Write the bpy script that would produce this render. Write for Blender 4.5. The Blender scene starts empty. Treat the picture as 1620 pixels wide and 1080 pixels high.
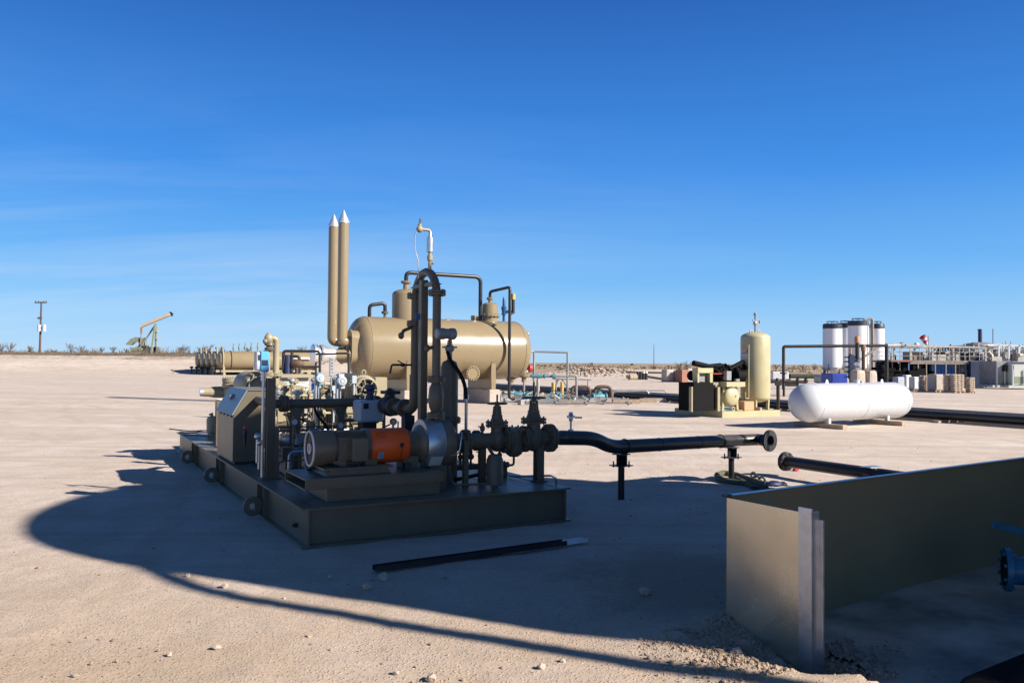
import bpy, math, random
from mathutils import Vector, Matrix
random.seed(7)
rad = math.radians
scene = bpy.context.scene
# ---------------------------------------------------------------- camera, sky, sun, exposure
CAM_H = 1.75; FPX = 1296.0
PITCH = rad(1.459); ROLL = rad(0.43)
cam_d = bpy.data.cameras.new('camera'); cam = bpy.data.objects.new('camera', cam_d)
scene.collection.objects.link(cam); scene.camera = cam
CAMR = Matrix.Rotation(rad(90)+PITCH, 3, 'X') @ Matrix.Rotation(ROLL, 3, 'Z')
cam.matrix_world = Matrix.Translation((0,0,CAM_H)) @ CAMR.to_4x4()
cam_d.sensor_width = 36; cam_d.lens = 28.8; cam_d.clip_end = 12000; cam_d.clip_start = 0.05
SHADOW_AZ = rad(155)          # direction in which shadows fall
SUN_EL = rad(30)
sun_d = bpy.data.lights.new('sun', 'SUN'); sun_d.energy = 5.0; sun_d.angle = rad(0.53); sun_d.color = (1.0, 0.93, 0.83)
sun = bpy.data.objects.new('sun', sun_d); scene.collection.objects.link(sun)
to_sun = Vector((-math.cos(SHADOW_AZ)*math.cos(SUN_EL), -math.sin(SHADOW_AZ)*math.cos(SUN_EL), math.sin(SUN_EL)))
sun.rotation_euler = to_sun.to_track_quat('Z', 'Y').to_euler()
world = bpy.data.worlds.new('World'); scene.world = world; world.use_nodes = True
nt = world.node_tree; nd = nt.nodes; lk = nt.links; nd.clear()
sky = nd.new('ShaderNodeTexSky'); sky.sky_type = 'NISHITA'; sky.sun_disc = False
sky.sun_elevation = SUN_EL; sky.sun_rotation = math.atan2(to_sun.x, to_sun.y)
sky.altitude = 900; sky.air_density = 1.0; sky.dust_density = 0.25; sky.ozone_density = 3.0
bg = nd.new('ShaderNodeBackground'); bg.inputs['Strength'].default_value = 0.06
wo = nd.new('ShaderNodeOutputWorld')
hs = nd.new('ShaderNodeHueSaturation'); hs.inputs['Saturation'].default_value = 1.18
tcw = nd.new('ShaderNodeTexCoord'); sepw = nd.new('ShaderNodeSeparateXYZ'); lk.new(tcw.outputs['Generated'], sepw.inputs[0])
# thin cirrus: stretched noise on the sky dome direction
dv = nd.new('ShaderNodeMath'); dv.operation = 'ADD'; dv.inputs[1].default_value = 0.12; lk.new(sepw.outputs['Z'], dv.inputs[0])
dx = nd.new('ShaderNodeMath'); dx.operation = 'DIVIDE'; lk.new(sepw.outputs['X'], dx.inputs[0]); lk.new(dv.outputs[0], dx.inputs[1])
dy = nd.new('ShaderNodeMath'); dy.operation = 'DIVIDE'; lk.new(sepw.outputs['Y'], dy.inputs[0]); lk.new(dv.outputs[0], dy.inputs[1])
cmb = nd.new('ShaderNodeCombineXYZ'); lk.new(dx.outputs[0], cmb.inputs[0]); lk.new(dy.outputs[0], cmb.inputs[1])
mpw = nd.new('ShaderNodeMapping'); mpw.inputs['Rotation'].default_value = (0,0,rad(-25)); mpw.inputs['Scale'].default_value = (0.22, 0.8, 1); lk.new(cmb.outputs[0], mpw.inputs[0])
nz = nd.new('ShaderNodeTexNoise'); nz.inputs['Scale'].default_value = 1.1; nz.inputs['Detail'].default_value = 9; nz.inputs['Roughness'].default_value = 0.62; nz.inputs['Distortion'].default_value = 0.5
lk.new(mpw.outputs[0], nz.inputs['Vector'])
rp = nd.new('ShaderNodeValToRGB'); rp.color_ramp.elements[0].position = 0.42; rp.color_ramp.elements[0].color = (0,0,0,1); rp.color_ramp.elements[1].position = 0.8; rp.color_ramp.elements[1].color = (1,1,1,1)
lk.new(nz.outputs['Fac'], rp.inputs['Fac'])
mz = nd.new('ShaderNodeMapRange'); mz.inputs['From Min'].default_value = 0.34; mz.inputs['From Max'].default_value = 0.05; lk.new(sepw.outputs['Z'], mz.inputs['Value'])
mul = nd.new('ShaderNodeMath'); mul.operation = 'MULTIPLY'; lk.new(rp.outputs[0], mul.inputs[0]); lk.new(mz.outputs[0], mul.inputs[1])
mul2 = nd.new('ShaderNodeMath'); mul2.operation = 'MULTIPLY'; mul2.inputs[1].default_value = 0.50; lf = nd.new('ShaderNodeMapRange'); lf.inputs['From Min'].default_value = 0.35; lf.inputs['From Max'].default_value = -0.35; lf.inputs['To Min'].default_value = 0.15; lf.inputs['To Max'].default_value = 1.25; lk.new(sepw.outputs['X'], lf.inputs['Value'])
mul3 = nd.new('ShaderNodeMath'); mul3.operation = 'MULTIPLY'; lk.new(mul.outputs[0], mul3.inputs[0]); lk.new(lf.outputs[0], mul3.inputs[1]); lk.new(mul3.outputs[0], mul2.inputs[0])
mxs = nd.new('ShaderNodeMixRGB'); mxs.inputs['Color2'].default_value = (5.6, 6.9, 8.6, 1)
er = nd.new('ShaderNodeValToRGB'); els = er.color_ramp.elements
stops = [(0.0,(0.39,0.65,0.96)),(0.05,(0.30,0.60,0.96)),(0.11,(0.145,0.46,0.94)),(0.22,(0.047,0.285,0.84)),(0.41,(0.020,0.125,0.50)),(0.62,(0.018,0.060,0.19)),(1.0,(0.028,0.052,0.115))]  # upper stops dim the unseen zenith to weaken the sky fill
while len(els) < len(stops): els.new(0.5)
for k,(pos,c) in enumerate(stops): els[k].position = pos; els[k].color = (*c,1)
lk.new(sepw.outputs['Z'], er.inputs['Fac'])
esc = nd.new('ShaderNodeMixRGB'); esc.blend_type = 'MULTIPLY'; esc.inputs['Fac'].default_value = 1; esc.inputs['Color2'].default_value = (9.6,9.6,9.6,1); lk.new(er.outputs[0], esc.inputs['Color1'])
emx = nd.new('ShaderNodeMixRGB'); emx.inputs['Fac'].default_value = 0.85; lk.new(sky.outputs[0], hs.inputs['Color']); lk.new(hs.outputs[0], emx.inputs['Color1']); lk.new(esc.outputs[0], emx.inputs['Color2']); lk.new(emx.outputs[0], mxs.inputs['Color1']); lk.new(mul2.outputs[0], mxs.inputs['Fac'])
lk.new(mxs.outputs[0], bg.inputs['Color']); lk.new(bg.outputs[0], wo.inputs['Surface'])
vs = scene.view_settings; vs.view_transform = 'Standard'; vs.look = 'None'; vs.exposure = 0.85; vs.gamma = 1; vs.use_curve_mapping = False
try: scene.cycles.max_bounces = 6
except Exception: pass

# ---------------------------------------------------------------- helpers
def ray(px, py):
    d = Vector(((px-810)/FPX, -(py-540)/FPX, -1.0)); return CAMR @ d
def W(px, py, Y):
    """world point that shows at photo pixel px,py at distance Y ahead"""
    d = ray(px, py); t = Y/d.y; return Vector((d.x*t, Y, CAM_H+d.z*t))
def G(px, py, z=0.0):
    d = ray(px, py); t = (z-CAM_H)/d.z; return Vector((d.x*t, d.y*t, z))
class Frame:
    def __init__(s, o, a):
        s.o = Vector(o); s.a = rad(a)
        s.m = Matrix.Translation(s.o) @ Matrix.Rotation(s.a, 4, 'Z'); s.i = s.m.inverted()
    def w(s, p): return s.m @ Vector(p)
    def l(s, p): return s.i @ Vector(p)
    def on(s, px, py, x=None, y=None, z=None):
        """point of this frame seen at px,py on the plane x=, y= or z="""
        o = s.i @ Vector((0,0,CAM_H)); d = s.i.to_3x3() @ ray(px, py)
        if x is not None: t = (x-o.x)/d.x
        elif y is not None: t = (y-o.y)/d.y
        else: t = (z-o.z)/d.z
        return o + d*t
WF = Frame((0,0,0), 0)
def V(*a): return Vector(a)
def basis(ax):
    ax = Vector(ax).normalized()
    h = Vector((0,0,1)) if abs(ax.z) < 0.9 else Vector((1,0,0))
    a = h.cross(ax).normalized(); b = ax.cross(a); return ax, a, b
class MB:
    def __init__(s): s.v = []; s.f = []; s.s = []
    def add(s, vs_, fs, smooth=False):
        o = len(s.v); s.v += [tuple(p) for p in vs_]
        s.f += [tuple(i+o for i in f) for f in fs]; s.s += [smooth]*len(fs); return s
    def box(s, c, size, rz=0, ry=0, rx=0):
        m = Matrix.Rotation(rad(rz),3,'Z') @ Matrix.Rotation(rad(ry),3,'Y') @ Matrix.Rotation(rad(rx),3,'X')
        c = Vector(c); h = Vector(size)/2
        P = [c + m @ Vector((x*h.x,y*h.y,z*h.z)) for x in (-1,1) for y in (-1,1) for z in (-1,1)]
        return s.add(P, [(0,1,3,2),(4,6,7,5),(0,4,5,1),(2,3,7,6),(0,2,6,4),(1,5,7,3)])
    def bb(s, a, b):
        a = Vector(a); b = Vector(b); d = b-a
        return s.box((a+b)/2, (abs(d.x),abs(d.y),abs(d.z)))
    def bar(s, p0, p1, w, h=None):
        """rectangular bar between two points"""
        p0 = Vector(p0); p1 = Vector(p1); h = h or w; ax,a,b = basis(p1-p0)
        P = [p + a*x*w/2 + b*y*h/2 for p in (p0,p1) for x,y in ((-1,-1),(1,-1),(1,1),(-1,1))]
        return s.add(P, [(3,2,1,0),(4,5,6,7),(0,1,5,4),(1,2,6,5),(2,3,7,6),(3,0,4,7)])
    def lathe(s, p0, ax, prof, n=20, smooth=True):
        """profile = [(t along axis, radius)], split where it turns sharply"""
        p0 = Vector(p0); ax,a,b = basis(ax)
        cs = [(math.cos(2*math.pi*i/n), math.sin(2*math.pi*i/n)) for i in range(n)]
        def ring(t,r): return [p0 + ax*t + (a*c + b*d)*r for c,d in cs]
        runs = [[prof[0]]]
        for k in range(1,len(prof)):
            if k >= 2:
                x0,y0 = prof[k-1][0]-prof[k-2][0], prof[k-1][1]-prof[k-2][1]
                x1,y1 = prof[k][0]-prof[k-1][0], prof[k][1]-prof[k-1][1]
                an = abs(math.atan2(x0*y1-y0*x1, x0*x1+y0*y1))
                if an > rad(38): runs.append([prof[k-1]])
            runs[-1].append(prof[k])
        for run in runs:
            vs_ = []; fs = []
            for t,r in run: vs_ += ring(t, max(r,1e-5))
            for k in range(len(run)-1):
                for i in range(n):
                    j = (i+1)%n; fs.append((k*n+i, k*n+j, (k+1)*n+j, (k+1)*n+i))
            s.add(vs_, fs, smooth)
        return s
    def cyl(s, p0, p1, r, r2=None, n=16):
        p0 = Vector(p0); L = (Vector(p1)-p0).length; r2 = r if r2 is None else r2
        return s.lathe(p0, Vector(p1)-p0, [(0,0),(0,r),(L,r2),(L,0)], n)
    def ell(s, c, r, n=14, m=8, rz=0):
        c = Vector(c); R_ = Matrix.Rotation(rad(rz),3,'Z'); vs_ = []; fs = []
        for k in range(m+1):
            th = math.pi*k/m
            for i in range(n):
                ph = 2*math.pi*i/n
                vs_.append(c + R_ @ Vector((r[0]*math.sin(th)*math.cos(ph), r[1]*math.sin(th)*math.sin(ph), r[2]*math.cos(th))))
        for k in range(m):
            for i in range(n):
                j = (i+1)%n; fs.append((k*n+i,(k+1)*n+i,(k+1)*n+j,k*n+j))
        return s.add(vs_, fs, True)
    def tube(s, pts, r, n=10, bend=0, seg=5, closed=False):
        pts = [Vector(p) for p in pts]
        if bend > 0 and len(pts) > 2:
            q = [pts[0]]
            for k in range(1,len(pts)-1):
                a = pts[k-1]-pts[k]; b = pts[k+1]-pts[k]
                d = min(bend, a.length*0.49, b.length*0.49)
                A = pts[k]+a.normalized()*d; B = pts[k]+b.normalized()*d
                for i in range(seg+1):
                    t = i/seg; q.append(A*(1-t)**2 + pts[k]*2*t*(1-t) + B*t*t)
            q.append(pts[-1]); pts = q
        m = len(pts); ax,a,b = basis(pts[1]-pts[0]); vs_ = []; fs = []
        for k in range(m):
            if closed: t = (pts[(k+1)%m]-pts[k-1]).normalized()
            elif k == 0: t = (pts[1]-pts[0]).normalized()
            elif k == m-1: t = (pts[-1]-pts[-2]).normalized()
            else: t = ((pts[k+1]-pts[k]).normalized()+(pts[k]-pts[k-1]).normalized()).normalized()
            a = (a - t*a.dot(t)).normalized(); b = t.cross(a)
            rr = r[k] if isinstance(r,(list,tuple)) else r
            vs_ += [pts[k] + (a*math.cos(2*math.pi*i/n)+b*math.sin(2*math.pi*i/n))*rr for i in range(n)]
        for k in range(m if closed else m-1):
            k2 = (k+1)%m
            for i in range(n):
                j = (i+1)%n; fs.append((k*n+i,k*n+j,k2*n+j,k2*n+i))
        s.add(vs_, fs, True)
        if not closed:
            s.add([pts[0]]+vs_[:n], [(0,(i+1)%n+1,i+1) for i in range(n)])
            s.add([pts[-1]]+vs_[-n:], [(0,i+1,(i+1)%n+1) for i in range(n)])
        return s
    def ring(s, c, ax, R, r, n=24, m=8):
        ax,a,b = basis(ax); c = Vector(c)
        return s.tube([c+(a*math.cos(2*math.pi*i/n)+b*math.sin(2*math.pi*i/n))*R for i in range(n)], r, m, closed=True)
    def flange(s, c, ax, r, t=0.025, nb=8, n=24, br=None, gap=0.008, pair=True):
        """a bolted flange pair centred on c"""
        ax,a,b = basis(ax); c = Vector(c); br = br or r*0.11
        if pair:
            s.cyl(c-ax*(t+gap/2), c-ax*gap/2, r, n=n); s.cyl(c+ax*gap/2, c+ax*(t+gap/2), r, n=n)
            s.cyl(c-ax*gap, c+ax*gap, r*0.72, n=n); e = t*1.9
        else: s.cyl(c-ax*t/2, c+ax*t/2, r, n=n); e = t
        for k in range(nb):
            an = 2*math.pi*(k+0.5)/nb; p = c+(a*math.cos(an)+b*math.sin(an))*r*0.82
            s.cyl(p-ax*e, p+ax*e, br, n=6)
        return s
    def prism(s, poly, vec):
        """extrude a planar 3D polygon by a vector"""
        poly = [Vector(p) for p in poly]; n = len(poly); vec = Vector(vec)
        P = poly + [p+vec for p in poly]
        return s.add(P, [tuple(range(n-1,-1,-1)), tuple(range(n,2*n))] + [(i,(i+1)%n,(i+1)%n+n,i+n) for i in range(n)])
    def ibeam(s, p0, p1, w, h, t=0.014):
        """I beam lying from p0 to p1 (bottom centre line), upright web"""
        p0 = Vector(p0); p1 = Vector(p1); z = Vector((0,0,1))
        s.bar(p0+z*t/2, p1+z*t/2, w, t); s.bar(p0+z*(h-t/2), p1+z*(h-t/2), w, t); s.bar(p0+z*h/2, p1+z*h/2, t, h-2*t)
        return s
    def hcol(s, p, z0, z1, w, d, t=0.012, rz=0):
        """upright H column"""
        m = Matrix.Rotation(rad(rz),3,'Z'); c = Vector((p[0],p[1],(z0+z1)/2)); H = z1-z0
        s.box(c+m@Vector((0,-d/2,0)), (w,t,H), rz); s.box(c+m@Vector((0,d/2,0)), (w,t,H), rz); s.box(c, (t,d-t,H), rz)
        return s
    def stone(s, c, r, rnd=random):
        a = rnd.uniform(0,6.28); c = Vector(c); k = [rnd.uniform(0.7,1.25) for _ in range(12)]
        m = Matrix.Rotation(a,3,'Z') @ Matrix.Rotation(rnd.uniform(-0.6,0.6),3,'X'); sx = rnd.uniform(0.8,1.3); sz = rnd.uniform(0.55,0.9)
        return s.add([c + m @ Vector((p[0]*k[i]*r*sx, p[1]*k[i]*r, p[2]*k[i]*r*sz)) for i,p in enumerate(ICO)], ICOF)
    def build(s, name, mat, parent=None, bev=0, fr=None):
        base = BASE.get(parent, Vector((0,0,0))) if parent else Vector((0,0,0))
        me = bpy.data.meshes.new(name)
        me.from_pydata([tuple(Vector(p)-base) for p in s.v], [], s.f); me.update()
        me.polygons.foreach_set('use_smooth', s.s)
        me.materials.append(mat)
        o = bpy.data.objects.new(name, me); scene.collection.objects.link(o)
        if parent: o.parent = parent; BASE[o] = base
        elif fr: o.matrix_world = fr.m
        if bev:
            b = o.modifiers.new('bevel','BEVEL'); b.width = bev; b.segments = 1; b.limit_method = 'ANGLE'; b.angle_limit = rad(50)
        return o
BASE = {}
ph = (1+5**0.5)/2; _n = math.sqrt(1+ph*ph)
ICO = [(x/_n,y/_n,z/_n) for x,y,z in [(-1,ph,0),(1,ph,0),(-1,-ph,0),(1,-ph,0),(0,-1,ph),(0,1,ph),(0,-1,-ph),(0,1,-ph),(ph,0,-1),(ph,0,1),(-ph,0,-1),(-ph,0,1)]]
ICOF = [(0,11,5),(0,5,1),(0,1,7),(0,7,10),(0,10,11),(1,5,9),(5,11,4),(11,10,2),(10,7,6),(7,1,8),(3,9,4),(3,4,2),(3,2,6),(3,6,8),(3,8,9),(4,9,5),(2,4,11),(6,2,10),(8,6,7),(9,8,1)]
def tag(o, label=None, cat=None, group=None, kind=None):
    if label: o['label'] = label
    if cat: o['category'] = cat
    if group: o['group'] = group
    if kind: o['kind'] = kind
    return o
def thing(name, label, cat, fr=WF, base=(0,0,0), group=None):
    """an Empty at the thing's base; its parts are authored in frame fr"""
    o = bpy.data.objects.new(name, None); scene.collection.objects.link(o)
    o.empty_display_size = 0.3
    o.matrix_world = fr.m @ Matrix.Translation(Vector(base)); BASE[o] = Vector(base)
    return tag(o, label, cat, group)
def single(mb, name, mat, label, cat, fr=WF, group=None, bev=0, kind=None, base=None):
    """a thing that is one mesh, with its origin at its base"""
    if base is None:
        xs = [p[0] for p in mb.v]; ys = [p[1] for p in mb.v]; zs = [p[2] for p in mb.v]
        base = ((min(xs)+max(xs))/2, (min(ys)+max(ys))/2, min(zs))
    b = Vector(base); mb.v = [tuple(Vector(p)-b) for p in mb.v]
    o = mb.build(name, mat, None, bev); o.matrix_world = fr.m @ Matrix.Translation(b)
    return tag(o, label, cat, group, kind)
def copy_tree(o, parent=None):
    c = o.copy(); scene.collection.objects.link(c)
    if parent: c.parent = parent
    for ch in list(o.children): copy_tree(ch, c)
    return c

# ---------------------------------------------------------------- materials
def lin(r,g,b):
    f = lambda c: (c/255)/12.92 if c/255 <= 0.04045 else ((c/255+0.055)/1.055)**2.4
    return (f(r),f(g),f(b))
MATS = {}
def paint(name, rgb, rough=0.5, metal=0, var=0.12, scale=3.0, bump=0.0, dust=0.0, spec=0.5, bscale=60):
    """painted or plain surface with mottling, settled dust on upward faces and a fine bump"""
    m = bpy.data.materials.new(name); m.use_nodes = True; MATS[name] = m
    n = m.node_tree.nodes; l = m.node_tree.links; p = n['Principled BSDF']
    p.inputs['Roughness'].default_value = rough; p.inputs['Metallic'].default_value = metal; p.inputs['Specular IOR Level'].default_value = spec
    tc = n.new('ShaderNodeTexCoord'); no = n.new('ShaderNodeTexNoise'); no.inputs['Scale'].default_value = scale; no.inputs['Detail'].default_value = 8; no.inputs['Roughness'].default_value = 0.65
    l.new(tc.outputs['Object'], no.inputs['Vector'])
    mr = n.new('ShaderNodeMapRange'); mr.inputs['From Min'].default_value = 0.3; mr.inputs['From Max'].default_value = 0.7
    mr.inputs['To Min'].default_value = 1-var; mr.inputs['To Max'].default_value = 1+var; l.new(no.outputs['Fac'], mr.inputs['Value'])
    mx = n.new('ShaderNodeMixRGB'); mx.blend_type = 'MULTIPLY'; mx.inputs['Fac'].default_value = 1; mx.inputs['Color1'].default_value = (*rgb,1)
    l.new(mr.outputs[0], mx.inputs['Color2']); out = mx.outputs[0]
    if dust > 0:
        ge = n.new('ShaderNodeNewGeometry'); sp = n.new('ShaderNodeSeparateXYZ'); l.new(ge.outputs['Normal'], sp.inputs[0])
        m1 = n.new('ShaderNodeMapRange'); m1.inputs['From Min'].default_value = 0.35; m1.inputs['From Max'].default_value = 1.0; l.new(sp.outputs['Z'], m1.inputs['Value'])
        n2 = n.new('ShaderNodeTexNoise'); n2.inputs['Scale'].default_value = 9; n2.inputs['Detail'].default_value = 6; l.new(tc.outputs['Object'], n2.inputs['Vector'])
        m2 = n.new('ShaderNodeMath'); m2.operation = 'MULTIPLY'; l.new(m1.outputs[0], m2.inputs[0]); l.new(n2.outputs['Fac'], m2.inputs[1])
        m3 = n.new('ShaderNodeMath'); m3.operation = 'MULTIPLY'; m3.inputs[1].default_value = dust; l.new(m2.outputs[0], m3.inputs[0])
        md = n.new('ShaderNodeMixRGB'); md.inputs['Color2'].default_value = (0.42,0.35,0.28,1); l.new(m3.outputs[0], md.inputs['Fac']); l.new(out, md.inputs['Color1']); out = md.outputs[0]
    l.new(out, p.inputs['Base Color'])
    rr = n.new('ShaderNodeMapRange'); rr.inputs['To Min'].default_value = max(0.03,rough-0.08); rr.inputs['To Max'].default_value = min(1,rough+0.12); l.new(no.outputs['Fac'], rr.inputs['Value']); l.new(rr.outputs[0], p.inputs['Roughness'])
    if bump:
        nb = n.new('ShaderNodeTexNoise'); nb.inputs['Scale'].default_value = bscale; nb.inputs['Detail'].default_value = 5; l.new(tc.outputs['Object'], nb.inputs['Vector'])
        b = n.new('ShaderNodeBump'); b.inputs['Strength'].default_value = bump; b.inputs['Distance'].default_value = 0.01; l.new(nb.outputs['Fac'], b.inputs['Height']); l.new(b.outputs[0], p.inputs['Normal'])
    return m
TAN = paint('tan_vessel_paint', (0.245,0.19,0.112), 0.24, var=0.04, scale=1.2, dust=0.06, bump=0.015, bscale=3)
SHADETAN = paint('shaded_tan_skid_paint', (0.135,0.111,0.072), 0.4, var=0.14, dust=0.35)  # same tan paint as the vessel, with shade darkened into its colour
SHADETANM = paint('shaded_tan_pipe_paint', (0.115,0.094,0.062), 0.45, var=0.12, dust=0.3)  # tan pipe paint, also darkened to put the shade into its colour
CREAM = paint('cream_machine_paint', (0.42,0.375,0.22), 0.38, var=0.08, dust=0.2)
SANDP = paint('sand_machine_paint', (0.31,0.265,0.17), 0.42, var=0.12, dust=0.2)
DECK = paint('deck_plate_paint', (0.12,0.105,0.08), 0.4, var=0.3, scale=2.2, dust=0.9)  # heavy dust tone lightens the deck in place of its sky sheen
BLACKP = paint('black_pipe_coating', (0.012,0.012,0.014), 0.36, var=0.3, dust=0.3)
BLACK = paint('black_iron', (0.02,0.02,0.022), 0.5, var=0.3, dust=0.2)
RUSTB = paint('brown_rusty_pipe', (0.11,0.065,0.045), 0.65, var=0.4, scale=9, bump=0.2)
DARKB = paint('dark_brown_pipe', (0.022,0.017,0.015), 0.5, var=0.3)
ORANGE = paint('orange_guard_paint', (0.85,0.115,0.012), 0.4, var=0.08)
GALV = paint('galvanised_steel', (0.55,0.56,0.58), 0.35, metal=0.9, var=0.15, scale=14)
CHROME = paint('polished_cladding', (0.82,0.82,0.82), 0.33, metal=0.75, var=0.05)
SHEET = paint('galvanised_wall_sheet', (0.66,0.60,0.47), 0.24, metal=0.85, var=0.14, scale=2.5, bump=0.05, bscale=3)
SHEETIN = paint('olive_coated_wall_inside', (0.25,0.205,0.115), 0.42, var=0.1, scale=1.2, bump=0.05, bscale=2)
LINER = paint('grey_liner_sheet', (0.40,0.36,0.29), 0.5, var=0.75, scale=1.1, bump=0.4, bscale=2.5)
LIDP = paint('sky_tinted_lid_paint', (0.20,0.215,0.235), 0.35, var=0.06)  # blue-grey of the reflected sky is put into the lid colour
BLKBLUE = paint('blue_black_silo_top', (0.018,0.022,0.04), 0.5, var=0.2)
ORCAP = paint('orange_cap_paint', (0.50,0.20,0.07), 0.6, var=0.2)
GREYBOX = paint('light_grey_enclosure', (0.40,0.43,0.48), 0.42, var=0.05)
WHITE = paint('white_tank_paint', (0.50,0.515,0.54), 0.25, var=0.03, dust=0.12)
WHITEM = paint('white_plastic', (0.56,0.57,0.58), 0.5, var=0.06)
BLUE = paint('blue_valve_paint', (0.010,0.075,0.22), 0.35, var=0.15)
BLUEL = paint('light_blue_instrument', (0.10,0.36,0.70), 0.4, var=0.1)
TEAL = paint('teal_valve_paint', (0.08,0.23,0.28), 0.5, var=0.3, scale=12)
CONC = paint('concrete', (0.40,0.345,0.30), 0.85, var=0.15, bump=0.3)
WOOD = paint('weathered_timber', (0.36,0.27,0.19), 0.8, var=0.3, scale=9, bump=0.3)
YELW = paint('yellow_post_paint', (0.55,0.36,0.10), 0.6, var=0.2)
RED = paint('red_paint', (0.55,0.03,0.03), 0.5, var=0.1)
GREYM = paint('grey_machine_metal', (0.28,0.28,0.28), 0.45, metal=0.3, var=0.25)
GREYL = paint('pale_grey_panel', (0.50,0.52,0.47), 0.5, var=0.08)
DKBLUE = paint('dark_blue_tank_paint', (0.015,0.028,0.08), 0.5, var=0.2)
MIDBLUE = paint('blue_container_paint', (0.06,0.20,0.50), 0.5, var=0.15)
ROYAL = paint('royal_blue_tarp', (0.02,0.05,0.33), 0.5, var=0.15)
PALLET = paint('pale_sack_wrap', (0.42,0.34,0.27), 0.6, var=0.2, scale=5)
CARD = paint('cardboard', (0.52,0.30,0.17), 0.8, var=0.08)
BRICK = paint('reddish_crate_boards', (0.28,0.135,0.09), 0.8, var=0.15)
GREENP = paint('faded_green_machine_paint', (0.22,0.25,0.18), 0.7, var=0.2)
BEAMP = paint('faded_orange_beam_paint', (0.52,0.41,0.30), 0.7, var=0.15)
STEELW = paint('weathered_steel_frame', (0.27,0.225,0.185), 0.6, var=0.25)
POLE = paint('creosoted_pole_wood', (0.10,0.065,0.06), 0.85, var=0.2)
TWIG = paint('dry_grey_twigs', (0.13,0.10,0.075), 0.9, var=0.3)
ROCK = paint('pale_limestone', (0.44,0.36,0.29), 0.9, var=0.25, scale=8, bump=0.5)
ROCKD = paint('caliche_gravel', (0.34,0.25,0.175), 0.95, var=0.35, scale=5, bump=0.4)
RUBBER = paint('black_rubber', (0.008,0.008,0.009), 0.6, var=0.2, spec=0.2)
STRAP = paint('olive_webbing_strap', (0.10,0.095,0.06), 0.85, var=0.25, scale=20)
MBLACK = paint('flat_black_paint', (0.006,0.006,0.0065), 0.7, var=0.3, spec=0.12)
DGREEN = paint('dark_green_cover', (0.04,0.055,0.035), 0.8, var=0.3)
RIMP = paint('bounce_brightened_rim', (0.78,0.68,0.60), 0.5, var=0.06)  # cream rim, brightened so its colour carries the pinkish bounced light
SILO = paint('silo_white_paint', (0.68,0.69,0.72), 0.45, var=0.04)
RUBB = paint('weathered_rubble', (0.36,0.285,0.225), 0.95, var=0.35, scale=2)
PALES = paint('pale_steel', (0.42,0.39,0.35), 0.55, var=0.3)
VBLUE = paint('teal_blue_valve_paint', (0.02,0.115,0.20), 0.35, var=0.2)
BAREAL = paint('bare_aluminium', (0.85,0.86,0.88), 0.45, metal=0.2, var=0.1)
GLASS = paint('dark_glass', (0.03,0.04,0.05), 0.1, var=0.05)
PINKP = paint('pale_label_print', (0.8,0.78,0.76), 0.5, var=0.02)
# ---------------------------------------------------------------- ground
def sst(a, b, x):
    t = max(0, min(1, (x-a)/(b-a))); return t*t*(3-2*t)
WA = G(1150,790,0.835); WB = Vector((5.6,8.41,0)); WP = Vector((1.777,5.027,0.835))    # containment wall plan points
WA.z = WP.z = 0
def seg_d(p, a, b):
    ab = b-a; t = max(0, min(1, (p-a).dot(ab)/ab.length_squared)); return (p-(a+ab*t)).length
FAR = [WA.xy, WB.xy, Vector((12,8)), Vector((12,2)), Vector((2.6,3.2)), WP.xy]
def inside(p):
    c = False; n = len(FAR)
    for i in range(n):
        a = FAR[i]; b = FAR[(i+1)%n]
        if (a.y > p.y) != (b.y > p.y) and p.x < (b.x-a.x)*(p.y-a.y)/(b.y-a.y)+a.x: c = not c
    return c
def H(x, y):
    ml = sst(-11, -24, x); h = ml*(sst(109,113.5,y)*2.3 + sst(114,160,y)*0.75)
    h += sst(1,8,x)*sst(40,22,x)*(sst(98,103,y)-sst(106,125,y))*0.9          # low spoil bank right of the treater
    h += sst(0,20,x)*(sst(60,130,y))*0.12
    if 0 < x < 13 and 1 < y < 11:
        p = Vector((x,y))
        if inside(p) or seg_d(p, FAR[0].lerp(FAR[1],0.07), FAR[1]) < 0.16: h -= 0.13
        dn = seg_d(p, WA.xy, WP.xy)
        k = max(0,min(1,(5.53-y)/0.5))
        if not inside(p): h += (0.05*(1-k)-0.13*k)*sst(0.45,0.0,dn) + 0.035*sst(0.25,0.5,dn)*sst(1.1,0.6,dn)*sst(5.8,5.2,y)
    return h
from mathutils import noise as mn
def axis(lo, hi, d0, step, far_lo, far_hi, g=1.16):
    out = []; x = lo
    while x <= hi: out.append(x); x += step
    s_ = step; x = out[-1]
    while x < far_hi: s_ *= g; x += s_; out.append(x)
    s_ = step; x = out[0]; pre = []
    while x > far_lo: s_ *= g; x -= s_; pre.append(x)
    return pre[::-1]+out
xs = axis(-6, 5, 0, 0.05, -4000, 4000, 1.055); ys = axis(3.4, 11, 0, 0.05, -60, 7000, 1.055)
gv = []; gf = []
for y in ys:
    for x in xs:
        z = H(x,y)
        if -9 < x < 9 and 2 < y < 25:
            z += 0.012*mn.noise((x*1.1,y*1.1,0)) + 0.007*mn.noise((x*4.5,y*4.5,3)) + 0.004*mn.noise((x*13,y*13,5))
            z += 0.03*max(0, mn.noise((x*7,y*7,9)))*sst(1.1,0.1,seg_d(Vector((x,y)),WA.xy,WP.xy)) if 0 < x < 4 and 3 < y < 7 else 0
        gv.append((x,y,z))
nx = len(xs)
for j in range(len(ys)-1):
    for i in range(nx-1): gf.append((j*nx+i, j*nx+i+1, (j+1)*nx+i+1, (j+1)*nx+i))
gm = bpy.data.materials.new('caliche_ground'); gm.use_nodes = True
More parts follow.
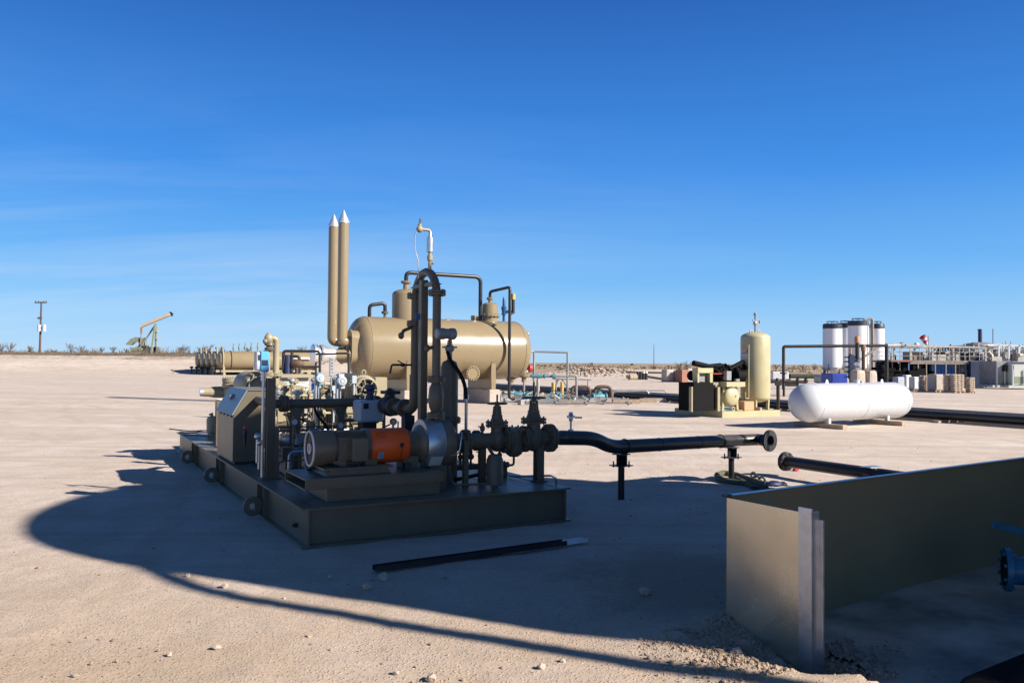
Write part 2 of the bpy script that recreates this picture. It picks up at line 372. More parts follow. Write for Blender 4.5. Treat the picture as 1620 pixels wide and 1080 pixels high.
n = gm.node_tree.nodes; l = gm.node_tree.links; p = n['Principled BSDF']; p.inputs['Roughness'].default_value = 0.95; p.inputs['Specular IOR Level'].default_value = 0.15
ge = n.new('ShaderNodeNewGeometry')
def noise(scale, det=8, rough=0.6, sc=(1,1,1), rot=0):
    mp = n.new('ShaderNodeMapping'); mp.inputs['Scale'].default_value = sc; mp.inputs['Rotation'].default_value = (0,0,rad(rot)); l.new(ge.outputs['Position'], mp.inputs['Vector'])
    t = n.new('ShaderNodeTexNoise'); t.inputs['Scale'].default_value = scale; t.inputs['Detail'].default_value = det; t.inputs['Roughness'].default_value = rough
    l.new(mp.outputs[0], t.inputs['Vector']); return t.outputs['Fac']
def ramp(src, stops):
    r = n.new('ShaderNodeValToRGB'); e = r.color_ramp.elements
    while len(e) < len(stops): e.new(0.5)
    for k,(pos,c) in enumerate(stops): e[k].position = pos; e[k].color = (*c,1) if len(c) == 3 else c
    l.new(src, r.inputs['Fac']); return r.outputs[0]
def mix(f, a, b, mode='MIX'):
    m = n.new('ShaderNodeMixRGB'); m.blend_type = mode
    for inp, v in ((m.inputs['Fac'],f),(m.inputs['Color1'],a),(m.inputs['Color2'],b)):
        if hasattr(v,'links'): l.new(v, inp)
        elif isinstance(v,(int,float)): inp.default_value = v
        else: inp.default_value = (*v,1)
    return m.outputs[0]
def mrange(src, a, b, c=0.0, d=1.0):
    m = n.new('ShaderNodeMapRange'); m.interpolation_type = 'SMOOTHSTEP'
    for k,v in (('From Min',a),('From Max',b),('To Min',c),('To Max',d)): m.inputs[k].default_value = v
    l.new(src, m.inputs['Value']); return m.outputs[0]
big = noise(0.16, 6, 0.6, (1,2.2,1), 20); med = noise(1.3, 8, 0.68); fine = noise(26, 6, 0.7); grit = noise(110, 3, 0.7)
trk = noise(0.5, 5, 0.6, (0.12,2.2,1), 14)
pale = ramp(big, [(0.30,(0.52,0.415,0.345)),(0.5,(0.59,0.495,0.425)),(0.68,(0.66,0.58,0.515))])
pale = mix(mrange(med,0.35,0.7,0,0.55), pale, (0.42,0.335,0.26))
pale = mix(mrange(trk,0.45,0.8,0,0.16), pale, (0.60,0.53,0.47))
rut = noise(1.0,4,0.55,(0.07,3.2,1),-62); rut2 = noise(0.9,4,0.55,(0.06,3.6,1),-38)
pale = mix(mrange(rut,0.52,0.64,0,0.42), pale, (0.43,0.345,0.275)); pale = mix(mrange(rut2,0.55,0.68,0,0.25), pale, (0.64,0.565,0.50))
trs = []
for cx,cy,R_ in ((-34,38,38.6),(-34,38,36.9),(22,48,44.0),(22,48,42.3),(-60,-8,60.5),(-60,-8,58.8)):      # tyre tracks: wide arcs in pairs
    dd = n.new('ShaderNodeVectorMath'); dd.operation = 'DISTANCE'; l.new(ge.outputs['Position'], dd.inputs[0]); dd.inputs[1].default_value = (cx,cy,0)
    sb_ = n.new('ShaderNodeMath'); sb_.operation = 'SUBTRACT'; l.new(dd.outputs['Value'], sb_.inputs[0]); sb_.inputs[1].default_value = R_
    ws = n.new('ShaderNodeMath'); ws.operation = 'ADD'; l.new(sb_.outputs[0], ws.inputs[0]); l.new(mrange(noise(0.6,3),0.3,0.7,-0.12,0.12), ws.inputs[1])
    ab = n.new('ShaderNodeMath'); ab.operation = 'ABSOLUTE'; l.new(ws.outputs[0], ab.inputs[0]); trs.append(mrange(ab.outputs[0],0.21,0.07))
tr = trs[0]
for q_ in trs[1:]:
    mxm = n.new('ShaderNodeMath'); mxm.operation = 'MAXIMUM'; l.new(tr, mxm.inputs[0]); l.new(q_, mxm.inputs[1]); tr = mxm.outputs[0]
trm = n.new('ShaderNodeMath'); trm.operation = 'MULTIPLY'; l.new(tr, trm.inputs[0]); l.new(mrange(noise(0.35,5),0.38,0.62,0.1,0.8), trm.inputs[1])
trf = n.new('ShaderNodeMath'); trf.operation = 'MULTIPLY'; l.new(trm.outputs[0], trf.inputs[0]); l.new(mrange(noise(5.0,4),0.3,0.6,0.35,0.75), trf.inputs[1])
pale = mix(trf.outputs[0], pale, (0.46,0.375,0.305))
sepp = n.new('ShaderNodeSeparateXYZ'); l.new(ge.outputs['Position'], sepp.inputs[0])
nearm = mrange(sepp.outputs['Y'], 10.5, 3.5)         # yellowish gravelly tone, stronger towards the camera
nm = n.new('ShaderNodeMath'); nm.operation = 'MULTIPLY'; l.new(nearm, nm.inputs[0]); l.new(mrange(noise(0.7,6,0.6,(1,1.6,1),35),0.25,0.62,0.35,1.0), nm.inputs[1])
pale = mix(nm.outputs[0], pale, (0.45,0.34,0.245))
dpos = n.new('ShaderNodeVectorMath'); dpos.operation = 'DISTANCE'; l.new(ge.outputs['Position'], dpos.inputs[0]); dpos.inputs[1].default_value = tuple(G(1120,920)); dsum = n.new('ShaderNodeMath'); dsum.operation = 'ADD'; l.new(dpos.outputs['Value'], dsum.inputs[0]); l.new(mrange(med,0.3,0.7,-0.5,0.5), dsum.inputs[1])
pale = mix(mrange(dsum.outputs[0],1.5,0.6,0,0.55), pale, (0.27,0.19,0.135))          # damp brown patch by the wall
grain = ramp(fine, [(0.30,(0.66,0.64,0.62)),(0.5,(1,1,1)),(0.72,(1.2,1.2,1.2))])
pale = mix(0.55, pale, mix(1, pale, grain, 'MULTIPLY'))
vo = n.new('ShaderNodeTexVoronoi'); vo.inputs['Scale'].default_value = 38; l.new(ge.outputs['Position'], vo.inputs['Vector'])
peb = mrange(vo.outputs['Distance'], 0.34, 0.16)
sel = n.new('ShaderNodeSeparateColor'); l.new(vo.outputs['Color'], sel.inputs[0])
pm = n.new('ShaderNodeMath'); pm.operation = 'MULTIPLY'; l.new(peb, pm.inputs[0]); l.new(mrange(sel.outputs[0],0.80,0.86), pm.inputs[1])
pm2 = n.new('ShaderNodeMath'); pm2.operation = 'MULTIPLY'; pm2.inputs[1].default_value = 0.55; l.new(pm.outputs[0], pm2.inputs[0])
pale = mix(pm2.outputs[0], pale, mix(sel.outputs[1], (0.28,0.21,0.16), (0.66,0.60,0.54)))
# beyond the pad: dry brown pasture
fx = n.new('ShaderNodeMath'); fx.operation = 'ADD'; l.new(sepp.outputs['Y'], fx.inputs[0])
wob = n.new('ShaderNodeMath'); wob.operation = 'MULTIPLY'; wob.inputs[1].default_value = 26; l.new(noise(0.05,5,0.6), wob.inputs[0]); l.new(wob.outputs[0], fx.inputs[1])
right = mrange(sepp.outputs['X'], 45, 75, 0, 60); fx2 = n.new('ShaderNodeMath'); fx2.operation = 'SUBTRACT'; l.new(fx.outputs[0], fx2.inputs[0]); l.new(right, fx2.inputs[1])
farm = mrange(fx2.outputs[0], 128, 134)
field = ramp(noise(0.09,7,0.7,(1,0.5,1)), [(0.3,(0.20,0.145,0.10)),(0.5,(0.33,0.25,0.17)),(0.65,(0.44,0.35,0.26))])
l.new(mix(farm, pale, field), p.inputs['Base Color'])
bp = n.new('ShaderNodeBump'); bp.inputs['Strength'].default_value = 0.55; bp.inputs['Distance'].default_value = 0.012
hsum = n.new('ShaderNodeMath'); hsum.operation = 'ADD'; l.new(fine, hsum.inputs[0]); l.new(peb, hsum.inputs[1])
hs2 = n.new('ShaderNodeMath'); hs2.operation = 'ADD'; l.new(hsum.outputs[0], hs2.inputs[0]); l.new(med, hs2.inputs[1])
hs3 = n.new('ShaderNodeMath'); hs3.operation = 'ADD'; l.new(hs2.outputs[0], hs3.inputs[0]); trd = n.new('ShaderNodeMath'); trd.operation = 'SUBTRACT'; l.new(rut, trd.inputs[0]); l.new(trf.outputs[0], trd.inputs[1]); l.new(trd.outputs[0], hs3.inputs[1]); l.new(hs3.outputs[0], bp.inputs['Height']); l.new(bp.outputs[0], p.inputs['Normal'])
gmb = MB(); gmb.v = gv; gmb.f = gf; gmb.s = [True]*len(gf)
tag(gmb.build('ground', gm), kind='structure')

# loose gravel and individual stones
rg = random.Random(3); gb = MB()
DI = WP.xy-WA.xy
for k in range(4200):
    Y = 3.6+ (rg.random()**1.7)*16; X = rg.uniform(-0.68,0.66)*Y
    q = Vector((X,Y))
    if inside(q): continue
    r = rg.uniform(0.0022,0.0055)*(1+(rg.random()**14)*3.0)
    gb.stone((X,Y,H(X,Y)+r*0.15), r, rg)
for k in range(9000):                                      # banked against the wall foot
    t = rg.uniform(-0.1,1.35); off = abs(rg.gauss(0,0.34))
    q = WA.xy + DI*t + Vector((-0.839,-0.545))*off
    if inside(q): continue
    r = rg.uniform(0.003,0.008)*(1+(rg.random()**12)*2.2)
    gb.stone((q.x,q.y,H(q.x,q.y)+r*0.4), r, rg)
tag(gb.build('gravel', ROCKD), 'loose pale gravel and grit scattered over the caliche pad', 'gravel', kind='stuff')
gb = MB()
for k in range(380):
    q = WP.xy + Vector((0.12+abs(rg.gauss(0,0.22)), -0.05+rg.uniform(-0.3,0.5)))
    r = rg.uniform(0.005,0.016); gb.stone((q.x,q.y,-0.085+rg.random()*0.03), r, rg)
tag(gb.build('rubble', ROCKD), 'coarse grey gravel spilled onto the liner behind the wall post', 'gravel', kind='stuff')
STN = [(607,916,.05,'largest stone beside the left end of the long black channel'),(581,932,.036,'flat stone just below the left end of the black channel'),
 (296,912,.024,'small white stone at the edge of the big shadow, left'),(356,929,.032,'sharp white stone in sun with a hard black shadow'),
 (1021,940,.052,'flat brown stone in the shade between channel and wall'),(985,918,.02,'small grey stone in shade above the flat brown stone'),
 (522,914,.026,'small stone in the shadow near the skid corner'),(268,1036,.02,'white pebble in sun at the lower left'),
 (342,1026,.024,'pale pebble right of two small ones in the sunny foreground'),(118,1070,.02,'pebble close to the bottom left corner'),
 (890,1048,.024,'grey pebble lying in the thin pipe shadow'),(857,1058,.025,'tan pebble in sun just below the thin pipe shadow'),
 (682,1076,.035,'cracked pale stone at the bottom edge of the ground'),(626,1066,.022,'pebble in sun above the bottom edge'),
 (1165,1040,.035,'reddish stone by the foot of the steel wall panel'),(450,947,.016,'small stone on the rim of the large shadow')]
for px,py,r,lab in STN:
    g_ = G(px,py); b = MB(); b.stone((g_.x,g_.y,H(g_.x,g_.y)+r*0.45), r, rg)
    single(b, 'stone', ROCK, lab, 'stone', group='stones lying on the pad')

# ---------------------------------------------------------------- big tanks behind the camera that cast the shade
TD = Vector((math.cos(SHADOW_AZ), math.sin(SHADOW_AZ))); TE = math.tan(SUN_EL)
def shade_tank(c, R, L, label):
    b = Vector(c) - TD*L; h = L*TE
    t = thing('storage_tank', label, 'tank', WF, (b.x,b.y,0))
    MB().lathe((b.x,b.y,-0.2), (0,0,1), [(0,0),(0,R),(h+0.12,R),(h+0.2,R-0.02),(h+0.45,0)], 72).build('tank_shell', TAN, t)
    return t, b, h
t1, tb, th = shade_tank((-2.25,10.2), 3.3, 13.5, 'large beige storage tank standing in the lined containment')
nrm = Vector((-TD.y, TD.x)); nrm = nrm if nrm.y > 0 else -nrm
q = tb - nrm*3.62
MB().tube([(q.x,q.y,0),(q.x,q.y,th-0.9),(q.x+nrm.x*0.4,q.y+nrm.y*0.4,th-0.3)], 0.08, 10, bend=0.4).build('downpipe', SHADETANM, t1)
shade_tank((2.05,11.15), 1.2, 6.0, 'small beige storage tank beside the big one outside the steel wall')
q = Vector((2.1,12.75)) - TD*7
single(MB().cyl((q.x,q.y,0),(q.x,q.y,7*TE),0.03,n=8), 'shadow_pole', BLACK, 'thin unseen pole past the small tank, added for its shadow line', 'pole')  # pole added out of view to cast the thin shadow line
q = G(78,783).xy - TD*12.2
b = MB(); b.tube([(q.x,q.y,0),(q.x,q.y,12.2*TE)], 0.04, 8)
#single(b,'pole',BLACK,'x','pole')

# ---------------------------------------------------------------- steel containment wall at the right
HT = 0.86
def wallseg(mb, a, b, z0, z1, t): mb.prism([(a.x,a.y,z0),(b.x,b.y,z0),(b.x,b.y,z1),(a.x,a.y,z1)], (Vector((-(b-a).y,(b-a).x,0)).normalized()*t))
cw = thing('containment_wall', 'low steel containment wall round a lined pit, right foreground', 'wall', WF, (WA.x,WA.y,0))
A2 = WA.xy; B2 = WB.xy; P2 = WP.xy
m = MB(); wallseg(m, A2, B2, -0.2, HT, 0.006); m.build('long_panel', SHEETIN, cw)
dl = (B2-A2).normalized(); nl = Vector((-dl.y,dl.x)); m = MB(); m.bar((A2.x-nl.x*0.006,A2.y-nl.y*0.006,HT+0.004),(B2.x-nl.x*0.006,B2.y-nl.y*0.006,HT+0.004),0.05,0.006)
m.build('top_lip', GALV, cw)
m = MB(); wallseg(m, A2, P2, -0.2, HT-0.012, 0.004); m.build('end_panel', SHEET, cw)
dp = (P2-A2).normalized(); an = math.degrees(math.atan2(dp.y,dp.x)); npn = Vector((dp.y,-dp.x))
m = MB(); c = P2 + dp*0.03
m.box((c.x,c.y,(HT-0.2)/2+0.01),(0.10,0.012,HT+0.22),an); c2 = c+dp*0.045+Vector((0.02,0.01)); m.box((c2.x,c2.y,(HT-0.2)/2+0.002),(0.012,0.07,HT+0.2),an)
c3 = c2+Vector((0.045,0.005)); m.box((c3.x,c3.y,(HT-0.2)/2-0.02),(0.03,0.012,HT+0.14),an); m.build('channel_post', GALV, cw)
b = MB(); b.box((A2.x,A2.y,HT+0.002),(0.05,0.05,0.02),34); b.build('corner_clip', BLACK, cw)
# liner on the pit floor: wrinkled sheet
b = MB(); N = 46; xr = [1.35+k*0.1 for k in range(64)]; yr = [3.3+k*0.1 for k in range(56)]
idx = {}
for j,y in enumerate(yr):
    for i,x in enumerate(xr):
        pq = Vector((x,y))
        if (inside(pq) or seg_d(pq,A2,B2) < 0.12) and not (seg_d(pq,A2,P2) < 0.3 and y < P2.y+0.2):
            idx[i,j] = len(b.v); b.v.append((x,y,-0.085+0.012*mn.noise((x*1.7,y*1.2,1))+0.006*abs(mn.noise((x*3+y*2,y*5,2)))))
for (i,j) in list(idx):
    if (i+1,j) in idx and (i,j+1) in idx and (i+1,j+1) in idx: b.f.append((idx[i,j],idx[i+1,j],idx[i+1,j+1],idx[i,j+1])); b.s.append(True)
tag(b.build('liner', LINER), kind='structure')
# blue valve inside the pit
fc = W(1589,900,6.15)
t = thing('blue_valve', 'blue flanged pipe end with valve handle inside the steel containment', 'valve', WF, (fc.x+0.3,fc.y,-0.08))
ax = Vector((0.932,-0.362,-0.02)).normalized(); e = fc + ax*0.9
MB().lathe(fc, ax, [(0,0.06),(0,0.155),(0.035,0.155),(0.035,0.105),(0.16,0.10),(0.24,0.15),(0.5,0.15),(0.62,0.10),(0.9,0.10)], 32).build('pipe', VBLUE, t)
m = MB(); m.flange(fc+ax*0.018, ax, 0.158, 0.04, 8, 32, pair=False, br=0.014); m.build('flange', VBLUE, t)
m = MB(); m.cyl(fc-ax*0.004,fc+ax*0.002,0.12,n=32); m.build('dark_bore_disc', RUBBER, t)  # black disc paints the shade inside the open pipe end
h0 = W(1571,829,6.0); h1 = W(1640,846,6.25); m = MB(); m.bar(h0,h1,0.012,0.05); hh = m.build('handle', VBLUE, t)
m = MB(); sb = fc+ax*0.37; m.cyl(sb,(sb.x,sb.y,h1.z),0.03); m.build('stem', VBLUE, t)
m = MB(); m.cyl((sb.x,sb.y,-0.1),(sb.x,sb.y,sb.z),0.05); m.box((sb.x,sb.y,-0.07),(0.2,0.2,0.03)); m.build('leg', VBLUE, t)
# corrugated drain hose in the corner
a = Vector((2.50,4.36,-0.03)); c = Vector((3.6,5.10,-0.03)); m = MB(); d = c-a; nseg = 110; prof = []
for k in range(nseg): prof += [(k*d.length/nseg, 0.15 if k%2 else 0.135)]
m.lathe(a, d, [(0,0)]+prof+[(d.length,0)], 28)
single(m, 'drain_pipe', RUBBER, 'black corrugated drain pipe in the bottom right corner', 'pipe')
# long black channel with bare end
a = G(592,906); c = G(893,864); e = G(926,859); t = thing('steel_channel', 'long black steel channel with bright bare end on shaded ground', 'channel', WF, tuple(a))
def chan(mb, p, q_, w, h, th=0.005):
    p = Vector(p); q_ = Vector(q_); s_ = Vector((-(q_-p).y,(q_-p).x,0)).normalized(); z = Vector((0,0,1))
    mb.bar(p+z*th/2, q_+z*th/2, w, th)
    for k in (-1,1): mb.bar(p+s_*k*(w/2-th/2)+z*(h/2+th/2), q_+s_*k*(w/2-th/2)+z*(h/2+th/2), th, h-th)
m = MB(); chan(m, a+V(0,0,.02), c+V(0,0,.02), 0.085, 0.042); m.build('channel', BLACK, t)
m = MB(); chan(m, c+V(0,0,.021), e+V(0,0,.021), 0.072, 0.036); m.build('bare_end', BAREAL, t)
# ---------------------------------------------------------------- equipment skid, frame S: x along the near edge, y along the long edge
S = Frame((-1.93,7.66,0), 29); SW_, SL, SZ = 2.97, 9.2, 0.37
def su(px, v, py=700): return S.on(px, py, y=v).x
def sz(px, py, v): return S.on(px, py, y=v).z
t = thing('equipment_skid', 'long tan steel I-beam skid carrying pump and compressor, in shade', 'skid', S, (SW_/2,SL/2,0))
m = MB(); m.ibeam((0.06,0.02,0),(0.06,SL,0),0.14,SZ,0.018); m.build('side_beam', SHADETAN, t, bev=0.002)
m = MB(); m.ibeam((SW_-0.06,0.02,0),(SW_-0.06,SL,0),0.14,SZ,0.018); m.build('side_beam', SHADETAN, t)
m = MB(); m.ibeam((0.07,0.085,0.001),(SW_-0.07,0.085,0.001),0.17,SZ-0.002,0.02); m.build('end_beam', SHADETAN, t, bev=0.002)
m = MB(); m.ibeam((0.135,SL-0.07,0),(SW_-0.135,SL-0.07,0),0.14,SZ-0.002,0.018); m.build('end_beam', SHADETAN, t)
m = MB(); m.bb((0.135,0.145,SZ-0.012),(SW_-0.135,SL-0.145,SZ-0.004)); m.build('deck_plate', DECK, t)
m = MB(); m.bb((-0.012,-0.03,-0.01),(0.17,0.02,0.012)); m.build('toe_plate', SHADETAN, t)
for px,py in ((400,803),(335,748),(297,712)):
    p_ = S.on(px,py,x=-0.10); y = p_.y; z = 0.155
    m = MB(); m.lathe((-0.10,y-0.02,0.135),(0,1,0),[(0,0.045),(0,0.10),(0.012,0.108),(0.032,0.108),(0.045,0.10),(0.045,0.045),(0,0.045)],28); m.bb((-0.08,y-0.008,0.07),(0.05,y+0.014,0.20)); m.build('lifting_eye', SHADETAN, t)
    m = MB(); m.cyl((-0.10,y-0.006,0.135),(-0.10,y+0.01,0.135),0.03,n=16); m.build('pale_eye_plug', GALV, t)  # pale plug added for the lit ground seen through the eye
    for k in (-0.12,0.20): m = MB(); m.bb((-0.008,y+k+0.04-0.008,0.018),(0.055,y+k+0.04+0.008,SZ-0.018)); m.build('stiffener', SHADETAN, t)
y = S.on(462,831,x=0).y; m = MB(); m.lathe((0.05,y,0.15),(-1,0,0),[(0,0),(0,0.022),(0.035,0.022),(0.035,0.012),(0.05,0.012),(0.05,0)],10); m.build('ground_lug', BLACK, t)

# motor and pump
AV, AZ = 0.60, 0.866
def AX(px): return su(px, AV)
t = thing('electric_pump', 'horizontal electric motor with orange coupling guard driving a pump', 'pump', S, (0.9,AV,SZ))
u0,u1,u2,u3,u4,u5,u6 = [AX(x) for x in (490,524,580,640,664,690,705)]
m = MB(); m.lathe((u0,AV,AZ),(1,0,0),[(0.012,0.0),(0.012,0.155),(0.0,0.168),(0,0.178),(0.012,0.184),(u1-u0,0.184),(u1-u0,0.17)],40); m.build('fan_cowl', SHADETAN, t)
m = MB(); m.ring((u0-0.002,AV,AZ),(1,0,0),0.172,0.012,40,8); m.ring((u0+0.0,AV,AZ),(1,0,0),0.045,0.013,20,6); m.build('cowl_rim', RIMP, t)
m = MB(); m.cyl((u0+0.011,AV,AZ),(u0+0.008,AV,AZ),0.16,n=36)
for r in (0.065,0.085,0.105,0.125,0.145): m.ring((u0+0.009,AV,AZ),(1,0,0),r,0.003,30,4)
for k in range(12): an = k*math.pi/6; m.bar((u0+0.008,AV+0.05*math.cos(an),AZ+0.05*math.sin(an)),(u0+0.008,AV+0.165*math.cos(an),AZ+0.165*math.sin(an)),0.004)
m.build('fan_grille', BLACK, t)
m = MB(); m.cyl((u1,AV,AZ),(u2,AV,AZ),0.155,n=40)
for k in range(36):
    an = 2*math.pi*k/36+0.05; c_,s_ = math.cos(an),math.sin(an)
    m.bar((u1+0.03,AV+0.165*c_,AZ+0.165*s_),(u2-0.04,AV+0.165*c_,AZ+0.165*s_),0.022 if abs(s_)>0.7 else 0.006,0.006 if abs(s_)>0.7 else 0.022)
m.lathe((u2-0.045,AV,AZ),(1,0,0),[(0,0.15),(0,0.186),(0.045,0.186),(0.045,0.15)],40); m.build('motor_body', SHADETAN, t)
a_,b_ = AX(547),AX(569); m = MB(); m.bb((a_,AV-0.245,AZ-0.115),(b_,AV-0.13,AZ+0.10)); m.bb((a_-0.008,AV-0.262,AZ-0.123),(b_+0.008,AV-0.247,AZ+0.108)); m.build('terminal_box', SHADETAN, t, bev=0.006)
m = MB(); m.cyl(((a_+b_)/2,AV-0.19,AZ-0.2),((a_+b_)/2,AV-0.19,AZ-0.115),0.018,n=10); m.build('cable_gland', BLACK, t)
m = MB(); L = u3-u2-0.006; m.lathe((u2+0.004,AV,AZ),(1,0,0),[(0,0.150),(0,0.176),(0.012,0.182),(L-0.012,0.182),(L,0.176),(L,0.150)],44)
g = m.build('coupling_guard', ORANGE, t)
m = MB()
for k in range(5): m.box((u2+0.11+k*0.0,AV-0.183*math.sin(rad(38+k*4.5)),AZ+0.183*math.cos(rad(38+k*4.5))),(0.10 if k%2==0 else 0.0001,0.003,0.004),0,0,-(50-k*4.5))
for k in range(5): an = rad(95+k*9); m.box((u3-0.10,AV-0.182*math.sin(an),AZ+0.182*math.cos(an)),(0.016,0.003,0.024),0,0,180-math.degrees(an)-90)
an = rad(85); m.box((u3-0.10,AV-0.183*math.sin(an),AZ+0.183*math.cos(an)),(0.045,0.003,0.04),0,0,5); m.build('guard_slots', BLACK, g)
an = rad(118); m = MB(); m.box((u2+0.10,AV-0.184*math.sin(an),AZ+0.184*math.cos(an)),(0.06,0.003,0.075),0,0,28); m.build('label_plate', GREYBOX, g)
m = MB(); m.box((u2+0.10,AV-0.1865*math.sin(an),AZ+0.1865*math.cos(an)),(0.04,0.002,0.05),0,0,28); m.build('label_mark', BLUEL, g)
m = MB(); m.lathe((u3,AV,AZ),(1,0,0),[(0,0.10),(0,0.155),(0.03,0.155),(0.05,0.14),(0.12,0.14),(0.16,0.20),(u4-u3+0.02,0.215)],40); m.build('bearing_frame', SHADETAN, t)
m = MB(); m.lathe((u4,AV,AZ),(1,0,0),[(0.0,0.20),(0.0,0.262),(0.012,0.268),(0.185,0.268),(0.20,0.262),(0.20,0.24)],52); m.build('clamp_band', GALV, t)
m = MB(); m.box((u4+0.10,AV-0.21,AZ-0.17),(0.14,0.004,0.13),0,0,39); m.build('name_plate', GREYL, t)
m = MB(); m.lathe((u4+0.205,AV,AZ),(1,0,0),[(0,0.18),(0,0.25),(0.03,0.262),(0.12,0.25),(0.17,0.18),(0.20,0.12),(0.24,0.10),(0.32,0.09)],48)
m.lathe((u5+0.02,AV,AZ+0.18),(0,0,1),[(0,0.11),(0.06,0.075),(0.16,0.065)],24); m.build('pump_volute', SHADETAN, t)
# supports
m = MB(); x0 = AX(476); m.bb((0.30,0.26,SZ),(1.50,0.98,0.505)); m.build('sub_base', SHADETAN, t, bev=0.003)
m = MB(); xa = 0.07
m.bb((xa,0.20,0.507),(1.52,1.0,0.519)); m.bb((xa,0.20,0.600),(1.52,1.0,0.612)); m.bb((xa,0.20,0.520),(1.52,0.212,0.599)); m.bb((xa,0.988,0.520),(1.52,1.0,0.599)); m.build('cross_channel', SHADETAN, t)
m = MB(); m.prism([(0.30,0.32,0.613),(0.98,0.32,0.613),(0.94,0.32,0.672),(0.34,0.32,0.672)],(0,0.58,0)); m.bb((0.28,0.30,0.672),(1.00,0.92,0.690)); m.build('motor_plinth', SHADETAN, t, bev=0.003)
m = MB(); m.bb((0.42,0.45,0.69),(0.55,0.75,0.745)); m.bb((0.75,0.45,0.69),(0.88,0.75,0.745)); m.build('motor_foot', SHADETAN, t)
m = MB(); m.bb((u3-0.05,0.5,0.613),(u3+0.12,0.7,0.75)); m.bb((u5-0.12,0.48,SZ),(u5+0.08,0.72,0.66)); m.build('pump_foot', SHADETAN, t)
m = MB(); m.bb((u3-0.10,0.33,0.62),(u3-0.03,0.40,0.70)); m.build('shim_block', BLACK, t)

# suction line along the same axis: pipe, gate valves, strainer
PR = 0.086
t = thing('suction_pipeline', 'tan flanged pipe run with two handwheel gate valves and strainer on skid', 'pipeline', S, (2.3,AV,SZ))
ua,ug1,us_,ug2,uf = AX(705)+0.24,AX(786),AX(813),AX(844),AX(869)
m = MB(); m.cyl((u6-0.02,AV,AZ),(uf,AV,AZ),PR,n=28); m.build('pipe', SHADETANM, t)
m = MB(); m.flange((ua,AV,AZ),(1,0,0),0.135,0.022,8); m.build('flange', SHADETANM, t)
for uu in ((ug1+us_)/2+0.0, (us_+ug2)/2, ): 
    m = MB(); m.flange((uu,AV,AZ),(1,0,0),0.15,0.026,10,32); m.build('flange', SHADETANM, t)
m = MB(); m.flange((uf,AV,AZ),(1,0,0),0.165,0.028,12,32); m.build('flange', SHADETANM, t)
def gate(parent, x, y, z, zr, wheel_r, top, s=1.0, bodyr=0.10):
    """gate valve: body, bonnet flange, yoke, handwheel, stem"""
    m = MB(); m.ell((x,y,z),(0.105*s,bodyr*s,0.13*s),20,10); m.cyl((x,y,z),(x,y,z+0.16*s),0.07*s,n=20)
    zb = z+0.165*s; m.box((x,y,zb),(0.21*s,0.15*s,0.03)); m.box((x,y,zb+0.036),(0.21*s,0.15*s,0.03))
    for sx in (-1,1):
        for sy in (-1,1): m.cyl((x+sx*0.085*s,y+sy*0.055*s,zb-0.03),(x+sx*0.085*s,y+sy*0.055*s,zb+0.07),0.010,n=6)
    m.lathe((x,y,zb+0.05),(0,0,1),[(0,0.078*s),(0.05*s,0.06*s),(0.075*s,0.035*s),(0.12*s,0.032*s)],20)
    v_ = m.build('gate_valve', SHADETANM, parent)
    z1 = zb+0.10*s; z2 = zr
    m = MB()
    for sx in (-1,1): m.bar((x+sx*0.045*s,y,z1),(x+sx*0.03*s,y,z2-0.03),0.016,0.03)
    m.lathe((x,y,z1),(0,0,1),[(0,0),(0,0.062*s),(0.02,0.062*s),(0.02,0)],16); m.cyl((x,y,z2-0.05),(x,y,z2+0.015),0.03,n=14); m.lathe((x,y,(z1+z2)/2-0.02),(0,0,1),[(0,0.03),(0.01,0.038),(0.03,0.038),(0.04,0.03)],12)
    m.build('yoke', SHADETANM, v_)
    m = MB(); m.cyl((x,y,z1),(x,y,top),0.011,n=10); m.build('stem', DARKB, v_)
    m = MB(); m.ring((x,y,z2),(0,0,1),wheel_r,0.011,28,8)
    for k in range(5): an = 2*math.pi*k/5; m.bar((x,y,z2),(x+wheel_r*math.cos(an),y+wheel_r*math.sin(an),z2),0.012)
    m.cyl((x,y,z2-0.01),(x,y,z2+0.02),0.025,n=12); m.build('handwheel', SHADETANM, v_)
    return v_
gate(t, ug1, AV, AZ, sz(786,638,AV), 0.108, sz(786,624,AV), 1.0)
gate(t, ug2, AV, AZ, sz(844,629,AV), 0.135, sz(844,604,AV), 1.15)
# strainer with bolted cover and drain
m = MB(); m.lathe((us_,AV,AZ-0.20),(0,0,1),[(0,0.0),(0.005,0.05),(0.04,0.095),(0.09,0.108),(0.30,0.108),(0.305,0.125),(0.335,0.125),(0.335,0)],28)
for k in range(10): an = 2*math.pi*k/10; m.cyl((us_+0.11*math.cos(an),AV+0.11*math.sin(an),AZ+0.09),(us_+0.11*math.cos(an),AV+0.11*math.sin(an),AZ+0.158),0.011,n=6)
sbd = m.build('strainer', SHADETANM, t)
m = MB(); m.tube([(us_,AV,AZ-0.2),(us_,AV,AZ-0.29),(us_-0.10,AV-0.02,AZ-0.29),(us_-0.14,AV-0.02,AZ-0.24)],0.014,8,bend=0.03); m.ell((us_-0.1,AV-0.02,AZ-0.285),(0.03,0.02,0.022)); m.build('drain', SHADETANM, sbd)
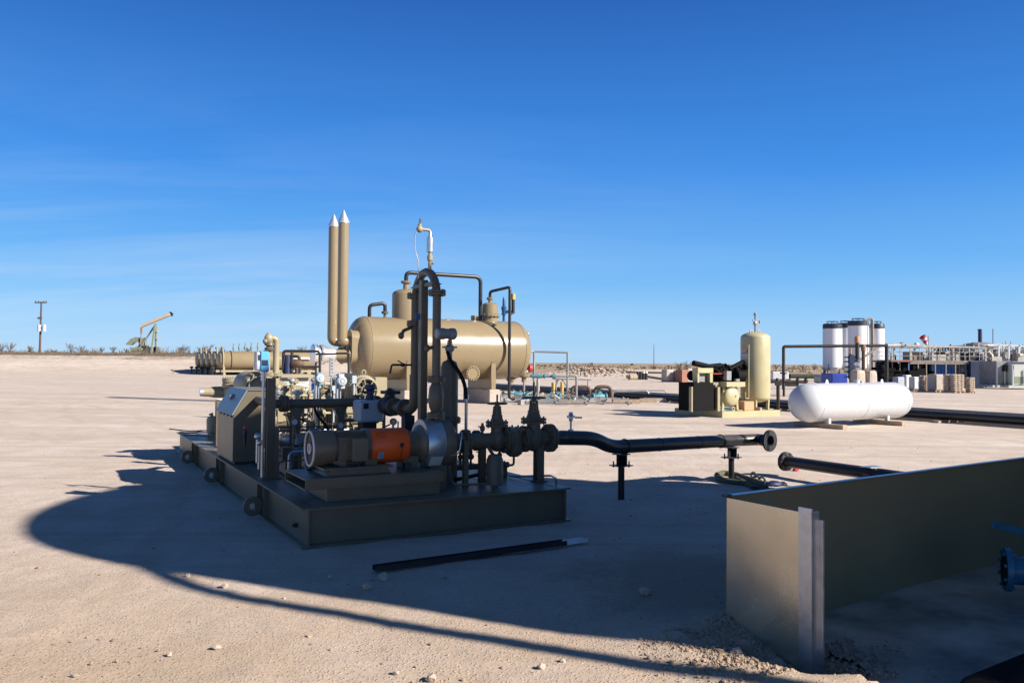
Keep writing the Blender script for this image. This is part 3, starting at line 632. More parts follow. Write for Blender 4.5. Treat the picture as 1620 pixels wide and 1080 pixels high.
# posts
up = AX(851); m = MB(); m.hcol((up,AV-0.02),SZ,AZ-0.06,0.09,0.09); m.box((up,AV-0.02,SZ+0.006),(0.15,0.15,0.01)); m.prism([(up-0.05,AV-0.06,AZ-0.24),(up+0.09,AV-0.06,AZ-0.12),(up-0.05,AV-0.06,AZ-0.08)],(0,0.02,0)); m.build('support_post', SHADETANM, t)
up = AX(733); m = MB(); m.bar((up-0.03,AV-0.12,SZ),(up-0.03,AV-0.12,AZ+0.03),0.055); m.build('support_post', SHADETANM, t)
up = AX(766); m = MB(); m.bar((up,AV+0.05,SZ),(up,AV+0.05,AZ-0.06),0.07); m.build('support_post', SHADETANM, t)
# small drain valve and bracket below pipe
m = MB(); ux = AX(745); m.cyl((ux,AV,AZ-0.16),(ux,AV,AZ-0.05),0.02,n=10); m.ell((ux,AV,AZ-0.17),(0.04,0.03,0.035)); m.cyl((ux,AV,AZ-0.30),(ux,AV,AZ-0.17),0.014,n=8); m.build('drain_valve', BLACK, t)
# needle valve on top
ux = AX(763); m = MB(); m.cyl((ux,AV,AZ+0.05),(ux,AV,AZ+0.20),0.016,n=8); m.ell((ux,AV,AZ+0.14),(0.03,0.03,0.04)); m.bar((ux-0.05,AV,AZ+0.16),(ux+0.02,AV,AZ+0.16),0.014); m.build('needle_valve', SHADETANM, t)
# second header behind the line
m = MB(); m.cyl((AX(700)+0.1,AV+0.35,AZ-0.03),(AX(772),AV+0.35,AZ-0.03),0.075,n=20); m.flange((AX(772)+0.03,AV+0.35,AZ-0.03),(1,0,0),0.12,0.02,8); m.build('rear_pipe', SHADETANM, t)

# drain pot in front
pv = 0.36; pu = su(783,pv); t = thing('drain_pot', 'squat tan cylindrical pot standing on the skid under the first gate valve', 'pot', S, (pu,pv,SZ))
m = MB(); m.lathe((pu,pv,SZ+0.03),(0,0,1),[(0,0),(0,0.06),(0.01,0.092),(0.28,0.092),(0.33,0.07),(0.345,0.0)],28); m.build('pot_body', SHADETANM, t)
m = MB(); m.cyl((pu,pv,SZ),(pu,pv,SZ+0.03),0.04,n=12); m.build('stub_pipe', SHADETANM, t); m = MB(); m.cyl((pu,pv,SZ+0.33),(pu,pv+0.18,SZ+0.45),0.02,n=10); m.build('stub_pipe', SHADETANM, t)
t = thing('conduit_run', 'thin bent galvanised conduit with a hooked end on the skid deck', 'conduit', S, (2.6,0.3,SZ))
m = MB(); m.tube([S.on(806,752,z=SZ+0.02),S.on(815,753,z=SZ+0.03),S.on(872,752,z=SZ+0.06),S.on(880,757,z=SZ+0.07),S.on(880,763,z=SZ+0.01)],0.012,8,bend=0.04); m.build('tube', GALV, t)
t = thing('sensor_cable', 'thin grey cable sagging across the skid deck before the drain pot', 'cable', S, (1.6,0.3,SZ))
m = MB(); m.tube([S.on(692,750,z=SZ+0.04),S.on(730,754,z=SZ+0.03),S.on(773,762,z=SZ+0.01)],0.006,6,bend=0.2); m.build('tube', GALV, t)

# discharge riser: two pipes joined by a U bend, held by a square column
RU = su(690,AV,600); RV2 = 1.22; zt = 2.62
t = thing('discharge_riser', 'tall tan U-bend of two flanged pipes tied to a square column', 'piping', S, (RU,0.87,SZ))
m = MB(); zc_ = zt; half = (RV2-AV)/2; cc = (AV+RV2)/2
arc = [(RU, cc-half*math.cos(a), zt-0.17+half*math.sin(a)*1.0) for a in [math.pi*k/14 for k in range(15)]]
m.tube([(RU,AV,1.05)]+arc+[(RU,RV2,1.35)], 0.047, 18); m.build('pipe', SHADETANM, t)
for v_,z_ in ((AV,sz(690,463,AV)),(RV2,S.on(657,468,y=RV2).z),(RV2,S.on(657,512,y=RV2).z),(AV,sz(690,600,AV)),(AV,sz(690,657,AV))):
    m = MB(); m.flange((RU,v_,z_),(0,0,1),0.098,0.02,8,26); m.build('flange', SHADETANM, t)
z1,z2 = sz(690,652,AV),sz(690,606,AV); m = MB(); m.lathe((RU,AV,z1),(0,0,1),[(0,0.05),(0.06,0.075),((z2-z1)*0.5,0.085),(z2-z1-0.05,0.075),(z2-z1,0.05)],22); m.build('check_valve', SHADETANM, t)
CU,CVV = su(669,0.87,560),0.87; ct = S.on(669,443,y=0.87).z
m = MB(); m.bb((CU-0.042,CVV-0.042,SZ),(CU+0.042,CVV+0.042,ct)); m.box((CU,CVV,SZ+0.008),(0.2,0.2,0.014)); m.box((CU+0.01,0.875,ct-0.06),(0.06,0.56,0.05)); m.build('square_column', SHADETAN, t, bev=0.006)
m = MB()
for v_ in (AV,RV2):
    z_ = ct-0.06; m.tube([(RU-0.06,v_,z_)]+[(RU-0.055*math.cos(a),v_,z_+0.0)for a in (0,)]+[(RU,v_+0.055,z_),(RU+0.055,v_,z_),(RU,v_-0.055,z_),(RU-0.055,v_,z_)],0.006,6)
m.build('pipe_clamp', SHADETAN, t)
for px,py,px2,py2 in ((640,740,0,0),):
    pass
z_ = S.on(645,522,y=RV2).z; m = MB(); m.tube([(RU,RV2,z_+0.05),(RU-0.16,RV2-0.05,z_-0.01),(RU-0.20,RV2-0.10,z_-0.05)],0.02,8); m.ell((RU-0.21,RV2-0.1,z_-0.07),(0.035,0.035,0.04)); m.build('side_valve', SHADETANM, t)
z_ = S.on(640,577,y=RV2).z; m = MB(); m.tube([(RU,RV2,z_),(RU-0.30,RV2-0.05,z_),(RU-0.32,RV2-0.05,z_-0.10)],0.012,8,bend=0.02); m.ell((RU-0.16,RV2-0.03,z_),(0.035,0.02,0.022)); m.bar((RU-0.17,RV2-0.03,z_+0.02),(RU-0.22,RV2-0.03,z_+0.05),0.012); m.build('sample_tap', DARKB, t)
m = MB(); zz = S.on(661,501,y=0.80).z; m.box((CU-0.09,CVV-0.06,zz),(0.055,0.006,0.07)); m.build('tag_plate', BLUE, t)
z_ = sz(690,548,AV); m = MB(); m.tube([(RU,AV,z_),(RU-0.10,AV,z_-0.02)],0.02,8); m.ell((RU-0.11,AV,z_-0.02),(0.03,0.03,0.04)); m.build('side_valve', SHADETANM, t)
# relief assembly on top
vt = 0.80; def_ = lambda px,py: S.on(px,py,y=vt)
xb = def_(680,420).x
t = thing('relief_assembly', 'small brass relief valve and filter standing on the U-bend top', 'valve', S, tuple(def_(680,430)))
P0 = lambda py: (xb, vt, def_(680,py).z)
m = MB(); m.cyl(P0(432),P0(408),0.02,n=12); m.cyl(P0(412),P0(404),0.034,n=8); m.cyl(P0(404),P0(398),0.02,n=12); m.ell((xb+0.03,vt,P0(416)[2]),(0.02,0.02,0.016)); m.build('isolation_valve', SANDP, t)
m = MB(); m.lathe(P0(400),(0,0,1),[(0,0.018),(0.01,0.038),(0.17,0.038),(0.18,0.02),(0.24,0.018)],20); m.build('filter_bowl', GALV, t)
m = MB(); m.tube([P0(378),P0(364),(def_(666,364).x,vt,P0(364)[2])],0.017,10,bend=0.03); m.ell((def_(664,364).x,vt,P0(364)[2]),(0.04,0.035,0.04)); m.cyl((def_(664,364).x,vt,P0(364)[2]),(def_(664,364).x,vt,P0(356)[2]),0.022,n=8); m.build('relief_valve', SANDP, t)
m = MB(); m.bar(tuple(def_(664,358)),tuple(def_(665,346)),0.012,0.02); m.build('lever', BLACK, t)
m = MB(); m.tube([def_(659,366),def_(656.5,372),def_(656.5,395),def_(662,412),def_(662,440)],0.006,6,bend=0.03); m.build('vent_tube', GALV, t)

# filter vessel with transmitter behind the riser
fv = 0.95; fu = su(711,fv,600); t = thing('filter_vessel', 'slim dark upright filter vessel behind the riser with domed top', 'vessel', S, (fu,fv,SZ))
zt_ = S.on(711,567,y=fv).z
m = MB(); m.lathe((fu,fv,SZ),(0,0,1),[(0,0),(0,0.10),(zt_-SZ-0.10,0.10),(zt_-SZ-0.04,0.08),(zt_-SZ,0.0)],28); m.flange((fu,fv,S.on(711,664,y=fv).z),(0,0,1),0.135,0.02,10); m.build('vessel_shell', SHADETANM, t)
m = MB(); m.cyl((fu,fv,zt_-0.02),(fu,fv,S.on(711,538,y=fv).z),0.03,n=12); m.ell((fu,fv,S.on(711,551,y=fv).z),(0.06,0.04,0.05)); m.bar((fu-0.09,fv,S.on(711,549,y=fv).z),(fu+0.09,fv,S.on(711,549,y=fv).z),0.02); m.build('manifold', GREYM, t)
tv = 0.48; zc_ = S.on(706,528,y=tv).z; m = MB(); m.cyl((su(706,tv,528)+0.05,tv,zc_),(fu,fv,S.on(711,545,y=fv).z),0.022); m.lathe((su(690,tv,528),tv,zc_),(1,0.0,0),[(0,0),(0,0.05),(0.01,0.062),(0.09,0.064),(0.10,0.057),(0.16,0.057),(0.165,0.064),(0.215,0.064),(0.228,0.05),(0.228,0)],26); m.build('transmitter', GREYM, t)
m = MB(); m.tube([S.on(708,556,y=fv),S.on(712,570,y=fv-0.1),S.on(728,590,y=fv-0.2),S.on(736,610,y=fv-0.3),S.on(737,630,y=fv-0.35)],0.022,10,bend=0.15); m.build('flexible_hose', RUBBER, t)
cu_ = su(737,0.9,700); t = thing('conduit_riser', 'upright galvanised conduit with a junction fitting right of the pump', 'conduit', S, (cu_,0.9,SZ))
m = MB(); m.cyl((cu_,0.9,SZ),(cu_,0.9,S.on(737,626,y=0.9).z),0.018,n=12); m.build('tube', GALV, t)
m = MB(); m.cyl((cu_,0.9,S.on(737,632,y=0.9).z),(cu_,0.9,S.on(737,624,y=0.9).z),0.03,n=10); z_ = S.on(737,684,y=0.9).z; m.box((cu_-0.02,0.86,z_),(0.09,0.06,0.06)); m.build('fitting', GALV, t)

# cross header at v=3 and control valve
HV = 3.0; hz = S.on(500,637.5,y=HV).z; hu0,hu1 = su(436,HV,640),RU
t = thing('discharge_header', 'dark horizontal pipe header crossing the skid on two posts', 'pipeline', S, (1.0,HV,SZ))
m = MB(); m.tube([(hu0,HV,hz),(hu1,HV,hz),(RU,RV2,hz),(RU,RV2,1.6)],0.058,18,bend=0.14); m.build('pipe', SHADETANM, t)
m = MB(); m.tube([(hu0+0.02,HV,hz),(hu0-0.08,HV,hz),(hu0-0.08,HV+1.6,hz+0.05),(hu0+0.3,HV+2.2,hz)],0.058,16,bend=0.12); m.build('pipe', SHADETANM, t)
for px in (430,446,452,563): m = MB(); m.flange((su(px,HV,640),HV,hz),(1,0,0),0.105,0.02,8); m.build('flange', SHADETANM, t)
for px in (469,538):
    m = MB(); uu = su(px,HV,690); m.bar((uu,HV,SZ),(uu,HV,hz-0.05),0.085); m.prism([(uu-0.09,HV-0.03,hz-0.05),(uu+0.09,HV-0.03,hz-0.05),(uu+0.04,HV-0.03,hz-0.17),(uu-0.04,HV-0.03,hz-0.17)],(0,0.06,0)); m.box((uu,HV,SZ+0.006),(0.16,0.16,0.012)); m.build('support_post', SHADETANM, t)
for vv in (2.55,2.15,1.85,1.5): m = MB(); m.flange((RU,vv,hz),(0,1,0),0.11,0.02,8); m.build('flange', SHADETANM, t)
m = MB(); m.ell((RU,2.0,hz),(0.12,0.15,0.13)); m.cyl((RU,2.0,hz),(RU,2.0,hz+0.2),0.06); m.box((RU,2.0,hz+0.17),(0.18,0.22,0.04)); m.build('valve_body', BLACK, t)
m = MB(); m.bar((RU+0.02,1.5,hz-0.35),(RU+0.02,1.5,hz-0.06),0.05); m.bb((RU-0.06,1.35,SZ),(RU+0.06,1.47,hz-0.08)); m.build('bracket', BLACK, t)
av = 2.35; t = thing('valve_actuator', 'pale grey boxed electric valve actuator with small window above the motor', 'actuator', S, (su(583,av,650),av,hz))
c = S.on(583,649,y=av); a1 = S.on(563,667,y=av); a2 = S.on(602,632,y=av)
m = MB(); m.bb((a1.x,av-0.14,a1.z),(a2.x,av+0.14,a2.z)); m.build('housing', GREYBOX, t, bev=0.022)
m = MB(); m.bb((a1.x+0.05,av-0.147,a2.z-0.105),(a1.x+0.115,av-0.142,a2.z-0.035)); m.build('window', GLASS, t)
m = MB(); m.cyl((c.x+0.02,av,a2.z),(c.x+0.02,av,a2.z+0.06),0.06,n=18); m.lathe((c.x+0.02,av,a2.z+0.06),(0,0,1),[(0,0.0),(0,0.045),(0.05,0.04),(0.08,0.07),(0.13,0.07),(0.14,0.0)],18); m.bar((c.x-0.09,av,a2.z+0.10),(c.x+0.03,av,a2.z+0.10),0.03); m.build('position_indicator', DKBLUE, t)
m = MB(); m.bb((a1.x+0.07,av-0.06,a1.z-0.12),(a2.x-0.07,av+0.06,a1.z)); m.tube([(a2.x-0.05,av+0.02,a1.z),(RU,2.0,hz+0.2)],0.04,10); m.build('mounting_yoke', BLACK, t)

# H column with instrument, near the cabinet
hv_ = 2.17; hu = su(424,hv_,700); t = thing('instrument_stand', 'dark H-section column with a blue and white instrument on its mast', 'stand', S, (hu,hv_,SZ))
m = MB(); m.hcol((hu+0.02,hv_),SZ,S.on(424,598,y=hv_).z,0.095,0.095); m.box((hu+0.02,hv_,SZ+0.006),(0.22,0.22,0.012)); m.bar((hu+0.08,hv_-0.07,SZ),(hu+0.08,hv_-0.07,S.on(430,676,y=hv_).z),0.05); m.build('column', SHADETANM, t)
iu = su(414,hv_,600); m = MB(); m.cyl((iu,hv_-0.09,SZ+0.03),(iu,hv_-0.09,S.on(413,588,y=hv_).z),0.016,n=10); m.cyl((iu,hv_-0.09,S.on(413,602,y=hv_).z),(iu,hv_-0.09,S.on(413,587,y=hv_).z),0.03,n=12); m.build('mast', GALV, t)
q1 = S.on(403,586,y=hv_-0.09); q2 = S.on(416,557,y=hv_-0.09); q3 = S.on(423,585,y=hv_-0.09)
m = MB(); m.bb((q1.x+0.0,hv_-0.17,q1.z),(q2.x-0.045,hv_-0.03,q2.z)); m.build('instrument_case', WHITEM, t, bev=0.012)
m = MB(); m.bb((q2.x-0.045,hv_-0.18,q1.z-0.01),(q3.x,hv_-0.04,q2.z+0.01)); m.build('blue_cover', BLUEL, t, bev=0.01)
m = MB(); m.bb((q2.x-0.03,hv_-0.185,q1.z+0.06),(q3.x-0.015,hv_-0.181,q2.z-0.09)); m.bb((q3.x-0.02,hv_-0.04,q1.z-0.02),(q3.x+0.012,hv_+0.03,q2.z+0.03)); m.build('screen', GLASS, t)
m = MB(); m.bb((q1.x+0.02,hv_-0.176,q1.z+0.12),(q1.x+0.05,hv_-0.172,q2.z-0.03)); m.build('side_display', GLASS, t)
for px,py in ((407,690),(410,700)):
    m = MB(); p_ = S.on(px,py,y=hv_-0.15); m.ell(p_,(0.035,0.035,0.04)); m.cyl(p_,p_+V(0,0,-0.30),0.014,n=8); m.cyl(p_,p_+V(0.0,0.06,0),0.02,n=8); m.build('air_regulator', GALV, t)
p_ = S.on(388,678,y=3.3); 
t = thing('air_filter', 'small filter bowl with a red knob hanging on the cabinet side', 'filter', S, tuple(p_))
m = MB(); m.lathe(p_+V(0,0,-0.22),(0,0,1),[(0,0.0),(0.01,0.016),(0.14,0.02),(0.15,0.028),(0.2,0.028),(0.22,0)],14); m.build('bowl', BLACK, t)
m = MB(); m.cyl(p_+V(0,0,0.0),p_+V(0,0,0.03),0.022,n=12); m.build('knob', RED, t)
m = MB(); m.tube([p_+V(0,0,-0.22),p_+V(0.02,-0.05,-0.4),p_+V(0.12,-0.1,-0.48)],0.006,6,bend=0.05); m.build('air_tube', BLACK, t)

# control cabinet with sloping desk
cv0 = 3.66; cu0 = su(369,cv0,656); cv1 = S.on(344.4,648,x=cu0).y; cu1 = su(436,cv0,650)
zsl = S.on(369,656,y=cv0).z; ztp = S.on(392,618,y=cv0).z; usl = su(392,cv0,618)
t = thing('control_cabinet', 'tan control cabinet with sloping grey lid at the skid edge', 'cabinet', S, ((cu0+cu1)/2,(cv0+cv1)/2,SZ))
m = MB(); m.prism([(cu0,cv0,SZ+0.03),(cu1,cv0,SZ+0.03),(cu1,cv0,ztp),(usl,cv0,ztp),(cu0,cv0,zsl)],(0,cv1-cv0,0)); m.build('cabinet_body', SHADETAN, t, bev=0.006)
m = MB(); m.bb((cu0+0.03,cv0+0.03,SZ),(cu1-0.03,cv1-0.03,SZ+0.03)); m.build('plinth', BLACK, t)
d_ = V(usl-cu0,0,ztp-zsl); nn = V(-d_.z,0,d_.x).normalized()
m = MB(); a_ = V(cu0,cv0-0.02,zsl)-d_*0.04; m.prism([a_+nn*0.004,a_+d_*1.06+nn*0.004,a_+d_*1.06+nn*0.022,a_+nn*0.022],(0,cv1-cv0+0.04,0)); ld = m.build('sloping_lid', LIDP, t, bev=0.003)
m = MB(); c = V(cu0,(cv0+cv1)/2,zsl)+d_*0.62; m.cyl(c+nn*0.02,c+nn*0.045,0.045,n=14); m.box(c+nn*0.055,(0.03,0.10,0.03),0,-60); m.build('latch', GREYM, ld)
for k in range(4): m = MB(); c = V(cu0,cv0+0.1+k*0.27,zsl)-d_*0.02; m.bb(c+V(-0.012,-0.015,-0.03),c+V(0.004,0.015,0.02)); m.build('hinge', BLACK, t)
m = MB(); m.bb((usl,cv0-0.015,ztp+0.001),(cu1+0.02,cv1+0.015,ztp+0.015)); m.build('roof_plate', SHADETAN, t)

# small-bore piping, conduit and boxes round the motor and cabinet
t = thing('instrument_tubing', 'cluster of small tubes, conduits and junction boxes between cabinet and motor', 'piping', S, (0.6,2.6,SZ))
rq = random.Random(77)
for k in range(9):
    v_ = 2.3+k*0.13; x_ = 0.30+0.16*(k%4); z_ = 0.55+0.09*(k%5)
    m = MB(); m.tube([(x_,v_,SZ),(x_,v_,z_),(x_+rq.uniform(.4,1.1),v_,z_),(x_+rq.uniform(.8,1.3),v_+rq.uniform(.1,.5),z_+rq.uniform(-.1,.2))],rq.uniform(0.009,0.02),8,bend=0.07); m.build('tube', GALV if k%2 else SHADETANM, t)
for k,(x_,v_,z_) in enumerate(((0.45,2.5,0.62),(0.72,2.9,0.75),(0.33,2.95,0.52),(1.25,2.2,0.55),(1.9,1.9,0.6))):
    m = MB(); m.box((x_,v_,z_),(0.13,0.08,0.15)); m.build('junction_box', GREYM if k%2 else SHADETANM, t, bev=0.006)
    m = MB(); m.bar((x_,v_,SZ),(x_,v_,z_-0.07),0.03); m.build('bracket', SHADETANM, t)
for k,(x_,v_,z_) in enumerate(((0.6,2.75,0.95),(1.15,2.6,0.9),(1.75,2.3,0.95),(0.95,2.4,0.7),(2.2,1.6,0.7))):
    m = MB(); m.cyl((x_,v_,z_-0.2),(x_,v_,z_),0.014,n=8); m.ell((x_,v_,z_-0.16),(0.03,0.025,0.03)); m.bar((x_-0.05,v_,z_-0.13),(x_+0.05,v_,z_-0.13),0.012); m.lathe((x_,v_-0.02,z_+0.03),(0,1,0),[(0,0),(0,0.045),(0.03,0.045),(0.03,0)],18); m.build('gauge', SHADETANM, t)
    m = MB(); m.cyl((x_,v_-0.021,z_+0.03),(x_,v_-0.023,z_+0.03),0.036,n=18); m.build('gauge_face', WHITEM, t)
t = thing('motor_cable', 'black armoured cable looping from the motor terminal box to the deck', 'cable', S, (0.8,0.3,SZ))
xx = AX(558); m = MB(); m.tube([(xx,AV-0.19,AZ-0.2),(xx-0.01,AV-0.21,AZ-0.30),(xx-0.25,AV-0.2,0.72),(xx-0.38,AV+0.2,0.65),(0.0+0.3,1.5,SZ+0.03),(0.35,2.4,SZ+0.03)],0.016,8,bend=0.12); m.build('cable', RUBBER, t)
t = thing('pump_drain_lines', 'small seal flush tubes curling over the pump casing', 'piping', S, (1.7,0.5,SZ))
m = MB(); m.tube([(u4+0.26,AV-0.2,AZ-0.12),(u4+0.32,AV-0.32,AZ-0.10),(u4+0.36,AV-0.30,AZ+0.12),(u5+0.25,AV-0.1,AZ+0.12)],0.008,6,bend=0.08); m.build('tube', GALV, t)
m = MB(); m.tube([(u4+0.30,AV-0.1,AZ-0.24),(u4+0.30,AV-0.2,SZ+0.06),(u4+0.75,AV-0.25,SZ+0.05),(u4+0.9,AV-0.1,SZ+0.05)],0.014,8,bend=0.06); m.build('tube', SHADETANM, t)
t = thing('low_drain_header', 'low tan drain header with small valves running along the deck behind the suction pipe', 'piping', S, (2.3,1.1,SZ))
m = MB(); m.cyl((1.7,1.05,0.52),(2.75,1.05,0.52),0.035,n=14)
for k in range(4): x_ = 1.85+k*0.26; m.cyl((x_,1.05,0.52),(x_,1.05,0.70),0.016,n=8); m.ell((x_,1.05,0.64),(0.032,0.03,0.035)); m.bar((x_-0.05,1.05,0.69),(x_+0.05,1.05,0.69),0.012)
for x_ in (1.75,2.7): m.bar((x_,1.05,SZ),(x_,1.05,0.49),0.05)
m.build('header', SHADETANM, t)
m = MB(); m.tube([(1.95,0.85,SZ+0.04),(2.3,0.80,SZ+0.10),(2.6,0.9,SZ+0.04),(2.8,1.4,SZ+0.04)],0.022,8,bend=0.12); m.build('hose', RUBBER, t)
# ---------------------------------------------------------------- compressor package on the far half of the skid
rc = random.Random(11)
# large electric motor, axis along the skid, near end towards us
mu = su(579,4.95,616); mz_ = S.on(579,617,y=4.95).z
t = thing('compressor_motor', 'big tan electric motor with round spoked end guard, in sun', 'motor', S, (mu,5.7,SZ))
m = MB(); m.lathe((mu,4.95,mz_),(0,1,0),[(0,0.15),(0,0.20),(0.10,0.215),(0.12,0.24),(1.25,0.24),(1.27,0.215),(1.42,0.2),(1.42,0)],40)
for k in range(40): an = 2*math.pi*k/40; m.bar((mu+0.25*math.cos(an),5.1,mz_+0.25*math.sin(an)),(mu+0.25*math.cos(an),6.18,mz_+0.25*math.sin(an)),0.008,0.02)
m.build('motor_body', SANDP, t)
m = MB(); m.ring((mu,4.93,mz_),(0,1,0),0.185,0.014,36,8); m.ring((mu,4.93,mz_),(0,1,0),0.08,0.01,24,6)
for k in range(7): an = 2*math.pi*k/7; m.bar((mu+0.07*math.cos(an),4.93,mz_+0.07*math.sin(an)),(mu+0.18*math.cos(an),4.93,mz_+0.18*math.sin(an)),0.028,0.012)
m.cyl((mu,4.97,mz_),(mu,4.92,mz_),0.04); m.build('end_guard', SANDP, t)
m = MB(); m.cyl((mu,4.99,mz_),(mu,4.98,mz_),0.17,n=30); m.build('fan_recess', BLACK, t)
m = MB(); m.bb((mu+0.24,5.2,mz_-0.16),(mu+0.45,5.6,mz_+0.20)); m.build('terminal_box', SANDP, t, bev=0.01)
m = MB(); m.ring((mu+0.06,5.25,mz_+0.28),(0,1,0),0.035,0.012,16,6); m.build('lifting_eye', SANDP, t)
m = MB(); m.bb((mu-0.30,5.0,mz_-0.36),(mu+0.30,6.3,mz_-0.22)); m.bb((mu-0.22,5.1,mz_-0.22),(mu+0.22,6.2,mz_-0.14))
for x_ in (-0.22,0.22):
    for y_ in (5.1,6.1): m.hcol((mu+x_,y_),SZ,mz_-0.36,0.12,0.12)
m.build('motor_stand', SANDP, t)
# screw compressor casing and frame
t = thing('compressor', 'tan gas compressor block with bolted covers and flanged pipes', 'compressor', S, (1.2,6.8,SZ))
def C(px, py, v): return S.on(px,py,y=v)
p_ = C(395,604,7.0)
m = MB(); m.lathe((p_.x,6.3,p_.z-0.05),(0,1,0),[(0,0),(0,0.20),(0.06,0.24),(0.9,0.24),(0.95,0.2),(0.95,0)],30)
for k in range(12): an = 2*math.pi*k/12; m.cyl((p_.x+0.2*math.cos(an),6.27,p_.z-0.05+0.2*math.sin(an)),(p_.x+0.2*math.cos(an),6.31,p_.z-0.05+0.2*math.sin(an)),0.016,n=6)
m.build('crankcase', SANDP, t)
p_ = C(450,622,6.4); m = MB(); m.bb((p_.x-0.55,6.4,p_.z-0.30),(p_.x+0.35,7.2,p_.z+0.12)); m.lathe((p_.x-0.1,6.25,p_.z),(0,1,0),[(0,0),(0,0.16),(0.12,0.20),(0.2,0.22),(0.9,0.22)],28); m.build('gear_case', SANDP, t, bev=0.02)
m = MB(); q_ = C(445,612,6.2); m.ring((q_.x-0.35,6.2,q_.z),(0,1,0),0.17,0.02,28,8); m.lathe((q_.x-0.35,6.19,q_.z),(0,1,0),[(0,0),(0,0.06),(0.02,0.15),(0.08,0.16)],24)
for k in range(8): an = 2*math.pi*k/8; m.cyl((q_.x-0.35+0.13*math.cos(an),6.17,q_.z+0.13*math.sin(an)),(q_.x-0.35+0.13*math.cos(an),6.2,q_.z+0.13*math.sin(an)),0.014,n=6)
m.build('end_cover', SANDP, t)
# left suction: nozzle pointing left with bolted head
p_ = C(340,620,7.9); m = MB(); m.lathe(p_+V(-0.20,0,0),(1,0,0),[(0,0.03),(0,0.075),(0.10,0.08),(0.18,0.10),(0.40,0.105),(0.42,0.15),(0.47,0.15),(0.48,0.12),(0.75,0.16)],26)
for k in range(8): an = 2*math.pi*k/8; m.cyl(p_+V(0.18,0.13*math.cos(an),0.13*math.sin(an)),p_+V(0.31,0.13*math.cos(an),0.13*math.sin(an)),0.015,n=6)
m.build('suction_nozzle', SANDP, t)
m = MB(); m.lathe(p_+V(-0.26,0,0),(1,0,0),[(0,0),(0,0.07),(0.07,0.075)],22); m.build('nozzle_cap', CHROME, t)
p_ = C(367,604,7.7); m = MB(); m.lathe(p_+V(0,0,-0.22),(0,0,1),[(0,0.13),(0.10,0.13),(0.12,0.17),(0.19,0.17),(0.20,0.15),(0.22,0.17),(0.29,0.17),(0.30,0.0)],26)
for k in range(10): an = 2*math.pi*k/10; m.cyl(p_+V(0.145*math.cos(an),0.145*math.sin(an),-0.1),p_+V(0.145*math.cos(an),0.145*math.sin(an),0.10),0.014,n=6)
m.cyl(p_+V(0,0,-0.45),p_+V(0,0,-0.2),0.11); m.build('suction_strainer', SANDP, t)
# tall outlet loop with valves
lv = 6.0; lu = C(437,560,lv).x; pz = lambda py: C(437,py,lv).z; lx = C(426,560,lv).x
m = MB(); m.tube([(lu,lv,pz(596)),(lu,lv,pz(535)),(lx-0.02,lv,pz(535))],0.052,16,bend=0.09); m.build('outlet_loop', SANDP, t)
m = MB(); m.flange((lu,lv,pz(592)),(0,0,1),0.11,0.022,8); m.flange((lx,lv,pz(592)),(0,0,1),0.11,0.022,8); m.cyl((lu,lv,pz(640)),(lu,lv,pz(592)),0.06); m.build('loop_flange', SANDP, t)
m = MB(); m.ell((lx-0.01,lv,pz(536)),(0.075,0.06,0.09)); m.cyl((lx-0.02,lv,pz(536)),(lx-0.02,lv,pz(527)),0.03,n=10); m.ell((lx-0.06,lv,pz(540)),(0.05,0.05,0.05)); m.build('relief_valve', SANDP, t)
m = MB(); m.lathe((lx,lv,pz(556)),(0,0,1),[(0,0.0),(0,0.035),(0.02,0.075),(0.06,0.08),(0.07,0.05),(0.09,0.05),(0.10,0.08),(0.15,0.07),(0.19,0.03)],16); m.build('check_valve', SHADETANM, t)
m = MB(); m.cyl((lx,lv,pz(592)),(lx,lv,pz(555)),0.018,n=8); m.build('standpipe', SANDP, t)
m = MB(); q_ = C(448,560,lv); m.tube([(lu+0.10,lv,pz(590)),(lu+0.14,lv,pz(558))],0.01,6); m.build('gauge_line', BLACK, t)
# nozzles
for px,py,r_,h_ in ((465,603,0.05,0.42),(512,618,0.09,0.22),(447,634,0.10,0.16),(480,628,0.12,0.14)):
    p_ = C(px,py,5.9); m = MB(); m.cyl(p_+V(0,0,-h_),p_,r_*0.7,n=16); m.flange(p_,(0,0,1),r_*1.5,0.02,8,20); m.build('nozzle', SANDP, t)
p_ = C(470,634,5.6); m = MB(); m.cyl(p_+V(-0.45,0,-0.02),p_+V(0.6,0,-0.02),0.11,n=22); m.flange(p_+V(-0.2,0,-0.02),(1,0,0),0.16,0.025,10); m.flange(p_+V(0.35,0,-0.02),(1,0,0),0.16,0.025,10); m.build('discharge_pipe', SANDP, t)
for px0,py0,px1,py1,v_,nm in ((434,668,453,648,4.9,'junction_box'),(547,676,573,651,5.1,'junction_box'),(590,672,606,656,5.2,'junction_box')):
    a_ = C(px0,py0,v_); b_ = C(px1,py1,v_); m = MB(); m.bb(a_,b_+V(0,0.25,0)); m.build(nm, SANDP, t, bev=0.008)
for px,w_ in ((446,0.10),(493,0.09),(509,0.12),(571,0.12),(603,0.12)):
    x_ = C(px,690,5.6).x; m = MB(); m.hcol((x_,5.6),SZ,mz_-0.25,w_,w_); m.build('support_leg', SANDP, t)
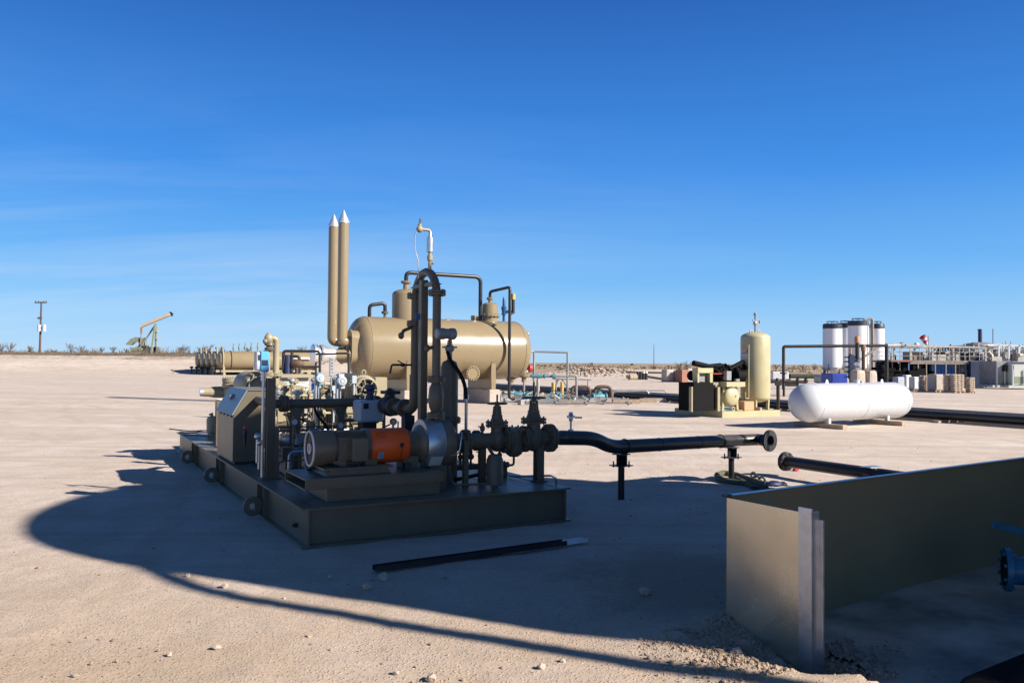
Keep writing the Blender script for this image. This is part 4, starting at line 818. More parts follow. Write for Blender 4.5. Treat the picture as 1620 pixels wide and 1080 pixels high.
# structural frame behind
p_ = C(488,625,7.6); q_ = C(446,597,7.6)
t2 = thing('panel_cabinet', 'pale grey-green louvred panel cabinet behind the compressor nozzles', 'cabinet', S, (p_.x-0.3,7.9,SZ))
m = MB(); m.bb((q_.x,7.6,p_.z),(p_.x,8.1,q_.z)); m.build('housing', GREYL, t2, bev=0.01)
m = MB()
for k in range(3): m.bb((q_.x+0.05,7.59,p_.z+0.06+k*0.09),(p_.x-0.05,7.598,p_.z+0.065+k*0.09))
m.build('louvre', GREYM, t2)
m = MB(); m.bb((q_.x-0.05,7.5,q_.z),(p_.x+0.05,8.15,q_.z+0.06)); m.build('roof_rail', SANDP, t2)
m = MB(); m.bb((q_.x+0.1,7.7,SZ),(q_.x+0.2,8.0,p_.z)); m.bb((p_.x-0.2,7.7,SZ),(p_.x-0.1,8.0,p_.z)); m.build('leg', SANDP, t2)
# scrubber + instruments
def dial(px, py, v, r, label, col, back=False):
    p_ = S.on(px,py,y=v); t = thing('pressure_transmitter', label, 'instrument', S, tuple(p_+V(0,0,-r)), group='round instruments over the pipe header')
    m = MB(); m.lathe(p_+V(0,-0.07,0),(0,1,0),[(0,0),(0,r*0.75),(0.015,r),(0.13,r),(0.145,r*0.8),(0.145,0)],26); m.build('case', WHITEM if not back else GREYBOX, t)
    m = MB(); m.cyl(p_+V(0,-0.074,0),p_+V(0,-0.071,0),r*0.48,n=20); m.build('dial_face', GREYM, t)
    m = MB(); m.cyl(p_+V(0,-0.078,0),p_+V(0,-0.075,0),r*0.22,n=12); m.build('dial_centre', PINKP, t)
    cp = BLUEL if not back else GREYBOX; m = MB(); m.bb(p_+V(-r*0.55,-0.03,r*0.9),p_+V(r*0.55,0.07,r*1.45)); m.build('blue_cap' if not back else 'cap', cp, t); m = MB(); m.bb(p_+V(-0.1*r,-0.03,-r*1.5),p_+V(r*0.7,0.07,-r*0.9)); m.build('blue_cap' if not back else 'cap', cp, t)
    m = MB(); m.cyl(p_+V(-r*0.7,0.03,-0.5),p_+V(-r*0.7,0.03,r*0.5),0.022,n=10); m.bar(p_+V(-r*0.9,0.03,0),p_+V(r*1.3,0.03,0),0.035); m.cyl(p_+V(r*0.1,0.05,-0.38),p_+V(r*0.1,0.05,-r),0.012,n=8); m.build('mount_pole', GALV, t)
dial(505,598.5,4.5,0.062,'round white dial transmitter with bright blue caps, left of the sight column',WHITEM)
dial(539.5,602.5,4.4,0.075,'larger round white dial transmitter without blue, right of the sight column',WHITEM,True)
p_ = S.on(524,598,y=5.2); t = thing('sight_column', 'silver level gauge column standing between the two white dials', 'gauge', S, (p_.x,5.2,S.on(524,630,y=5.2).z))
m = MB(); zt_ = S.on(524,566,y=5.2).z; zb_ = S.on(524,628,y=5.2).z; m.bar((p_.x,5.2,zt_-0.28),(p_.x,5.2,zt_),0.07,0.05); m.cyl((p_.x,5.2,zb_),(p_.x,5.2,zt_-0.28),0.016,n=8)
m.bar((p_.x-0.16,5.2,zt_-0.30),(p_.x+0.10,5.2,zt_-0.30),0.025); m.build('column', GALV, t)
m = MB()
for k in range(5): m.ell((p_.x,5.165,zt_-0.03-k*0.05),(0.012,0.008,0.012),8,5)
m.build('sight_port', GLASS, t)
m = MB(); m.cyl((p_.x+0.09,5.2,zb_-0.3),(p_.x+0.09,5.2,zt_-0.38),0.03,n=12); m.cyl((p_.x-0.2,5.3,zb_-0.4),(p_.x-0.2,5.3,zt_-0.44),0.028,n=12); m.build('side_pipe', GALV, t)
# low shiny piping and tubes seen under the header
t = thing('cooling_lines', 'bundle of bright horizontal tubes and a cooler drum low on the skid', 'piping', S, (1.4,4.4,SZ))
for k,(py,v_,r_,mm) in enumerate(((662,6.2,0.018,GALV),(669,5.6,0.022,GALV),(680,5.0,0.016,CHROME),(686,4.7,0.012,GALV),(655,6.8,0.02,GALV))):
    a_ = C(450,py+1,v_); b_ = C(560,py-1,v_); m = MB(); m.tube([a_+V(-0.2,0,-0.1),a_,b_,b_+V(0.1,0,-0.25)],r_,8,bend=0.06); m.build('tube', mm, t)
a_ = C(478,697,4.4); m = MB(); m.lathe((a_.x-0.35,4.4,a_.z),(1,0,0),[(0,0),(0.03,0.09),(0.08,0.115),(0.9,0.115),(0.95,0.09),(1.0,0)],26); m.build('cooler_drum', GALV, t)
for py,v_ in ((712,2.7),(721,2.6)):
    a_ = C(418,py,v_); b_ = C(484,py-2,v_); m = MB(); m.tube([a_,b_,b_+V(0.5,0.5,0)],0.028 if py<715 else 0.018,10,bend=0.1); m.build('lower_pipe', GREYM, t)
m = MB(); a_ = C(455,662,4.0); m.tube([C(448,655,4.2),C(480,664,4.1),C(500,674,4.0),C(512,680,3.9)],0.014,8,bend=0.2); m.tube([C(497,640,3.1),C(500,655,3.0),C(512,668,2.9),C(520,680,2.9)],0.018,8,bend=0.15); m.build('hose', RUBBER, t)
m = MB(); p_ = C(459,733,3.3); m.box(p_,(0.09,0.06,0.10)); p_ = C(427,732,3.2); m.box(p_+V(0,0,0),(0.05,0.05,0.07)); m.build('solenoid', BLUEL, t)
for px,v_ in ((434,4.3),(455,5.2),(487,3.4),(492,3.2)):
    x_ = C(px,720,v_).x; m = MB(); m.bar((x_,v_,SZ),(x_,v_,0.95),0.05); m.build('strut', SANDP, t)
rj = random.Random(5)
for k in range(60):
    m = MB()
    v_ = rj.uniform(3.4,6.5); x_ = rj.uniform(0.75,2.7); z_ = rj.uniform(SZ+0.05,1.05)
    ty = rj.random()
    if ty < 0.45: m.cyl((x_,v_,z_),(x_+rj.uniform(-0.1,0.3),v_+rj.uniform(-.1,.1),z_),rj.uniform(0.012,0.035),n=10)
    elif ty < 0.7: m.cyl((x_,v_,SZ),(x_,v_,z_),rj.uniform(0.012,0.03),n=8)
    elif ty < 0.85: m.box((x_,v_,z_),(0.08,0.07,0.1))
    else: m.flange((x_,v_,z_),(1,0,0) if rj.random()<.5 else (0,0,1),0.07,0.015,6,16)
    m.build('fitting', SHADETANM, t)
# things at the far left end of the skid
p_ = C(335,690,8.0); t = thing('small_receiver', 'small tan upright receiver at the far left end of the skid', 'vessel', S, (p_.x,8.0,SZ))
m = MB(); zz = C(335,657,8.0).z; m.lathe((p_.x,8.0,SZ+0.05),(0,0,1),[(0,0),(0.02,0.09),(zz-SZ-0.12,0.095),(zz-SZ-0.07,0.07),(zz-SZ-0.05,0.02),(zz-SZ,0.02),(zz-SZ,0)],22); m.cyl((p_.x,8.0,SZ),(p_.x,8.0,SZ+0.06),0.07); m.build('shell', SANDP, t)
m = MB(); m.ell((p_.x-0.02,8.0,zz+0.02),(0.04,0.03,0.02)); m.build('top_valve', GREYM, t)
x_ = C(346,680,6.3).x; t = thing('frame_post', 'dark upright channel post with a silver pipe behind the cabinet', 'post', S, (x_,6.3,SZ))
m = MB(); m.hcol((x_,6.3),SZ,C(343,632,6.3).z,0.10,0.10); m.build('post', SHADETANM, t)
m = MB(); z_ = C(343,633,6.3).z; m.tube([(x_+0.09,6.25,SZ),(x_+0.09,6.25,z_),(x_-0.05,6.25,z_+0.02)],0.018,8,bend=0.03); m.build('pipe', GALV, t)
t = thing('grounding_cables', 'dark and tan cables trailing off the far left skid corner', 'cable', S, (0.1,9.0,SZ))
for k,(pts_,mm) in enumerate(([((268,678),(300,682),(330,680),(348,686)),BLACK],[((285,683),(305,685),(325,680),(345,678)),RUSTB],[((290,688),(312,688),(330,690)),BLACK])):
    m = MB(); m.tube([S.on(px,py,z=SZ+0.05+0.01*k) for px,py in pts_],0.012,6,bend=0.3); m.build('cable', mm, t)

# ---------------------------------------------------------------- horizontal heater treater, frame T: x along its axis
T = Frame((-3.0,34.7,0), 29); TR, TZ, TH = 1.275, 2.28, 3.45
def tu(px, v, py=560): return T.on(px,py,y=v).x
t = thing('heater_treater', 'large glossy tan horizontal pressure vessel on concrete saddle piers', 'vessel', T, (0,0,0))
hd = [(-(TH+0.62*math.sin(a)), TR*math.cos(a)) for a in [math.pi/2*k/12 for k in range(12,-1,-1)]]
prof = [(x+4.2, r) for x,r in hd] + [(4.2+TH+0.62*math.sin(a), TR*math.cos(a)) for a in [math.pi/2*k/12 for k in range(0,13)]]
vs_ = MB(); vs_.lathe((-4.2,0,TZ),(1,0,0),prof,96); vs_.build('vessel_shell', TAN, t)
m = MB()
for x_ in (-TH,-0.6,TH): m.ring((x_,0,TZ),(1,0,0),TR+0.002,0.010,72,6)
m.build('weld_seam', TAN, t)
su1,su2 = tu(647,-1.15,590),tu(780.5,-1.15,590)
for x_ in (su1,su2):
    m = MB(); poly = [(x_-0.09,-1.10,0.62),(x_-0.09,1.10,0.62),(x_-0.09,1.16,TZ-0.45)] + [(x_-0.09,(TR+0.02)*math.cos(a),TZ+(TR+0.02)*math.sin(a)) for a in [math.radians(-22-136*k/14) for k in range(15)]] + [(x_-0.09,-1.16,TZ-0.45)]
    m.prism(poly,(0.02,0,0))
    for y_ in (-1.12,-0.6,0,0.6,1.12): m.bb((x_-0.07,y_-0.01,0.62),(x_+0.13,y_+0.01,TZ-0.5 if abs(y_)>1 else TZ-1.2))
    m.bb((x_-0.12,-1.16,0.60),(x_+0.16,1.16,0.62)); m.build('saddle', TAN, t)
# dome
dx_ = tu(642,0,480); zt_ = T.on(642,457,y=0).z; m = MB(); m.lathe((dx_,0,TZ+TR-0.15),(0,0,1),[(0,0.57),(zt_-TZ-TR-0.10,0.57)]+[(zt_-TZ-TR-0.10+0.25*math.sin(a),0.57*math.cos(a)) for a in [math.pi/2*k/8 for k in range(1,9)]],48); m.build('gas_dome', TAN, t)
m = MB(); m.cyl((dx_,0,zt_),(dx_,0,zt_+0.28),0.12,n=20); m.flange((dx_,0,zt_+0.28),(0,0,1),0.22,0.03,8); m.build('dome_nozzle', TAN, t)
sx_ = tu(775,0,490); z2 = T.on(775,478,y=0).z; m = MB(); m.lathe((sx_,0,TZ+TR-0.1),(0,0,1),[(0,0.36),(0.28,0.34),(0.29,0.44),(0.36,0.44),(0.37,0.34),(z2-TZ-TR-0.0,0.33),(z2-TZ-TR+0.06,0.25),(z2-TZ-TR+0.10,0.0)],36)
for k in range(14): an = 2*math.pi*k/14; m.cyl((sx_+0.4*math.cos(an),0.4*math.sin(an),TZ+TR+0.14),(sx_+0.4*math.cos(an),0.4*math.sin(an),TZ+TR+0.30),0.025,n=6)
m.build('small_dome', TAN, t)
m = MB(); m.cyl((sx_,0,z2),(sx_,0,z2+0.2),0.08); m.flange((sx_,0,z2+0.16),(0,0,1),0.15,0.03,8); m.build('dome_nozzle', TAN, t)
# fire tube box and burners
fx0 = -(TH+0.62)
for v_ in (-0.55,0.55):
    m = MB(); zz0,zz1 = 1.97,2.66; x0 = tu(555,-0.55,548)
    pr = [(x0, v_+0.30*math.sin(a), zz1+0.30*math.cos(a)) for a in [-math.pi/2+math.pi*k/10 for k in range(11)]] + [(x0, v_+0.30*math.cos(a), zz0-0.30*math.sin(a)) for a in [math.pi*k/10 for k in range(11)]]
    m.prism(pr,(0.95,0,0)); m.build('fire_tube_box', TAN, t)
    pr2 = [(x0-0.06, v_+(p_[1]-v_)*1.13, (zz0+zz1)/2+(p_[2]-(zz0+zz1)/2)*1.07) for p_ in pr]; m = MB(); m.prism(pr2,(0.06,0,0)); m.build('box_flange', TAN, t)
    sx0 = tu(542.5 if v_<0 else 527, v_, 450); zb_ = T.on(542,540,y=v_).z; ztop = 7.18; zap = 7.72; r_ = 0.205
    m = MB(); m.tube([(x0-0.06,v_,zb_),(sx0,v_,zb_),(sx0,v_,ztop)],r_,28,bend=0.26); m.build('stack', TAN, t)
    m = MB(); m.lathe((sx0,v_,ztop-0.02),(0,0,1),[(0,0.19),(0.0,r_+0.02),(0.06,r_+0.018),(zap-ztop-0.05,0.03),(zap-ztop,0.0)],28); m.build('stack_cone', CHROME, t)
    zb2 = 2.0; xr = tu(530,v_,560) if v_<0 else tu(522,v_,560)
    m = MB(); m.cyl((x0-0.05,v_,zb2),(xr,v_,zb2),0.20,n=28); m.flange((x0-0.1,v_,zb2),(1,0,0),0.30,0.04,10); m.build('burner_tube', TAN, t)
    xd = tu(506,v_,557) if v_<0 else tu(508,v_,557)
    m = MB(); m.lathe((xd,v_,zb2),(1,0,0),[(0,0.36),(0.03,0.38),(0.12,0.38),(0.13,0.30),(xr-xd-0.06,0.30),(xr-xd,0.24)],36); m.lathe((xd-0.30,v_,zb2),(1,0,0),[(0,0),(0.0,0.36),(0.03,0.40),(0.12,0.40),(0.12,0.30),(0.32,0.30)],36); m.build('flame_arrestor', CHROME, t)
# pipework on the vessel
m = MB(); zt1 = T.on(700,434.5,y=0).z; xe = tu(760,0,470); m.tube([(dx_,0,zt_+0.25),(dx_,0,zt1),(xe,0,zt1+0.0),(xe,0,TZ+TR-0.05)],0.085,14,bend=0.28); m.build('gas_line', BLACKP, t)
xa_ = tu(584.5,0,490); xb_ = tu(609,0,490); zz = T.on(597,480,y=0).z; m = MB(); m.tube([(xa_,0,TZ+TR-0.05),(xa_,0,zz-0.08),(xb_,0,zz+0.03),(xb_,0,zz-0.35)],0.075,12,bend=0.16); m.build('vent_line', BLACKP, t)
m = MB(); m.cyl((xb_,0,TZ+TR-0.05),(xb_,0,zz-0.3),0.06); m.flange((xb_,0,zz-0.36),(0,0,1),0.14,0.03,6); m.build('vent_valve', SHADETANM, t)
xc_ = tu(806,-1.45,540); zz = T.on(790,456,y=-0.7).z; m = MB(); m.tube([(sx_,0,z2+0.16),(sx_,0,zz-0.1),(xc_,-1.45,T.on(806,454,y=-1.45).z),(xc_,-1.45,0.25),(xc_+0.25,-1.5,0.22)],0.065,12,bend=0.14); m.build('down_line', BLACKP, t)
m = MB(); q_ = T.on(812,470,y=-1.4); m.cyl(q_+V(0,0,-0.7),q_+V(0,0,-0.05),0.07); m.tube([q_+V(0,0,-0.65),q_+V(-0.15,0,-0.75)],0.05); m.build('relief_pipe', DARKB, t)
m = MB(); m.cyl(q_+V(0,0,-0.1),q_+V(0,0,0.14),0.085); m.build('orange_cap', YELW, t)
q0 = T.on(797,508,y=0); m = MB(); m.lathe(q0+V(0,0,-0.15),(0,0,1),[(0,0.06),(0.42,0.06),(0.43,0.11),(0.5,0.11),(0.51,0.08),(0.72,0.12),(0.78,0.12),(0.8,0.07),(1.10,0.06),(1.22,0.03),(1.22,0)],16); m.cyl(q0+V(0,0,0.42),q0+V(0.35,-0.2,0.42),0.07); rv = m.build('relief_valve', BLUE, t)
m = MB(); q_ = T.on(709,507,y=-0.2); m.cyl(q_+V(0,0,-0.25),q_+V(0,0,0.02),0.05); m.box(q_+V(0,0,0.05),(0.2,0.08,0.06)); m.build('top_nozzle', TAN, t)
m = MB(); q_ = T.on(757,503,y=0); m.bb(q_+V(-0.35,-0.04,-0.25),q_+V(-0.0,0.04,0.10)); m.build('lifting_lug', TAN, t)
m = MB(); q_ = T.on(747,590,y=-TR-0.05); m.cyl(q_+V(0,0.6,0),q_,0.22,n=28); m.flange(q_+V(0,-0.05,0),(0,1,0),0.31,0.05,14,32); m.build('manway', TAN, t)
m = MB(); q_ = T.on(808,600,y=-0.2); m.lathe(q_+V(0,0,-0.25),(0,0,1),[(0,0.0),(0.02,0.10),(0.18,0.12),(0.2,0.2),(0.27,0.2),(0.27,0.14),(0.5,0.14)],18); m.build('drain_nozzle', TAN, t)
for px,py in ((831,528),(833,566),(829,588)):
    q_ = T.on(px,py,x=TH+0.62); m = MB(); m.cyl(q_+V(-0.3,0,0),q_+V(0.1,0,0),0.05); m.ell(q_+V(0.12,0,0),(0.09,0.09,0.10)); m.build('head_valve', GREYM, t)
q_ = T.on(836,582,x=TH+0.9); m = MB(); m.cyl(q_,q_+V(0.12,0,0),0.17,n=18); m.cyl(q_+V(-0.6,0,0),q_,0.03); m.build('red_handwheel', RED, t)
q_ = T.on(829,590,x=TH+0.5); m = MB(); m.flange(q_+V(0,0,-0.1),(0,0,1),0.27,0.05,8); m.cyl(q_+V(0,0,-0.4),q_+V(0,0,0.35),0.11); m.build('outlet_nozzle', TAN, t)
for x_,lab in ((su1,'long concrete pier under the left saddle of the tan vessel'),(su2,'long concrete pier under the right saddle of the tan vessel')):
    m = MB(); m.bb((x_-0.24,-1.28,-0.1),(x_+0.26,1.28,0.60)); single(m,'concrete_pier',CONC,lab,'pier',T,'concrete piers under the vessel',bev=0.02)

# more sunlit compressor pipework between the cabinet and the big motor
t = thing('compressor_piping', 'dense sunlit tan pipes, flanges and small valves in front of the compressor', 'piping', S, (1.3,5.8,SZ))
rn = random.Random(90)
for k in range(14):
    px = 442+k*9+rn.uniform(-3,3); v_ = rn.uniform(4.8,6.6); zt_ = C(px,rn.uniform(598,625),v_).z; x_ = C(px,610,v_).x; r_ = rn.uniform(.018,.045)
    m = MB(); m.cyl((x_,v_,SZ),(x_,v_,zt_),r_,n=12); m.flange((x_,v_,zt_-.05),(0,0,1),r_*2,.014,6,16); m.build('riser_pipe', SANDP if k%3 else GALV, t)
    if k%2==0: m = MB(); m.ell((x_,v_,zt_+.03),(.05,.04,.045)); m.bar((x_-.07,v_,zt_+.07),(x_+.07,v_,zt_+.07),.014); m.cyl((x_,v_,zt_),(x_,v_,zt_+.08),.014,n=8); m.build('small_valve', GREYM if k%4 else SANDP, t)
for k in range(9):
    px = rn.uniform(438,520); py = rn.uniform(605,660); v_ = rn.uniform(4.9,6.8); p_ = C(px,py,v_); L_ = rn.uniform(.3,.8)
    m = MB(); m.tube([p_,p_+V(L_,0,0),p_+V(L_,rn.choice((-.3,.3)),0)],rn.uniform(.02,.05),10,bend=.08); m.build('cross_pipe', SANDP, t)
    m = MB(); m.flange(p_+V(L_*.4,0,0),(1,0,0),.09,.016,6,16); m.build('flange', SANDP, t)
for k in range(6):
    px = 450+k*19; v_ = 4.6; m = MB(); p_ = C(px,rn.uniform(640,655),v_); q_ = p_+V(rn.uniform(-.2,.3),-.3,-.45); m.tube([p_+V(0,0,.25),p_,p_+V(.06,-.1,-.2),q_],.012,8,bend=.12); m.build('cable', BLACK, t)
for px,py in ((497,612),(528,616),(560,600)):
    p_ = C(px,py,4.7); m = MB(); m.box(p_,(.07,.06,.12)); m.cyl(p_,p_+V(0,0,-.5),.016,n=8); m.build('sensor', BLUEL if px==497 else GREYBOX, t)
# ---------------------------------------------------------------- black pipeline leaving the skid
e_ = S.w((uf+0.03,AV,AZ)); A = W(905,692,10.0); Bq = W(940,693,10.2); Cq = W(966,707,10.45); D = W(1160,696.5,12.1); E = W(1190,695,12.35); Fp = W(1208,697,12.15)
t = thing('black_pipeline', 'black coated pipe with S-bend and open flange on two posts beyond the skid', 'pipeline', WF, (A.x,A.y,0))
r1 = 0.088
m = MB(); ax = (A-e_); m.tube([e_,e_+ax*0.12,e_+ax*0.5,A,A+(A-e_)*0.5,Bq,Cq,Cq+(D-Cq)*0.15],[0.055,0.06,r1,r1,r1,r1,r1,r1],26,bend=0); 
pth = [e_, e_+ax*0.10, e_+ax*0.42, e_+ax*0.6]; m = MB(); m.tube(pth,[0.055,0.058,r1,r1],26)
m.tube([e_+ax*0.55, Bq+V(0,0,0.0), Cq, Cq+(D-Cq)*0.2], r1, 26, bend=0.22, seg=9); m.tube([Cq+(D-Cq)*0.1, D], r1, 26); m.tube([D+(Cq-D)*0.01,D+(E-D)*0.45],r1*0.97,26); m.build('pipe', BLACKP, t)
fa = (Fp-E).normalized(); fa = Vector((0.60,-0.80,0.0)); fc2 = W(1219,697,12.02)
m = MB(); m.tube([D+(E-D)*0.3,E+(fc2-E)*0.35+V(0.03,0.09,0),fc2-fa*0.12],r1*0.97,26,bend=0.16); m.build('elbow', BLACKP, t)
m = MB(); m.lathe(fc2-fa*0.03,fa,[(-0.10,0.082),(0,0.094),(0,0.158),(0.032,0.158),(0.032,0.080),(0.0,0.078),(-0.07,0.076),(-0.08,0.0)],40)
_,fa1,fb1 = basis(fa)
for k in range(8): an = 2*math.pi*(k+.5)/8; q_ = fc2+(fa1*math.cos(an)+fb1*math.sin(an))*0.128; m.cyl(q_-fa*0.04,q_+fa*0.006,0.012,n=8)
m.build('flange', BLACK, t)
m = MB(); dd = (D-Cq).normalized()
for q_ in (Cq+(D-Cq)*0.10, D+(Cq-D)*0.12): m.ring(q_,dd,r1+0.004,0.009,28,6)
m.build('pipe_strap', BLACK, t)
for f_ in (0.36,0.68): m = MB(); m.ring(Cq+(D-Cq)*f_,dd,r1+0.0005,0.004,28,6); m.build('weld_bead', BLACK, t)
for px,yb in ((983,10.6),(1157,12.1)):
    top = W(px,706 if px<1000 else 697,yb); x_,y_ = top.x,top.y; zt_ = top.z-r1
    aa = math.degrees(math.atan2(dd.y,dd.x)); m = MB(); m.cyl((x_,y_,-0.1),(x_,y_,zt_-0.16),0.042,n=18)
    m.box((x_,y_,zt_-0.155),(0.24,0.20,0.012),aa); m.box((x_,y_,zt_-0.08),(0.17,0.014,0.14),aa); m.box((x_,y_,zt_-0.01),(0.18,0.16,0.012),aa)
    m.box((x_+0.02,y_,zt_-0.08),(0.014,0.14,0.14),aa)
    for sx in (-1,1): m.cyl((x_+sx*0.1,y_,zt_-0.18),(x_+sx*0.1,y_,zt_-0.10),0.01,n=6)
    m.build('support_post', BLACKP, t)
v0 = W(903,683,9.95); m = MB(); m.cyl((v0.x,v0.y,v0.z-0.03),(v0.x,v0.y,v0.z+0.03),0.035,n=10); m.cyl((v0.x,v0.y,v0.z),(v0.x,v0.y,v0.z+0.16),0.013,n=8); m.lathe((v0.x,v0.y,v0.z+0.13),(0,0,1),[(0,0.02),(0.03,0.028),(0.06,0.02),(0.08,0.03),(0.11,0.022),(0.11,0)],12)
m.bar((v0.x-0.05,v0.y,v0.z+0.185),(v0.x+0.05,v0.y,v0.z+0.185),0.03); bv = m.build('bleed_valve', GALV, t)
m = MB(); m.bar((v0.x+0.05,v0.y,v0.z+0.175),(v0.x+0.135,v0.y-0.01,v0.z+0.175),0.018); m.build('lever', BLACK, bv)

# second black pipe, passing behind the steel wall
p0 = W(1243,729.5,12.9); dr = Vector((0.485,-0.875,0)); t = thing('black_pipe', 'black flanged pipe lying low and running behind the steel wall', 'pipe', WF, (p0.x,p0.y,0))
m = MB(); m.cyl(p0+dr*0.05,p0+dr*4.6,0.088,n=28); m.build('pipe', BLACKP, t)
m = MB(); m.lathe(p0+dr*0.0,dr,[(0.0,0.0),(0.0,0.145),(0.04,0.145),(0.045,0.10),(0.12,0.09)],32); m.lathe(p0-dr*0.025,dr,[(0,0.07),(0,0.15),(0.02,0.15),(0.02,0.07)],32)
_,fa1,fb1 = basis(dr)
for k in range(8): an = 2*math.pi*(k+.5)/8; q_ = p0+(fa1*math.cos(an)+fb1*math.sin(an))*0.125; m.cyl(q_-dr*0.045,q_+dr*0.06,0.012,n=8)
m.build('flange', BLACK, t)
q_ = p0+dr*1.55; aa = math.degrees(math.atan2(dr.y,dr.x)); m = MB(); m.box((q_.x,q_.y,0.15),(0.10,0.26,0.16),aa); m.box((q_.x,q_.y,0.065),(0.26,0.30,0.02),aa); m.box((q_.x,q_.y,0.03),(0.12,0.12,0.05),aa); m.build('support_block', RUSTB, t)
m = MB(); m.box((q_.x,q_.y,q_.z+0.094),(0.16,0.26,0.012),aa); m.build('clamp_plate', GALV, t)
g_ = G(1259,745); m = MB(); m.stone((g_.x,g_.y,0.03),0.06,rg); single(m,'paint_marker',RED,'splash of red marker by the flange of the low black pipe','marker')
# webbing slings and shackles dropped on the ground
cc_ = G(1158,757); t = thing('lifting_sling', 'folded olive webbing sling with shackle dropped beneath the far pipe post', 'sling', WF, tuple(cc_))
def strap(mb, pts, w, th=0.008):
    for a,b in zip(pts,pts[1:]): mb.bar(a,b,w,th)
loop = [G(px,py)+V(0,0,z) for px,py,z in ((1200,775,.02),(1180,768,.03),(1155,766,.04),(1137,762,.05),(1134,757,.06),(1145,755,.07),(1165,757,.06),(1185,762,.04),(1200,768,.05),(1212,776,.03))]
m = MB(); m.tube(loop,0.045,8,bend=0.05); m.v = [(x,y,max(0.004,z*1.0)) for x,y,z in m.v]; m.build('webbing', STRAP, t)
m = MB(); l2 = [G(px,py)+V(0,0,.03) for px,py in ((1165,760),(1185,770),(1196,776),(1205,777))]; m.tube(l2,0.04,8,bend=0.05); m.build('webbing', STRAP, t)
m = MB(); q_ = G(1196,776)+V(0,0,.04); m.ring(q_,(0.3,0.2,1),0.06,0.016,14,6); m.build('shackle', BLACK, t)
for px,py,r_,lab in ((1192,755,.04,'small dark clamp lying furthest back by the sling'),(1197,762,.045,'dark fitting on the ground right of the sling'),(1205,764,.045,'dark pipe clamp next to the blue rag')):
    q_ = G(px,py); m = MB(); m.ring(q_+V(0,0,r_),(0.3,1,0.2),r_,r_*0.35,12,6); m.box(q_+V(r_,0,r_*0.4),(r_*1.4,r_,r_*0.7),30); single(m,'clamp',BLACK,lab,'clamp',group='fittings dropped beside the sling')
q_ = G(1224,768); m = MB(); m.ell(q_+V(0,0,0.03),(0.14,0.09,0.045),14,8,20); m.ell(q_+V(0.13,0.03,0.02),(0.08,0.06,0.03),12,6)
m.v = [(x+0.02*mn.noise((x*14,y*14,z*14)),y,z+0.02*mn.noise((x*12,y*12,3))) for x,y,z in m.v]; single(m,'rag',DKBLUE,'crumpled blue rag on the ground behind the steel wall','rag')

# ---------------------------------------------------------------- air compressor package, frame A
A_ = Frame((6.86,26.7,0), 29); AW,AD,AH = 2.62,2.35,0.20
t = thing('air_compressor', 'cream air compressor package on a beam skid with upright receiver', 'compressor', A_, (AW/2,AD/2,0))
m = MB(); m.bb((0,0,0),(AW,0.12,AH)); m.bb((0,AD-0.12,0),(AW,AD,AH)); m.bb((0,0.12,0.0),(0.10,AD-0.12,AH-0.003)); m.bb((AW-0.1,0.12,0),(AW,AD-0.12,AH-0.003)); m.bb((0.1,0.12,AH-0.03),(AW-0.1,AD-0.12,AH-0.008)); m.bb((1.7,-0.002,0.001),(1.76,0.3,AH+0.10)); m.build('skid_base', CREAM, t)
for x_,y_ in ((0.55,0.08),(0.05,1.95)): m = MB(); m.ring((x_,y_,AH+0.07),(0,1,0),0.06,0.02,14,6); m.build('lifting_eye', CREAM, t)
rx_,ry_ = A_.on(1195,600,y=0.75).x,0.75; zT = A_.on(1195,525,y=ry_).z
m = MB(); m.lathe((rx_,ry_,0.42),(0,0,1),[(0.0,0.0)]+[(0.20-0.20*math.cos(a),0.5*math.sin(a)) for a in [math.pi/2*k/8 for k in range(1,9)]]+[(zT-0.42-0.20+0.20*math.sin(a),0.5*math.cos(a)) for a in [math.pi/2*k/8 for k in range(0,9)]],56); m.build('receiver_tank', CREAM, t)
m = MB()
for k in range(4): an = math.pi/4+k*math.pi/2; m.bar((rx_+0.40*math.cos(an),ry_+0.40*math.sin(an),AH),(rx_+0.43*math.cos(an),ry_+0.43*math.sin(an),0.78),0.10,0.06); m.box((rx_+0.42*math.cos(an),ry_+0.42*math.sin(an),AH+0.01),(0.16,0.16,0.02))
m.build('receiver_leg', CREAM, t)
m = MB(); zz = zT-0.02; m.cyl((rx_,ry_,zz),(rx_,ry_,zz+0.62),0.035,n=10); m.ell((rx_,ry_,zz+0.32),(0.09,0.06,0.10)); m.bar((rx_-0.13,ry_,zz+0.42),(rx_+0.02,ry_,zz+0.42),0.04); m.bar((rx_,ry_,zz+0.30),(rx_+0.22,ry_,zz+0.30),0.04); m.cyl((rx_+0.21,ry_,zz+0.28),(rx_+0.21,ry_,zz+0.42),0.03,n=8); m.cyl((rx_,ry_,zz+0.6),(rx_,ry_,zz+0.68),0.06,n=8); m.build('relief_valve', GREYM, t)
m = MB()
for x_ in (-0.25,0.12): m.ring((rx_+x_,ry_-0.05,zT+0.0),(0,1,0),0.06,0.018,12,6)
m.build('lifting_eye', CREAM, t)
